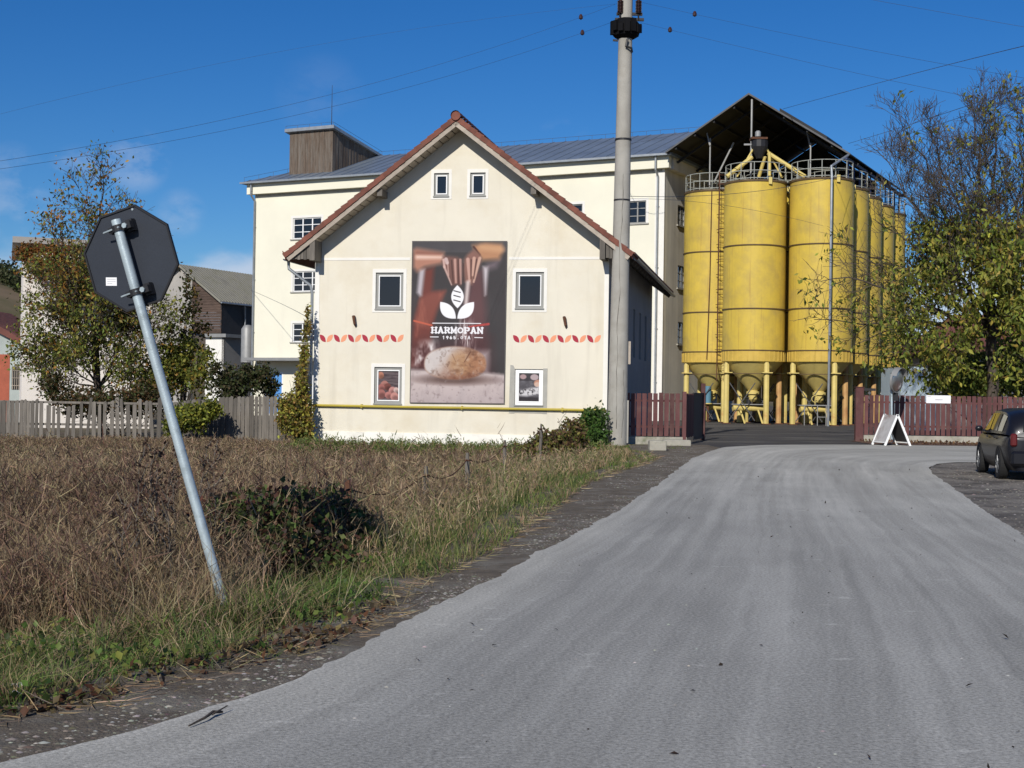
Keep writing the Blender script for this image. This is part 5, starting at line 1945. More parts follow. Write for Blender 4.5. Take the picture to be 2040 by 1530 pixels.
# white sign on the fence
wsx0, wsz0 = frf.px(1845, 803, .03)
wsx1, wsz1 = frf.px(1894, 788, .03)
ws = thing('fence_sign', 'small white board with faint lettering fixed on the maroon picket fence', 'sign', frf.pt(wsx0, wsz0, .03))
rectp(MB(), frf, wsx0, wsz0, wsx1, wsz1, .024, .04).build('board', MAT['paper'], ws)
for (a, b, c_, h_) in ((.37, .66, .38, .13), (.05, .20, .80, .07)):
    x = wsx0 + (wsx1 - wsx0) * a
    xe = wsx0 + (wsx1 - wsx0) * b
    z = wsz0 + (wsz1 - wsz0) * c_
    k = 0
    rr = random.Random(5)
    while x < xe - .02:
        w_ = rr.uniform(.012, .026)
        rectp(MB(), frf, x, z, x + w_, z + (wsz1 - wsz0) * h_, .04, .043).build('letter_stroke', MAT['ink'], ws)
        x += w_ + .010
# left of the gate
fl0, fl1 = P(1246, 800, 46.3), P(1362, 800, 46.6)
zl1, zl0 = P(1310, 783, 46.5).z, P(1310, 869, 46.5).z
fl, ffl, flL = picket_fence('picket_fence', 'short maroon picket fence on a grey kerb beside the concrete utility pole', (fl0.x, fl0.y, 0), (fl1.x, fl1.y, 0), zl0, zl1, .192, .15, seed=9, jag=.02)
rectp(MB(), ffl, -.1, -.12, flL + .1, zl0 - .02, -.2, .08).build('kerb', MAT['kerb'], fl)
ret, frt, rtL = picket_fence('picket_fence', 'maroon pickets turning back from the kerb towards the open gate', (fl1.x + .08, fl1.y, 0), (P(1384, 800, 49).x, 49.2, 0), zl0 - .05, zl1, .21, .15, seed=10)
MB().box((fl1.x + .02, fl1.y - .02, zl1 / 2), (.13, .13, zl1 + .12)).build('corner_post', MAT['maroon'], ret)
gate = thing('gate_leaf', 'dark solid gate leaf standing open at the yard entrance', 'gate', (P(1384, 800, 49.4).x, 49.4, 0))
g0, g1 = Vector((P(1380, 800, 49.4).x, 49.4, 0)), Vector((P(1404, 800, 51.6).x, 51.6, 0))
gd = (g1 - g0).normalized()
gfr = Frame(g0, gd, Vector((gd.y, -gd.x, 0)))
gL = (g1 - g0).length
rectp(MB(), gfr, 0, .08, gL, zl1 + .02, -.03, 0).build('panel', MAT['dark_frame'], gate)
mb = MB()
frame_bars(mb, gfr, 0, .06, gL, zl1 + .04, .07, .002, .04)
mb.build('leaf_frame', MAT['dark_frame'], gate)
MB().box((P(1400, 800, 51.4).x, 51.35, (P(1400, 764, 51.4).z) / 2), (.16, .14, P(1400, 764, 51.4).z)).build('gate_post', MAT['maroon'], gate)
kb = G(1311, 897)
blk = thing('concrete_block', 'loose pale concrete block lying at the end of the fence kerb', 'block', (kb.x, kb.y, 0))
MB().box((kb.x, kb.y + .25, .13), (.5, .5, .3)).build('block', MAT['kerb'], blk, bevel=.02)
kb2 = G(1350, 888)
blk = thing('kerb_slab', 'long dark edged kerb slab in front of the short picket fence', 'kerb', (kb2.x, kb2.y, 0))
MB().box((kb2.x, kb2.y + .35, .08), (.9, .5, .2)).build('slab', MAT['kerb'], blk, bevel=.02)

# ------------------------------------------------------------------ sandwich board and traffic mirror
ab = G(1788, 888)
sbd = thing('sandwich_board', 'white wooden sandwich board standing open in front of the picket fence', 'sandwich board', (ab.x, ab.y, 0))
apx = P(1788, 826, ab.y)
apx_b = apx + Vector((-.22, .85, 0))
for k, sgn in enumerate((-1, 1)):
    foot = Vector((ab.x + sgn * .44, ab.y, 0))
    foot_b = foot + Vector((-.22, .85, 0))
    for a, b in ((apx, foot), (apx_b, foot_b)):
        MB().beam(a, b, .07, .075, side=(0, 1, 0)).build('leg', MAT['white_paint'], sbd)
    lo0, lo1 = apx.lerp(foot, .88), apx_b.lerp(foot_b, .88)
    up0, up1 = apx.lerp(foot, .02), apx_b.lerp(foot_b, .02)
    nrm = (lo0 - up0).cross(up1 - up0).normalized() * .012
    mb = MB()
    q = [up0, up1, lo1, lo0]
    mb.add([p + nrm for p in q] + [p - nrm for p in q], [(0, 1, 2, 3), (7, 6, 5, 4), (0, 1, 5, 4), (1, 2, 6, 5), (2, 3, 7, 6), (3, 0, 4, 7)])
    mb.build('panel', MAT['board_grey'] if sgn < 0 else MAT['dark_frame'], sbd)
    MB().beam(apx.lerp(foot, .9), apx_b.lerp(foot_b, .9), .06, .04).build('cross_bar', MAT['white_paint'], sbd)

mc = P(1786, 757, 51.2)
mr = thing('traffic_mirror', 'round convex traffic mirror with rim on a grey post behind the sandwich board', 'mirror', (P(1777, 850, 51.3).x, 51.3, 0))
mn = Vector((.74, -.67, -.12)).normalized()
mxx = Vector((0, 0, 1)).cross(mn).normalized()
mz = mn.cross(mxx)
rad = .44
prof = [(0.0, .10)]
prof = [(rad * math.sin(t_), .11 * math.cos(t_ * 1.0) - .0) for t_ in np.linspace(0, 1.5, 10)]
MB().lathe(mc, prof, 32, xa=mxx, ya=mz, za=mn).build('mirror_face', MAT['mirror'], mr, smooth=True)
MB().lathe(mc, [(rad, -.03), (rad + .035, -.03), (rad + .035, .05), (rad, .05)], 32, xa=mxx, ya=mz, za=mn).build('rim', MAT['pale_steel'], mr, smooth=True, auto=40)
MB().lathe(mc, [(rad + .02, -.02), (rad + .02, .2), (rad + .035, .2), (rad + .035, -.02)], 20, R(20), R(160), xa=mxx, ya=mz, za=mn).build('hood', MAT['pale_steel'], mr, smooth=True, auto=40)
MB().lathe(mc, [(rad, -.03), (rad * .6, -.13), (0, -.16)], 24, xa=mxx, ya=mz, za=mn).build('back_shell', MAT['pale_steel'], mr, smooth=True)
mp0 = Vector((P(1777, 850, 51.3).x, 51.3, -.1))
MB().tube([mp0, Vector((P(1776, 745, 51.3).x, 51.3, P(1776, 745, 51.3).z))], .045, 10).build('post', MAT['galv'], mr, smooth=True, auto=40)
MB().beam(mc - mn * .1, Vector((mp0.x, mp0.y, mc.z)), .05, .05).build('bracket', MAT['black_iron'], mr)
MB().box(mc + Vector((.0, .1, -.62)), (.18, .1, .3)).build('counterweight', MAT['black_iron'], mr)

# ------------------------------------------------------------------ parked car
rw, fw_ = G(1999, 953), G(1967, 941)
hd_ = Vector((.17, .985, 0)).normalized()
rt = Vector((hd_.y, -hd_.x, 0))
O_ = Vector((rw.x, rw.y, 0)) + rt * .75           # middle of the rear axle
car = thing('parked_car', 'black hatchback parked on gravel with its rear towards the road bend', 'car', O_)
cp = lambda s, w, z: O_ + hd_ * s + rt * w + Vector((0, 0, z))
# stations along the length: s, half widths at five heights, heights of belt, roof
ST = [(-.78, .62, .70, .70, .60, .50, .90, 1.00), (-.70, .74, .82, .80, .70, .58, .94, 1.18), (-.45, .80, .86, .84, .76, .60, .95, 1.38),
      (0.0, .82, .87, .85, .77, .61, .95, 1.44), (.7, .83, .88, .86, .77, .61, .95, 1.47), (1.3, .83, .88, .86, .77, .60, .94, 1.46),
      (1.75, .83, .88, .85, .76, .58, .93, 1.38), (2.2, .82, .87, .84, .74, .54, .93, 1.20), (2.65, .81, .86, .82, .70, .50, .94, .97),
      (3.0, .78, .84, .78, .60, .4, .88, .90), (3.25, .66, .74, .70, .5, .3, .78, .80)]


def sect(st, mirror):
    s, a, b, c_, d, e, zb, zt = st
    zs = [(.86 * a, .19), (a, .30), (b, .60), (c_, zb)]
    return [cp(s, mirror * w, z) for w, z in zs]


mb = MB()
rows = []
for st in ST:
    L_ = sect(st, -1)
    R_ = sect(st, 1)[::-1]
    s = st[0]
    top = [cp(s, -st[3] * .6, st[6] + .02), cp(s, st[3] * .6, st[6] + .02)]
    rows.append(L_ + top + R_)
n = len(rows[0])
for r in rows:
    mb.v += [tuple(v) for v in r]
for i in range(len(rows) - 1):
    for k in range(n - 1):
        mb.f.append((i * n + k, i * n + k + 1, (i + 1) * n + k + 1, (i + 1) * n + k))
mb.f.append(tuple(range(n)))
mb.f.append(tuple((len(rows) - 1) * n + k for k in range(n)))
body = mb.build('body', MAT['car_paint'], car, smooth=True, auto=35)
sub = body.modifiers.new('sub', 'SUBSURF')
sub.levels = sub.render_levels = 2


cab = [s_ for s_ in ST if -.8 <= s_[0] <= 2.7]
mb = MB()
for s_ in cab:
    s, a, b, c_, d, e, zl, zr = s_
    row = []
    for sg in (-1, 1):
        q = [(c_ + (e + .10 - c_) * f ** 1.15, zl - .02 + (zr - .05 - zl) * f) for f in (0, .33, .66, 1.0)] + [((e + .1) * .7, zr - .01), ((e + .1) * .3, zr)]
        q = [(sg * w, z) for w, z in q]
        row += q if sg < 0 else q[::-1]
    mb.v += [tuple(cp(s, w, z)) for w, z in row]
for i in range(len(cab) - 1):
    for k in range(11):
        mb.f.append((i * 12 + k, i * 12 + k + 1, (i + 1) * 12 + k + 1, (i + 1) * 12 + k))
mb.f.append(tuple(range(12)))
mb.build('roof', MAT['car_paint'], car, smooth=True, auto=50)


def interp_st(s):
    ss = [x[0] for x in ST]
    return [s] + [float(np.interp(s, ss, [x[k] for x in ST])) for k in range(1, 8)]


for (sa, sb2) in ((-.30, .15), (.24, .98), (1.08, 1.95)):
    st_ = [interp_st(s) for s in np.linspace(sa, sb2, 5)]
    mb = MB()
    for sg in (-1, 1):
        base = len(mb.v)
        for j, s_ in enumerate(st_):
            s, a, b, c_, d, e, zl, zr = s_
            top = .86 if zr > 1.3 else .80
            for f in np.linspace(.08, top, 4):
                w = c_ + (e + .10 - c_) * f ** 1.15 + .006
                mb.v.append(tuple(cp(s + (.0 if True else 0), sg * w, zl + (zr - .05 - zl) * f)))
        for i in range(4):
            for k in range(3):
                mb.f.append((base + i * 4 + k, base + i * 4 + k + 1, base + (i + 1) * 4 + k + 1, base + (i + 1) * 4 + k))
        if sg < 0:
            pass
    # two windows, one on each flank
    half = len(mb.v) // 2
    for h in (0, 1):
        m2 = MB()
        m2.v = mb.v[h * half:(h + 1) * half]
        m2.f = [tuple(i - h * half for i in f) for f in mb.f if (f[0] >= half) == bool(h)]
        m2.build('side_window', MAT['car_glass'], car, smooth=True)
mb = MB()
mb.add([cp(-.80, -.52, 1.0), cp(-.80, .52, 1.0), cp(-.58, .46, 1.33), cp(-.58, -.46, 1.33)], [(0, 1, 2, 3)])
mb.add([cp(-.76, -.52, 1.0), cp(-.76, .52, 1.0), cp(-.54, .46, 1.33), cp(-.54, -.46, 1.33)], [(0, 1, 2, 3)])
mb.build('rear_window', MAT['car_glass'], car)
for sg in (-1, 1):
    for s in (0, 2.42):
        c = cp(s, sg * .78, .31)
        MB().lathe(cp(s, sg * .70, .33), [(.001, .17), (.345, .17), (.345, .1)], 28, xa=hd_, ya=(0, 0, 1), za=rt * sg).build('wheel_arch', MAT['tyre'], car)
        ty = MB().lathe(c, [(.20, -.1), (.29, -.1), (.315, -.06), (.315, .06), (.29, .1), (.20, .1)], 28, xa=hd_, ya=(0, 0, 1), za=rt * sg).build('wheel', MAT['tyre'], car, smooth=True, auto=40)
        mb = MB()
        mb.lathe(c, [(.205, .02), (.205, .095), (.19, .095), (.185, .03)], 24, xa=hd_, ya=(0, 0, 1), za=rt * sg)
        for k in range(5):
            w = k * 2 * math.pi / 5
            dr = hd_ * math.cos(w) + Vector((0, 0, math.sin(w)))
            mb.beam(c + rt * sg * .085 + dr * .02, c + rt * sg * .08 + dr * .195, .06, .03, side=rt)
        mb.build('rim', MAT['alloy'], ty)
    m_ = MB()
    m_.box(cp(-.74, sg * .69, .82), (.14, .13, .26), hd_, rt)
    m_.build('tail_light', MAT['tail_red'], car, bevel=.03)
    mm = MB().lathe(cp(1.72, sg * .98, 1.0), [(.001, -.05), (.07, -.05), (.085, 0), (.07, .08), (.001, .1)], 12, xa=rt, ya=Vector((0, 0, 1)) * .75, za=hd_).build('door_mirror', MAT['car_paint'], car, smooth=True)
    MB().beam(cp(1.72, sg * .84, .95), cp(1.72, sg * .95, .98), .04, .05).build('mirror_arm', MAT['car_paint'], mm)
    for s in (.35, 1.2):
        MB().beam(cp(s, sg * .876, .84), cp(s + .18, sg * .876, .84), .03, .03, side=rt).build('door_handle', MAT['car_paint'], car)
m_ = MB()
m_.box(cp(-.80, 0, .45), (.14, 1.5, .30), hd_, rt)
m_.build('rear_bumper', MAT['car_paint'], car, bevel=.05)
MB().box(cp(-.80, 0, .80), (.03, .52, .11), hd_, rt).build('number_plate', MAT['paper'], car)

# ------------------------------------------------------------------ background on the left
# plain pale building behind the big tree
wy = 64.0
w0, w1 = P(44, 700, wy), P(300, 700, wy + 2)
wd_ = Vector((w1.x - w0.x, w1.y - w0.y, 0))
wL = wd_.length
wfr = Frame((w0.x, w0.y, 0), wd_, (wd_.y, -wd_.x, 0))
wb = thing('pale_building', 'blank pinkish white building with flat roof standing behind the autumn tree', 'building', w0)
wzt = P(60, 486, wy).z
ub = -wfr.n
mb = MB()
a, b = wfr.pt(0, -.5), wfr.pt(wL, -.5)
H_ = Vector((0, 0, wzt + .5))
mb.add([a, b, b + H_, a + H_, a + ub * 9, b + ub * 9, b + ub * 9 + H_, a + ub * 9 + H_], [(0, 1, 2, 3), (1, 5, 6, 2), (5, 4, 7, 6), (4, 0, 3, 7)])
mb.build('walls', MAT['pink_wall'], wb)
mb = MB()
rectp(mb, wfr, -.5, wzt, wL + .4, wzt + .28, -9.4, .5)
mb.build('flat_roof', MAT['grey_wall'], wb)
for x in (2.2, 4.6):
    pass
# red and teal shed at the edge of the frame
ry = 72.0
r0_, r1_ = P(-60, 740, ry), P(43, 740, ry)
rf = Frame((r0_.x, ry, 0), (1, 0, 0), (0, -1, 0))
rL = r1_.x - r0_.x
rb = thing('red_shed', 'low red and grey shed with barred window and red roof behind the plank fence', 'shed', r0_)
ze = P(40, 690, ry).z
zp = P(-60, 630, ry).z
rectp(MB(), rf, 0, -.5, rL - .62, P(10, 706, ry).z, -.1, .02).build('red_panel', MAT['red_brick'], rb)
MB().prism([(0, -.5), (rL, -.5), (rL, ze), (0, zp)], rf, -6, 0).build('wall', MAT['teal_wall'], rb)
MB().prism([(-.2, zp + .5), (rL + .15, ze + .35), (rL + .15, ze + .05), (-.2, zp + .05)], rf, -6.3, .35).build('roof', MAT['red_roof'], rb)
x0, z0, x1, z1_ = rf.rect((24, 730), (40, 776), .02)
w_ = rectp(MB(), rf, x0, z0, x1, z1_, .0, .03).build('window', MAT['dark_room'], rb)
for k in range(4):
    x = x0 + (x1 - x0) * (k + .5) / 4
    rectp(MB(), rf, x - .012, z0, x + .012, z1_, .04, .06).build('bar', MAT['pale_wood'], w_)
for k in range(3):
    z = z0 + (z1_ - z0) * (k + .5) / 3
    rectp(MB(), rf, x0, z - .012, x1, z + .012, .062, .08).build('bar', MAT['pale_wood'], w_)

# barn with grey corrugated roof
by = 118.0
bg = Vector((.42, .907, 0))          # ridge direction
bx = Vector((.907, -.42, 0))
bo = P(330, 780, by)
bo.z = 0
bf = Frame(bo, bx, -bg)
pr = bf.px(362, 527)
pe = bf.px(447, 601)
barn = thing('barn', 'old barn with grey corrugated roof and brown plank gable behind the trees', 'barn', bo)
xw = bf.px(441, 640)[0]
xl_ = 2 * pr[0] - pe[0]
xw0 = 2 * pr[0] - xw
sl_b = (pr[1] - pe[1]) / (pe[0] - pr[0])
zr_ = lambda x: pr[1] - sl_b * abs(x - pr[0]) - .2
xm = bf.px(382, 620)[0]
xs = bf.px(382, 600)[0]
MB().prism([(xw0, -.5), (xm, -.5), (xm, zr_(xm)), (pr[0], zr_(pr[0])), (xw0, zr_(xw0))], bf, -.3, 0).build('gable_wall', MAT['grey_wall'], barn)
npk = 22
zlow = bf.px(400, 664)[1]
for i in range(npk):
    z0 = zlow + (zr_(xm) - zlow) * i / npk
    z1 = zlow + (zr_(xm) - zlow) * (i + 1) / npk - .015
    xe = min(xw, pr[0] + (pr[1] - .25 - z1) / sl_b)
    if xe > xm + .1:
        rectp(MB(), bf, xm, z0, xe, z1, -.1, RNG.uniform(-.01, .02)).build('plank', MAT['brown_wood'], barn)
bsf = Frame(bf.pt(xw, 0), bg, bx)
rectp(MB(), bsf, 0, -.5, 22, zr_(xw), -.1, 0).build('side_wall', MAT['dark_frame'], barn)
for (a, b) in (((pr[0], pr[1]), (pe[0], pe[1])), ((xl_, pe[1]), (pr[0], pr[1]))):
    MB().prism([a, b, (b[0], b[1] - .14), (a[0], a[1] - .14)], bf, .55, -24).build('roof_slope', MAT['asbestos'], barn)
mb = MB()
for i in range(60):
    o_ = .5 - i * .4
    mb.beam(bf.pt(pr[0], pr[1] + .02, o_), bf.pt(pe[0], pe[1] + .02, o_), .06, .05)
mb.build('corrugation', MAT['asbestos'], barn)['kind'] = 'stuff'
MB().tube([bf.pt(pe[0] + .05, pe[1] - .1, .5), bf.pt(pe[0] + .05, pe[1] - .1, -24)], .08, 6).build('gutter', MAT['zinc'], barn)
MB().tube([bf.pt(pe[0] - .05, pe[1] - .2, -3), bf.pt(xw + .1, pe[1] - 1.2, -3.2), bf.pt(xw + .1, zlow, -3.2)], .07, 6).build('downpipe', MAT['zinc'], barn)
# white annex under the barn
an = thing('white_annex', 'low white annex with grey fascia below the brown plank gable', 'building', P(410, 790, 113))
af = Frame(Vector((P(408, 790, 113).x, 113, 0)), bx, -bg)
xA, zA = af.px(446, 672)
rectp(MB(), af, 0, -.5, xA, zA, -.2, 0).build('front_wall', MAT['white_plaster'], an)
asf = Frame(af.pt(xA, 0), bg, bx)
rectp(MB(), asf, 0, -.5, 9, zA, -.2, 0).build('side_wall', MAT['grey_wall'], an)
rectp(MB(), af, -.1, zA, xA + .4, zA + .28, -9, .3).build('fascia', MAT['pale_steel'], an)
tkp = P(493, 690, 108)
tk = thing('grey_tank', 'grey upright tank squeezed between the annex and the mill', 'tank', (tkp.x, tkp.y, 0))
MB().lathe((tkp.x, tkp.y, P(492, 722, 108).z), [(.02, -.2), (.5, 0), (.5, 2.6), (.3, 2.9), (.02, 2.95)], 20).build('tank', MAT['pale_steel'], tk, smooth=True, auto=40)
for s_ in (-.4, .4):
    MB().beam((tkp.x + s_, tkp.y, -.3), (tkp.x + s_, tkp.y, P(492, 722, 108).z), .1, .1).build('leg', MAT['pale_steel'], tk)

# weathered plank fence
fa, fb = P(-70, 830, 50.5), P(566, 830, 50.0)
dirf = Vector((fb.x - fa.x, fb.y - fa.y, 0))
pfL = dirf.length
dirf.normalize()
pf = Frame((fa.x, fa.y, 0), dirf, (dirf.y, -dirf.x, 0))
pfen = thing('plank_fence', 'grey weathered upright plank fence, gappy and leaning, behind the brown weeds', 'fence', (fa.x, fa.y, 0))
x = 0.0
rr = random.Random(21)
while x < pfL:
    w_ = rr.uniform(.10, .17)
    fx = x / pfL
    pxx = -70 + 636 * fx
    loose = 70 < pxx < 330
    top = P(pxx, 799 - (8 if pxx > 420 else 0), 50).z + rr.uniform(-.05, .05) + (rr.uniform(-.25, .1) if loose else 0)
    tilt = rr.uniform(-.015, .015) + (rr.uniform(-.16, .16) if loose and rr.random() < .6 else 0)
    o_ = rr.uniform(-.02, .02)
    MB().prism([(x, -.4), (x + w_, -.4), (x + w_ + tilt, top), (x + w_ * .55 + tilt, top + rr.uniform(0, .05)), (x + tilt, top - rr.uniform(0, .04))], pf, o_, o_ + .022).build('plank', MAT['grey_wood'], pfen)
    x += w_ + (rr.uniform(.02, .17) if loose else rr.uniform(.004, .03))
for z in (.25, 1.05):
    rectp(MB(), pf, 0, z - .04, pfL, z + .04, -.08, -.03).build('rail', MAT['grey_wood'], pfen)

# red roofed house and pale shed on the right, seen through the walnut
hy_ = 78.0
hr0, hr1 = P(1872, 740, hy_), P(2160, 740, hy_)
rr_f = Frame((hr0.x, hy_, 0), (1, 0, 0), (0, -1, 0))
hw_ = hr1.x - hr0.x
rh = thing('red_roof_house', 'dark house with rust red roof half hidden by the walnut leaves', 'house', hr0)
rectp(MB(), rr_f, 0, -.5, hw_, P(1900, 700, hy_).z, -8, 0).build('walls', MAT['grey_wall'], rh)
ze_, zp_ = P(1900, 703, hy_).z, P(1900, 618, hy_).z
mb = MB()
mb.add([rr_f.pt(-.5, ze_, .6), rr_f.pt(hw_, ze_, .6), rr_f.pt(hw_, zp_, -4), rr_f.pt(2.0, zp_, -4), rr_f.pt(-.5, ze_, -8.6), rr_f.pt(hw_, ze_, -8.6)], [(0, 1, 2, 3), (0, 3, 4), (3, 2, 5, 4)])
mb.add([rr_f.pt(-.5, ze_ - .12, .6), rr_f.pt(hw_, ze_ - .12, .6), rr_f.pt(hw_, ze_ - .12, -8.6), rr_f.pt(-.5, ze_ - .12, -8.6)], [(0, 1, 2, 3)])
mb.build('roof', MAT['red_roof'], rh)
w_ = rectp(MB(), rr_f, 2.5, 1.0, 3.6, 2.3, 0, .03).build('window', MAT['glass'], rh)
sy_ = 74.0
s0, s1 = P(1795, 760, sy_), P(1866, 760, sy_)
sff = Frame((s0.x, sy_, 0), (1, 0, 0), (0, -1, 0))
sw = s1.x - s0.x
shd = thing('metal_shed', 'pale blue grey sheet metal shed with arched top behind the traffic mirror', 'shed', s0)
zs0, zs1 = P(1830, 752, sy_).z, P(1830, 730, sy_).z
pl_ = [(0, -.3), (sw, -.3), (sw, zs0), (sw * .8, zs1 - .1), (sw * .55, zs1), (0, zs1 - .05)]
MB().prism(pl_, sff, -4, -.06).build('body', MAT['blue_sheet'], shd)
for i in range(3):
    a, b = sw * i / 3 + .02, sw * (i + 1) / 3 - .02
    f = lambda x: float(np.interp(x, [0, sw * .55, sw * .8, sw], [zs1 - .05, zs1, zs1 - .1, zs0])) - .05
    MB().prism([(a, -.2), (b, -.2), (b, f(b)), (a, f(a))], sff, -.055, 0).build('door_panel', MAT['blue_sheet'], shd)
bl0 = P(1800, 730, 130)
gb_ = thing('grey_hall', 'distant low hall with bluish grey roof behind the metal shed', 'building', (bl0.x, 130, 0))
gfr2 = Frame((bl0.x - 3, 130, 0), (1, 0, 0), (0, -1, 0))
rectp(MB(), gfr2, 0, -.5, 14, P(1800, 728, 130).z, -10, 0).build('walls', MAT['grey_wall'], gb_)
mb = MB()
z0, z1 = P(1800, 728, 130).z, P(1800, 692, 130).z
mb.add([gfr2.pt(-.4, z0, .5), gfr2.pt(14.4, z0, .5), gfr2.pt(14.4, z1, -5), gfr2.pt(-.4, z1, -5), gfr2.pt(-.4, z0, -10.5), gfr2.pt(14.4, z0, -10.5)], [(0, 1, 2, 3), (3, 2, 5, 4), (0, 3, 4), (1, 5, 2)])
mb.build('roof', MAT['sheet_metal'], gb_)

# ------------------------------------------------------------------ trees
def P3(px, py, y):
    return np.array(P(px, py, y))


def branch_path(p0, p1, n, wobble, rng, sagv=0.0):
    t = np.linspace(0, 1, n)[:, None]
    pts = p0 * (1 - t) + p1 * t
    off = np.cumsum(rng.normal(size=(n, 3)), 0) * wobble
    off -= t * off[-1:] * .6
    off[0] = 0
    pts = pts + off
    pts[:, 2] += sagv * 4 * (t * (1 - t))[:, 0]
    return pts


class Wood:
    """collects branches as thin tubes in one mesh, remembers twig tips"""
    def __init__(s, seed):
        s.rng = np.random.default_rng(seed)
        s.mb = MB()
        s.tips = []
        s.nodes = []
        s.rmin = .007

    def limb(s, pts, r0, r1, sides):
        n = len(pts)
        rs = [r0 + (r1 - r0) * (i / (n - 1)) ** .8 for i in range(n)]
        s.mb.tube([Vector(p) for p in pts], rs, sides, caps=False)

    def grow(s, pts, r0, r1, level, length, spread, up, count, sides=(7, 5, 4, 3), lmin=.25, start=.25, maxlevel=3):
        """put side branches on a path"""
        s.limb(pts, r0, r1, sides[min(level, 3)])
        n = len(pts)
        if level >= maxlevel:
            s.tips.append(pts[-1])
            s.nodes += list(pts[1:])
            return
        for i in range(count):
            f = start + (1 - start) * (i + s.rng.random()) / count
            f = min(f, .999)
            k = f * (n - 1)
            a = int(k)
            base = pts[a] + (pts[min(a + 1, n - 1)] - pts[a]) * (k - a)
            ax = pts[min(a + 1, n - 1)] - pts[max(a - 1, 0)]
            ax = ax / (np.linalg.norm(ax) + 1e-9)
            d = s.rng.normal(size=3)
            d -= ax * d.dot(ax)
            d /= np.linalg.norm(d) + 1e-9
            d = d * spread + ax * (1 - spread * .5) + np.array([0, 0, up])
            d /= np.linalg.norm(d)
            L = max(lmin, length * (1.05 - .65 * f) * s.rng.uniform(.6, 1.25))
            end = base + d * L
            m = 5 if level < 1 else 4
            sub = branch_path(base, end, m, L * .05, s.rng, 0)
            rr_ = (r0 + (r1 - r0) * f) * .55
            s.grow(sub, max(rr_, s.rmin), max(r1 * .5, s.rmin * .6), level + 1, length * .52, spread, up * .8, max(2, int(count * (.62 if level == 0 else .5))), sides, lmin * .6, .2, maxlevel)


# ---- autumn tree on the left
ty = 53.0
tr1 = thing('autumn_tree', 'tall slender tree with thinning green, orange and brown leaves before the blank pale building', 'tree', tuple(P(203, 805, ty)))
W1 = Wood(11)
W1.rmin = .011
g0 = P3(206, 806, ty)
g0[2] = -.3
fork = P3(190, 690, ty)
W1.limb(branch_path(g0, fork, 6, .05, W1.rng), .17, .13, 8)
for (px, py, dy, r) in ((213, 330, .5, .10), (172, 372, -.8, .08), (262, 420, .8, .07), (120, 470, -.5, .07), (302, 520, .2, .06), (72, 545, .6, .06),
                        (100, 640, -1.0, .05), (310, 640, -.6, .05), (235, 480, -1.6, .06), (150, 520, 1.6, .06), (60, 690, -.3, .04), (90, 735, .4, .04), (130, 600, .8, .05), (265, 735, -.9, .04), (300, 600, .9, .05), (250, 560, -1.2, .05), (185, 560, .9, .05), (160, 700, -1.2, .04), (240, 660, 1.2, .04)):
    W1.grow(branch_path(fork if py < 600 else g0 * .45 + fork * .55, P3(px, py, ty + dy), 10, .10, W1.rng), r, .010, 0, 2.0, .75, .30, 14, maxlevel=2)
W1.mb.build('trunk', MAT['bark'], tr1, smooth=True, fixn=False)
nod = np.array(W1.nodes)
hgt = (nod[:, 2] + .3) / 9.5
keep = RNG.random(len(nod)) < np.clip(1.15 - .55 * hgt, .3, 1)
nod = nod[keep]
nod = nod[np.sin(nod[:, 0] * 2.6 + nod[:, 2] * 1.3) * np.sin(nod[:, 2] * 2.9 + nod[:, 1] * 1.5) + RNG.normal(size=len(nod)) * .25 > -.22]
rep_ = 5
cen = np.repeat(nod, rep_, 0) + RNG.normal(size=(len(nod) * rep_, 3)) * .2
h = np.clip((cen[:, 2] + .3) / 9.0, 0, 1)
green = pal(len(cen), [(.15, .19, .04), (.22, .24, .05), (.28, .26, .055), (.10, .12, .03)], None, .3)
orange = pal(len(cen), [(.34, .16, .035), (.26, .12, .03), (.34, .23, .045), (.17, .105, .035)], None, .25)
pick = RNG.random(len(cen)) < np.clip(.06 + .9 * (h - .5) + .25 * (np.sin(cen[:, 0] * 2.1) > .6), .1, .75)
cols = np.where(pick[:, None], orange, green)
v, t, c = leaves(cen, RNG.uniform(.10, .21, len(cen)), cols, droop=.9, aspect=.5)
np_mesh('crown', v, t, c, MAT['leaf'], tr1)


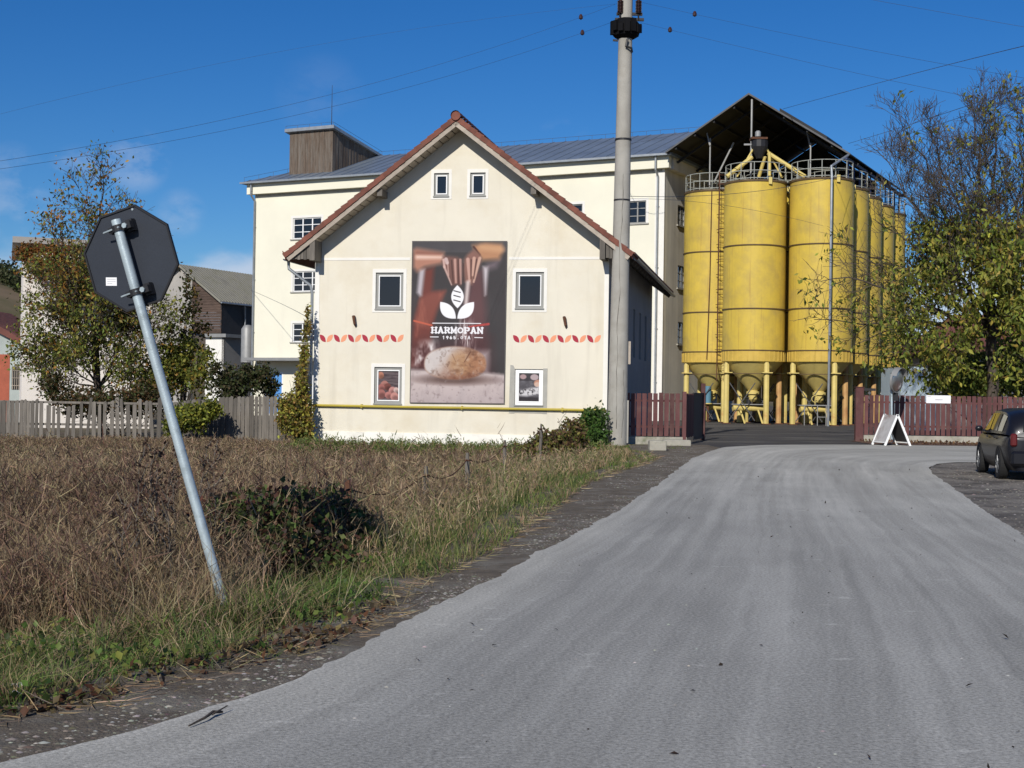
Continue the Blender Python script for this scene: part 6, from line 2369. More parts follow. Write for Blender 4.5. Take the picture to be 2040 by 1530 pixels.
def shrub(name, label, cat, base, blobs, n, size, palette, weights=None, stems=7, seed=1, droop=.3, aspect=.6, stem_r=.018, stuff=False, barkm='bark', group=None, bright=1.5):
    """a bush: stems from the base into the blobs, leaves through the blobs. blobs: (centre, radii)"""
    rng = np.random.default_rng(seed)
    b = thing(name, label, cat, tuple(base), group)
    w = Wood(seed)
    base = np.array(base, float)
    for k in range(stems):
        c_, r_ = blobs[k % len(blobs)]
        tgt = np.array(c_) + rng.normal(size=3) * np.array(r_) * .45
        b0 = base + rng.normal(size=3) * np.array([.15, .15, 0])
        w.grow(branch_path(b0, tgt, 6, .04, w.rng), stem_r, .004, 0, float(np.mean(r_)) * .9, .8, .2, 5, maxlevel=1)
    w.mb.build('stem', MAT[barkm], b, smooth=True, fixn=False)
    vol = np.array([r_[0] * r_[1] * r_[2] for _, r_ in blobs])
    cnt = np.maximum((n * vol ** .75 / (vol ** .75).sum()).astype(int), 10)
    P_, N_ = [], []
    for (c_, r_), m in zip(blobs, cnt):
        u = unit(rng.normal(size=(m, 3)))
        rad = rng.random(m) ** (1 / 2.2)
        # clumpy: pull leaves to a few clump centres
        k = max(4, m // 45)
        cc = unit(rng.normal(size=(k, 3))) * (rng.random((k, 1)) ** .45)
        idx = rng.integers(0, k, m)
        q = np.where((rng.random(m) < .75)[:, None], cc[idx] + rng.normal(size=(m, 3)) * .17, u * rad[:, None])
        P_.append(np.array(c_) + q * np.array(r_))
        N_.append(u)
    cen = np.concatenate(P_)
    cen[:, 2] = np.maximum(cen[:, 2], gz(cen[:, 0], cen[:, 1]) + .02)
    cols = np.clip(pal(len(cen), palette, weights, .28) * bright, 0, .7)
    v, t, c = leaves(cen, rng.uniform(size * .6, size * 1.3, len(cen)), cols, droop=droop, aspect=aspect)
    np_mesh('foliage', v, t, c, MAT['leaf'], b)
    return b


GRN = [(.055, .08, .02), (.08, .105, .025), (.04, .06, .018)]
YEL = [(.20, .19, .03), (.13, .14, .028), (.17, .13, .025)]
BRN = [(.12, .06, .03), (.09, .05, .03), (.14, .085, .04)]


def blob(px, py, y, rx, rz, ry=None):
    c_ = P(px, py, y)
    s_ = y / FPX
    return (tuple(c_), (rx * s_, (ry or rx) * s_, rz * s_))


# climber over the top of the pale building
shrub('creeper', 'rusty orange creeper hanging over the top of the pale building', 'creeper', (P(110, 560, 62.5).x, 62.8, 5.0),
      [blob(110, 520, 63.0, 60, 44, 14), (blob(60, 500, 63.2, 34, 22, 12)), blob(150, 560, 63, 40, 40, 12)], 4200, .17, [(.22, .09, .025), (.16, .07, .02), (.10, .075, .02)], None, 6, 31, stem_r=.02)
shrub('leafy_tree', 'yellow green small tree behind the plank fence, right of the tall autumn tree', 'tree', (P(365, 800, 54).x, 54, -.3),
      [blob(375, 715, 54, 46, 46), blob(330, 750, 53.5, 56, 42), blob(300, 765, 53, 45, 36), blob(402, 745, 53, 34, 50), blob(350, 700, 54, 44, 36)], 4600, .16,
      [(.10, .115, .022), (.17, .165, .03), (.07, .085, .02), (.20, .12, .025)], (4, 4, 2.5, 1), 9, 32, stem_r=.04)
shrub('leafy_tree', 'thin dark tree with few leaves in front of the barn gable', 'tree', (P(362, 800, 57).x, 57, -.3),
      [blob(368, 590, 57, 26, 55), blob(385, 640, 57, 40, 40), blob(350, 660, 57, 30, 40)], 900, .17, [(.08, .08, .02), (.12, .075, .025), (.05, .06, .018)], None, 8, 33, stem_r=.07)
shrub('dark_shrub', 'dark sparse shrub in front of the blue mill door', 'shrub', (P(495, 800, 52).x, 52, -.3),
      [blob(500, 755, 52, 52, 30), blob(455, 770, 52, 38, 30), blob(535, 770, 52, 26, 26), blob(440, 735, 52, 22, 20)], 3600, .15, [(.035, .045, .018), (.05, .06, .02), (.06, .05, .025)], None, 12, 34)
shrub('dark_shrub', 'tangled dark shrub under the autumn tree, poking through the plank fence', 'shrub', (P(215, 830, 49.6).x, 51.2, -.3),
      [blob(170, 800, 51.5, 60, 30), blob(250, 800, 51.5, 60, 34), blob(110, 770, 52, 36, 34), blob(300, 790, 51.5, 40, 40)], 6500, .14, [(.045, .055, .018), (.06, .05, .025), (.10, .06, .025)], None, 14, 35)
shrub('yellow_shrub', 'bright yellow green shrub growing through the plank fence', 'shrub', (P(390, 860, 48.8).x, 48.8, -.3),
      [blob(385, 830, 49, 36, 30), blob(420, 815, 49, 22, 24), blob(350, 845, 48.8, 26, 24)], 3600, .14, [(.20, .20, .03), (.13, .15, .028), (.08, .095, .02)], None, 7, 36)
shrub('climbing_vine', 'yellowing vine climbing the corner of the gabled house', 'vine', (P(605, 880, 47.5).x, 47.55, -.3),
      [blob(603, 850, 47.3, 26, 50), blob(600, 770, 47.3, 17, 50), blob(609, 700, 47.3, 10, 45), blob(613, 640, 47.4, 7, 46), blob(575, 830, 47.2, 24, 36), blob(590, 820, 47.2, 34, 44)],
      7000, .13, [(.17, .18, .035), (.27, .24, .045), (.20, .13, .035), (.10, .08, .03)], None, 12, 37)
shrub('green_bush', 'dense dark green bush at the house corner beside the concrete pole', 'bush', (P(1180, 890, 44.8).x, 44.8, -.1),
      [blob(1180, 850, 44.8, 26, 40), blob(1170, 870, 44.7, 32, 26), blob(1192, 880, 44.6, 16, 22)], 6500, .13, [(.045, .085, .018), (.06, .11, .022), (.035, .06, .016)], None, 8, 38)
shrub('brown_bush', 'yellow and brown bramble bush between the green bush and the fence stakes', 'bush', (P(1105, 915, 38).x, 38, -.1),
      [blob(1105, 885, 38, 45, 30), blob(1065, 905, 36.5, 36, 26), blob(1140, 870, 39.5, 30, 40), blob(1150, 900, 39.5, 34, 30)], 8000, .11,
      [(.14, .13, .03), (.11, .065, .03), (.08, .05, .03), (.09, .10, .025)], None, 12, 39)
shrub('bramble', 'dark bramble thicket with red brown leaves right of the leaning sign pole', 'bramble', (P(560, 1090, 12.5).x, 12.6, -.15),
      [blob(480, 1060, 12.2, 100, 80), blob(590, 1060, 12.8, 90, 85), blob(670, 1030, 13.6, 60, 70), blob(530, 1110, 12, 110, 60), blob(700, 1085, 13.3, 60, 34), blob(440, 1090, 11.6, 60, 40), blob(620, 985, 14, 50, 26), blob(420, 1040, 12.5, 50, 60), blob(620, 1110, 12.4, 90, 46), blob(520, 1020, 12.6, 110, 50)],
      6500, .06, [(.05, .065, .02), (.07, .035, .024), (.11, .05, .03), (.075, .105, .028), (.04, .03, .022)], (4, 2, 1.8, 3.5, 1.6), 22, 40, stem_r=.006, droop=.5, aspect=.8, bright=1.35)
shrub('bramble', 'smaller tangle of dark bramble around the rusty fence stake', 'bramble', (P(770, 1000, 17).x, 17.2, -.2),
      [blob(740, 1035, 15.8, 50, 26), blob(650, 1010, 15.5, 60, 34)], 1200, .065, [(.05, .06, .02), (.07, .035, .022), (.035, .03, .02)], None, 10, 41, stem_r=.006, droop=.5, aspect=.8)
# tall dead dock plants in front of the sign pole
for k, (px, y, hh) in enumerate(((215, 10.4, 1.22), (245, 10.9, 1.28), (282, 10.6, 1.2), (318, 10.2, 1.05), (345, 11.0, 1.22), (375, 11.4, 1.25), (190, 10.0, .95), (300, 11.8, 1.3))):
    b = P(px + 40, 1000, y)
    rng = np.random.default_rng(100 + k)
    bz_ = float(gz(b.x, y)) - .02
    t0 = thing('dead_weed', 'tall dead brown weed with curled leaves, ' + ['second from the far end', 'third from the far end', 'fourth from the far end', 'third from the leaning pole', 'second from the leaning pole', 'closest to the leaning pole', 'farthest from the leaning pole', 'fourth from the leaning pole'][k] + ' of eight', 'weed', (b.x, y, bz_), 'dead brown weeds beside the leaning pole')
    wd2 = Wood(200 + k)
    base = np.array([b.x, y, bz_])
    main = branch_path(base, base + np.array([rng.uniform(-.12, .12), rng.uniform(-.1, .1), hh]), 8, .012, rng)
    wd2.grow(main, .006, .002, 0, .30, .7, .6, 9, sides=(4, 3, 3, 3), lmin=.06, start=.3, maxlevel=1)
    wd2.mb.build('stem', MAT['bark_pale'], t0, smooth=True, fixn=False)
    nn_ = np.array(wd2.nodes)
    cc = np.repeat(nn_, 4, 0) + rng.normal(size=(len(nn_) * 4, 3)) * .016
    v, t, c = leaves(cc, rng.uniform(.018, .05, len(cc)), pal(len(cc), [(.10, .06, .04), (.075, .045, .032), (.13, .085, .055)], None, .25), droop=.4, aspect=.6)
    np_mesh('leaf_cluster', v, t, c, MAT['leaf'], t0, kind='stuff')

# ---- walnut on the right
wy_ = 58.0
wal = thing('walnut_tree', 'big walnut tree, bare twigs above and yellow green leaves below, behind the picket fence', 'tree', tuple(P(1975, 800, wy_)))
W2 = Wood(5)
W2.rmin = .012
b0 = P3(1972, 815, wy_)
b0[2] = -.1
f1 = P3(1978, 665, wy_)
W2.limb(branch_path(b0, f1, 7, .06, W2.rng), .26, .21, 9)
limbs = [((1985, 640), (2000, 195), 0, .14), ((1975, 650), (1915, 300), 1.0, .12), ((1978, 655), (1850, 265), -1.2, .12), ((1975, 660), (1800, 262), 1.4, .10), ((1972, 668), (1752, 330), -1.4, .09), ((1985, 650), (1965, 200), 1.2, .10), ((1985, 650), (2035, 190), -.6, .10), ((1970, 665), (1790, 330), .4, .12),
         ((1968, 670), (1745, 430), -.8, .11), ((1965, 680), (1690, 500), .9, .10), ((1965, 690), (1640, 560), -.4, .10), ((1965, 695), (1610, 640), .6, .09),
         ((1985, 650), (2075, 215), .6, .13), ((1985, 665), (2150, 330), -.8, .12), ((1985, 680), (2180, 480), .6, .11), ((1980, 690), (2150, 640), -1.0, .10),
         ((1968, 690), (1700, 690), -1.8, .08), ((1970, 690), (1790, 620), -2.6, .08), ((1975, 690), (1890, 560), -3.0, .09), ((1975, 690), (2040, 560), -3.0, .09),
         ((1970, 650), (1950, 240), -1.6, .11), ((1970, 700), (1830, 745), -3.4, .06), ((1980, 700), (2060, 720), -3.2, .06), ((1970, 700), (1760, 560), 2.2, .08),
         ((1975, 660), (1880, 380), -2.4, .09), ((1980, 650), (2040, 330), -1.5, .10)]
for (a, b, dy, r) in limbs:
    p0_ = f1 * .7 + P3(a[0], a[1], wy_) * .3
    p1_ = P3(b[0], b[1], wy_ + dy * 1.3)
    rise = 1.1 if b[1] > 420 else .2
    L = np.linalg.norm(p1_ - p0_)
    W2.grow(branch_path(p0_, p1_, 12, L * .014, W2.rng, rise * .5), r, .014, 0, 3.0, .74, .55 if b[1] < 420 else .25, 13, sides=(6, 4, 3, 3), maxlevel=3 if b[1] < 420 else 2, lmin=.5, start=.24)
W2.mb.build('trunk', MAT['bark'], wal, smooth=True, fixn=False)
nod = np.array(W2.nodes)
# leaves thin out towards the top
zz = nod[:, 2]
pr_ = np.clip(1.05 - (zz - 4.6) / 4.6, .015, 1.0)
xx = nod[:, 0] / nod[:, 1] * FPX + 1020
pr_ *= np.clip(.09 + (xx - 1720) / 260, .09, 1)
nod = nod[RNG.random(len(nod)) < pr_]
nod = nod[RNG.random(len(nod)) < .5 + .45 * (np.sin(nod[:, 0] * 2.3 + nod[:, 2] * 1.1) * np.sin(nod[:, 2] * 2.6 + nod[:, 1] * 1.3) > -.1)]
k_ = 10
print('walnut nodes', len(nod), 'autumn', len(W1.nodes))
cen = np.repeat(nod, k_, 0) + RNG.normal(size=(len(nod) * k_, 3)) * .2
h = cen[:, 2]
cols = pal(len(cen), [(.18, .22, .04), (.26, .28, .05), (.36, .34, .06), (.11, .14, .03), (.38, .28, .06), (.14, .09, .03)], (4, 4, 3, 2.5, 1.2, .5), .28)
v, t, c = leaves(cen, RNG.uniform(.15, .34, len(cen)), cols, droop=1.1, aspect=.44)
np_mesh('crown', v, t, c, MAT['leaf'], wal)
shrub('leafy_bush', 'dense green bush filling the shade under the walnut, behind the picket fence', 'bush', (P(1990, 800, 60).x, 60, -.1),
      [blob(1925, 740, 60, 70, 46), blob(2010, 720, 60, 60, 60), blob(1950, 770, 59, 70, 34), blob(2060, 750, 60, 60, 50), blob(1880, 760, 60.5, 40, 36)], 9000, .2,
      [(.10, .13, .03), (.16, .18, .035), (.06, .08, .022), (.22, .21, .04)], None, 9, 44, stem_r=.05)

# ------------------------------------------------------------------ roadside stakes and wire
stk_ = []
for k, (px, ytop, y) in enumerate(((693, 955, 15.6), (849, 929, 18.7), (931, 902, 21.8), (1006, 877, 27.5), (1078, 845, 34.0))):
    tp_ = P(px, ytop, y)
    bz_ = float(gz(tp_.x, y))
    r = .038 if k else .05
    lab = ['rusty brown stake nearest the bramble thicket, holding sagging wire', 'split wooden stake bundled with dry grass, second from the brambles', 'grey wooden stake between the split stake and the thin tall one',
           'thin tall grey stake before the white plinth of the house', 'old stake buried in the yellow brown bush'][k]
    s_ = thing('fence_stake', lab, 'stake', (tp_.x, y, bz_), 'old roadside fence stakes')
    rr = random.Random(k)
    pts = [Vector((tp_.x + rr.uniform(-.03, .03) * (1 - i / 4), y + rr.uniform(-.02, .02), bz_ - .1 + (tp_.z - bz_ + .1) * i / 4)) for i in range(5)]
    MB().tube(pts, [r * 1.1, r, r * .95, r, r * .6], 7).build('shaft', MAT['rust'] if k == 0 else MAT['grey_wood'], s_, smooth=True, auto=50)
    MB().lathe(pts[4] - Vector((0, 0, .12)), [(r + .004, -.012), (r + .01, 0), (r + .004, .012)], 8).build('wire_loop', MAT['rust'], s_)
    stk_.append(pts[4] - Vector((0, 0, .1)))
st0 = P(560, 1020, 13.0)
seq = [Vector((st0.x, 13.0, .45))] + stk_
for k in range(len(seq) - 1):
    for j, dz in enumerate((0, -.22)):
        a, b = seq[k] + Vector((0, 0, dz)), seq[k + 1] + Vector((0, 0, dz))
        pts = []
        for i in range(15):
            t_ = i / 14
            v_ = a.lerp(b, t_)
            v_.z -= (.16 if j == 0 else .1) * 4 * t_ * (1 - t_)
            pts.append(v_)
        tag(MB().tube(pts, .009 if j == 0 else .004, 4).build('fence_wire', MAT['rust']),
            ('rusty sagging upper wire ' if j == 0 else 'thin lower wire ') + ['from the brambles to the rusty brown stake', 'from the rusty brown stake to the split stake', 'from the split stake to the grey stake', 'from the grey stake to the thin tall stake', 'from the thin tall stake into the brown bush'][k], 'wire', 'rusty wires between the roadside stakes')

# ------------------------------------------------------------------ weeds, grass, litter
def inside(n, xf0, xf1, y0, y1, dens_near=1.0):
    pass


def edge_x(y):
    return np.interp(y, GE_y, GE_x)


def scatter(n, y0, y1, dfun, pw=1.0):
    """points left of the grass edge: y picked so that near ground gets more, x within the view plus a margin"""
    y = y0 + (y1 - y0) * RNG.random(n) ** pw
    xe = edge_x(y)
    xl = -(1080 / FPX) * y - .5
    lo, hi = dfun(y, xe, xl)
    x = lo + (hi - lo) * RNG.random(n)
    ok = lo < hi
    return x[ok], y[ok]


HX0, HX1 = HL.x - .2, H0.x + .2


def clear_house(x, y):
    """keep what stands in front of the gable"""
    yf = HL.y + (x - HL.x) * (H0.y - HL.y) / (H0.x - HL.x)
    return ~((y > yf - .12) & (x > HX0 - .1))


def up_dirs(n, spread):
    d = RNG.normal(size=(n, 3)) * spread
    d[:, 2] = 1
    return unit(d)


def weeds(name, x, y, hmin, hmax, nb, palette, weights, wfac, spread=.22, fluff=0, fl_pal=None, kind='stuff', mat='grass', curl=.18, fsize=.012):
    n = len(x)
    z = gz(x, y)
    base = np.stack([x, y, z - .02], 1)
    hh = RNG.uniform(hmin, hmax, n) * (1 + .6 * wob(x * 1.7, y * 1.3) + .35 * wob(x * .6 + 4, y * .5)) * (1 - .42 * sstep(y, 22, 40))
    colr = pal(n, palette, weights, .22)
    base2 = np.repeat(base, nb, 0) + RNG.normal(size=(n * nb, 3)) * np.array([.035, .035, 0])
    h2 = np.repeat(hh, nb) * RNG.uniform(.5, 1.1, n * nb)
    d2 = up_dirs(n * nb, spread)
    wd_ = (np.repeat(y, nb) * .00042 + .0022) * wfac
    bend = RNG.normal(size=(n * nb, 3)) * curl
    bend[:, 2] = -np.abs(bend[:, 2]) * .5
    c2 = np.repeat(colr, nb, 0) * RNG.uniform(.8, 1.2, (n * nb, 1))
    parts = [blades(base2, d2, h2, wd_, bend, c2)]
    if fluff:
        m = n * nb
        for k in range(fluff):
            f = RNG.uniform(.45, 1.0, m)
            p = base2 + d2 * (h2 * f)[:, None] + bend * (h2 * f ** 2)[:, None]
            dd = RNG.normal(size=(m, 3)) * .8
            dd[:, 2] = np.abs(dd[:, 2]) + .3
            parts.append(blades(p, dd, h2 * RNG.uniform(.12, .3, m), wd_ * 1.1, RNG.normal(size=(m, 3)) * .1, pal(m, fl_pal or palette, None, .22)))
    return join(parts)


V_ = []
DRY = [(.25, .175, .105), (.19, .13, .08), (.33, .24, .15), (.15, .10, .064), (.28, .22, .12)]
TAN = [(.40, .31, .18), (.33, .25, .14), (.27, .19, .11)]
GR = [(.11, .16, .038), (.155, .19, .05), (.075, .115, .03), (.20, .20, .075)]
LUSH = [(.09, .16, .03), (.13, .20, .045), (.065, .11, .022), (.17, .20, .06)]
# brown field
x, y = scatter(9500, 10.5, 46.5, lambda y, xe, xl: (np.maximum(xl, -19), xe - (1.2 + y * .03)), 1.35)
k = clear_house(x, y) & (y < 49)
parts = [weeds('f', x[k], y[k], .32, .62, 5, DRY, None, 1.0, .25, 3)]
x, y = scatter(2600, 9.5, 22, lambda y, xe, xl: (xl, xe - 1.1), 1.1)
parts.append(weeds('f', x, y, .4, .7, 6, DRY + [(.22, .15, .09)], None, .9, .25, 3))
x, y = scatter(1500, 44, 49.6, lambda y, xe, xl: (xl, HX0 + 0 * y), 1)
parts.append(weeds('f', x, y, .3, .5, 5, DRY, None, 1.0, .25, 2))
x, y = scatter(1900, 9.5, 30, lambda y, xe, xl: (xl, xe - 1.0), 1.2)
k = clear_house(x, y)
parts.append(weeds('f', x[k], y[k], .5, .95, 3, TAN, None, .75, .16, 2, TAN))
x, y = scatter(2600, 9.5, 44, lambda y, xe, xl: (xl, xe - 1.0), 1.2)
k = clear_house(x, y) & (wob(x * .8 + 5, y * .5) > -.05)
parts.append(weeds('f', x[k], y[k], .2, .42, 6, [(.12, .13, .04), (.16, .15, .06), (.09, .10, .035)], None, .9, .4))
v, t, c = join(parts)
np_mesh('dry_weeds', v, t, c, MAT['grass'], kind='stuff')
RED = [(.12, .07, .05), (.16, .095, .062), (.09, .055, .042)]
parts = []
x, y = scatter(1100, 9.4, 20, lambda y, xe, xl: (xl, xe - 1.6), 1.2)
k = wob(x * 1.1 + 1, y * .8) > .05
parts.append(weeds('w', x[k], y[k], .6, 1.0, 3, RED, None, 1.1, .22, 7, RED))
x, y = scatter(1100, 16, 44, lambda y, xe, xl: (xl, xe - 2.5), 1.0)
k = clear_house(x, y) & (wob(x * .7 + 2, y * .4) > .1)
parts.append(weeds('w', x[k], y[k], .6, .9, 3, RED + DRY, None, 1.1, .22, 6, RED + DRY))
v, t, c = join(parts)
np_mesh('tall_weeds', v, t, c, MAT['grass'], kind='stuff')
# grass strip along the verge and round the house foot
parts = []
x, y = scatter(7500, 12, 45, lambda y, xe, xl: (xe - (2.1 + y * .045), xe + .16), 1.3)
k = clear_house(x, y)
parts.append(weeds('g', x[k], y[k], .12, .34, 6, GR + TAN[1:], (3, 3, 3, 3, 1.6, 1.4), 1.0, .4))
x, y = scatter(1500, 12.5, 40, lambda y, xe, xl: (xe - 2.6, xe - .4), 1.3)
parts.append(weeds('g', x, y, .35, .65, 6, GR + TAN, (1, 2, 1, 2, 3, 3, 2), .9, .22, 1, TAN))
x, y = scatter(2300, 42, 47.6, lambda y, xe, xl: (np.full_like(y, HX0), np.full_like(y, 3.6)), 1)
k = clear_house(x, y)
parts.append(weeds('g', x[k], y[k], .14, .34, 6, GR, None, 1.0, .4))
xk = RNG.uniform(3.3, 5.6, 700)
yk = RNG.uniform(42.5, 45.7, 700)
parts.append(weeds('g', xk[xk < 5.5], yk[xk < 5.5], .08, .22, 6, GR, None, 1.0, .4))
# taller clumps along the old stakes and at the foot of the gable
x, y = scatter(1100, 14, 43, lambda y, xe, xl: (xe - 3.4, xe - .6), 1.1)
k = (wob(x * 1.3 + 7, y * .9) > .02) & clear_house(x, y)
parts.append(weeds('g', x[k], y[k], .35, .72, 6, GR + TAN, (2, 2, 1, 3, 3, 3, 2), .95, .25, 2, TAN + GR))
x, y = scatter(1500, 41, 47.6, lambda y, xe, xl: (np.full_like(y, HX0), np.full_like(y, 3.0)), 1)
k = clear_house(x, y) & (wob(x * 1.1, y * 1.4 + 3) > -.05)
parts.append(weeds('g', x[k], y[k], .45, .85, 7, GR + [(.24, .23, .06)], None, 1.3, .45, 3, GR))
v, t, c = join(parts)
np_mesh('verge_grass', v, t, c, MAT['grass'], kind='stuff')
# near corner: lush grass, broad leaves, dead stalks
parts = []
x, y = scatter(5200, 5.2, 12.5, lambda y, xe, xl: (np.maximum(xl, xe - 2.3), xe + .04), 1.0)
k = wob(x * 2.2 + 3, y * 2) > -.15
parts.append(weeds('n', x[k], y[k], .05, .17, 8, LUSH + GR + TAN[1:], (3, 3, 3, 2, 2, 2, 2, 2, 1.5, 1.2), 1.0, .6, curl=.35))
x, y = scatter(1500, 6.5, 13.5, lambda y, xe, xl: (np.maximum(xl, xe - 2.2), xe - .25), 1.0)
parts.append(weeds('n', x, y, .16, .36, 7, GR + TAN, (2, 2, 2, 2, 2, 2, 1), .9, .4, curl=.4))
for (px, y0, n_, r_, hm) in ((640, 10.9, 46, .22, .42), (470, 9.8, 40, .2, .42), (420, 9.5, 26, .16, .34), (700, 11.5, 26, .18, .3), (600, 9.9, 22, .18, .28), (90, 7.2, 22, .25, .28)):
    b = P(px, 1150, y0)
    xx, yy = b.x + RNG.normal(size=n_) * r_, y0 + RNG.normal(size=n_) * r_
    parts.append(weeds('n', xx, yy, hm * .6, hm, 12, LUSH, None, 1.1, .35, curl=.35))
# straw lying round the pole
for (px, y0, n_, r_) in ((330, 9.9, 110, .5), (250, 9.3, 70, .5), (390, 9.6, 60, .3), (150, 9.5, 40, .6)):
    b = P(px, 1150, y0)
    xx, yy = b.x + RNG.normal(size=n_) * r_, y0 + RNG.normal(size=n_) * r_ * .8
    parts.append(weeds('n', xx, yy, .35, .8, 5, TAN + [(.22, .16, .10)], None, .75, .55, curl=.25))
v, t, c = join(parts)
np_mesh('roadside_grass', v, t, c, MAT['grass'], kind='stuff')
# dry straw strewn on the edge of the dirt
n = 2600
y = 5.2 + 34 * RNG.random(n) ** 1.4
x = edge_x(y) + RNG.normal(size=n) * .10 + .06
dd = RNG.normal(size=(n, 3))
dd[:, 2] = np.abs(dd[:, 2]) * .12
v, t, c = blades(np.stack([x, y, np.full(n, -.01)], 1), dd, RNG.uniform(.08, .3, n), .003 + y * .0003, RNG.normal(size=(n, 3)) * .05, pal(n, TAN + [(.2, .17, .12)], None, .25))
np_mesh('straw', v, t, c, MAT['grass'], kind='stuff')
# broad leaved weeds and fallen leaves
parts = []
x, y = scatter(5200, 5.4, 13, lambda y, xe, xl: (np.maximum(xl, xe - 2.0), xe - .02), 1.0)
k = wob(x * 1.9, y * 2.1 + 2) > .0
x, y = x[k], y[k]
cen = np.stack([x, y, gz(x, y) + RNG.uniform(.02, .16, len(x))], 1)
nrm = np.tile(np.array([0, 0, 1.0]), (len(x), 1))
parts.append(leaves(cen, RNG.uniform(.02, .065, len(x)), pal(len(x), [(.09, .15, .03), (.14, .21, .045), (.06, .10, .025), (.20, .22, .05)], None, .22), -.2, .75, nrm))
v, t, c = join(parts)
np_mesh('broadleaf_weeds', v, t, c, MAT['leaf'], kind='stuff')
parts = []
x, y = scatter(2400, 5.2, 10.5, lambda y, xe, xl: (np.maximum(xl, xe - .4), xe + .14), 1.35)
k = RNG.random(len(x)) < np.clip(.25 + .75 * (wob(x * 2, y * 2) > .1), 0, 1)
x, y = x[k], y[k]
cen = np.stack([x, y, gz(x, y) + RNG.uniform(.03, .07, len(x))], 1)
nrm = np.tile(np.array([0, 0, 1.0]), (len(x), 1))
parts.append(leaves(cen, RNG.uniform(.025, .075, len(x)), pal(len(x), [(.12, .075, .045), (.17, .11, .06), (.08, .055, .035), (.22, .16, .07), (.12, .055, .03)], None, .2), .1, .7, nrm))
x = RNG.uniform(13.2, 22, 900)
y = RNG.uniform(49.6, 52.7, 900)
cen = np.stack([x, y, np.full(900, .02)], 1)
nrm = np.tile(np.array([0, 0, 1.0]), (900, 1))
parts.append(leaves(cen, RNG.uniform(.06, .14, 900), pal(900, [(.16, .08, .045), (.11, .06, .04), (.22, .13, .06)], None, .2), 0, .7, nrm))
v, t, c = join(parts)
np_mesh('fallen_leaves', v, t, c, MAT['leaf'], kind='stuff')

# dark leaf scraps, pale chips and pebbles on the road and its edges
def chips(x, y, z, size, cols, flat=.3):
    n = len(x)
    k = 6
    a = np.linspace(0, 2 * np.pi, k, endpoint=False)[None] + RNG.uniform(0, 6, (n, 1))
    r = size[:, None] * RNG.uniform(.6, 1.1, (n, k))
    ring = np.stack([x[:, None] + np.cos(a) * r, y[:, None] + np.sin(a) * r * .8, np.repeat(z[:, None], k, 1)], 2)
    top = np.stack([x, y, z + size * flat], 1)[:, None]
    v = np.concatenate([ring, top], 1)
    t = np.array([[i, (i + 1) % k, k] for i in range(k)])
    return v.reshape(-1, 3), (np.arange(n) * (k + 1))[:, None, None].repeat(k, 1).reshape(-1, 1) + np.tile(t, (n, 1)), np.repeat(cols[:, None], k + 1, 1).reshape(-1, 3)


parts = []
n = 9000
y = 5.0 + 40 * RNG.random(n) ** 1.5
xe, xr_ = np.interp(y, GE_y, GE_x), np.interp(y, L_y, L_x)
f = RNG.beta(2.2, 1.0, n)
x = xe + (xr_ - .02 - xe) * f
k = wob(x * 1.6, y * .9) > -.12
x, y = x[k], y[k]
n = len(x)
parts.append(chips(x, y, np.full(n, -.012), (RNG.gamma(2.0, .0036, n) + .003 + y * .00015), pal(n, [(.24, .22, .18), (.17, .15, .12), (.36, .34, .29), (.12, .10, .08), (.14, .12, .09)], None, .15)))
n = 5000
x = RNG.uniform(6, 14, n)
y = RNG.uniform(14, 36.2, n)
xr_ = np.interp(y, [p[1] for p in R_main], [p[0] for p in R_main])
k = x > xr_ + .02
x, y = x[k], y[k]
n = len(x)
parts.append(chips(x, y, np.full(n, -.008), RNG.gamma(2.0, .006, n) + .006, pal(n, [(.30, .27, .22), (.22, .19, .15), (.38, .35, .29), (.12, .10, .08)], None, .18)))
v, t, c = join(parts)
np_mesh('gravel', v, t, c, MAT['stone'], kind='stuff')
parts = []
n = 260
y = 5.2 + 38 * RNG.random(n) ** 1.9
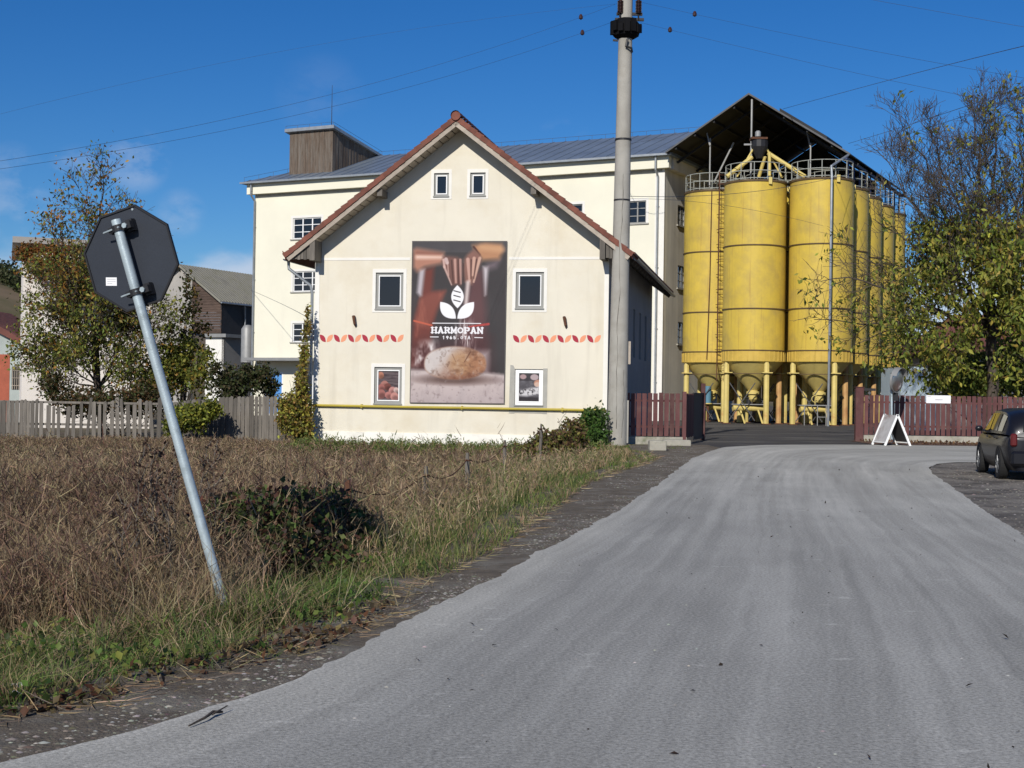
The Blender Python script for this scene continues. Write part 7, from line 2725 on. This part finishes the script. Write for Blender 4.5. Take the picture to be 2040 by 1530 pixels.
x = np.interp(y, L_y, L_x) + .2 + RNG.random(n) * 5.0
parts.append(chips(x, y, np.full(n, .001), RNG.gamma(2.0, .003, n) + .003, pal(n, [(.5, .48, .44), (.4, .38, .34)], None, .15), .4))
v, t, c = join(parts)
np_mesh('road_pebbles', v, t, c, MAT['stone'], kind='stuff')
n = 120
y = 5.4 + 26 * RNG.random(n) ** 1.5
x = np.interp(y, L_y, L_x) + .4 + RNG.random(n) * 4.8
cen = np.stack([x, y, np.full(n, .008)], 1)
v, t, c = leaves(cen, RNG.uniform(.02, .055, n), pal(n, [(.05, .04, .03), (.08, .055, .04), (.04, .035, .03)], None, .2), 0, .45, np.tile(np.array([0, 0, 1.0]), (n, 1)))
np_mesh('leaf_scraps', v, t, c, MAT['leaf'], kind='stuff')
# twig, torn paper, brown leaf
a = G(376, 1446, .012)
b = G(443, 1418, .012)
tw = thing('twig', 'dark broken twig lying on the edge of the asphalt', 'twig', (a.x, a.y, 0))
MB().tube([a, a.lerp(b, .4) + Vector((.01, .01, .01)), a.lerp(b, .75) + Vector((-.01, .015, .012)), b], [.004, .007, .009, .006], 6).build('stick', MAT['bark'], tw)
MB().tube([a.lerp(b, .7) + Vector((0, 0, .008)), a.lerp(b, .95) + Vector((.02, .06, .02))], [.006, .003], 5).build('side_twig', MAT['bark'], tw)
for k, (px, py) in enumerate(((36, 1364), (30, 1381))):
    p = G(px, py, .03)
    mb = MB()
    for i in range(4):
        for j in range(4):
            mb.v.append((p.x + (i - 1.5) * .02, p.y + (j - 1.5) * .014, p.z + .012 * math.sin(i * 2.1 + j * 1.7 + k)))
    mb.f = [(j * 4 + i, j * 4 + i + 1, (j + 1) * 4 + i + 1, (j + 1) * 4 + i) for i in range(3) for j in range(3)]
    o = mb.build('paper_scrap', MAT['dull_paper'])
    o.modifiers.new('t', 'SOLIDIFY').thickness = .001
    tag(o, ['crumpled white paper scrap among brown leaves, the upper of two', 'flat white paper scrap among brown leaves, the lower of two'][k], 'litter', 'paper scraps in the leaves')
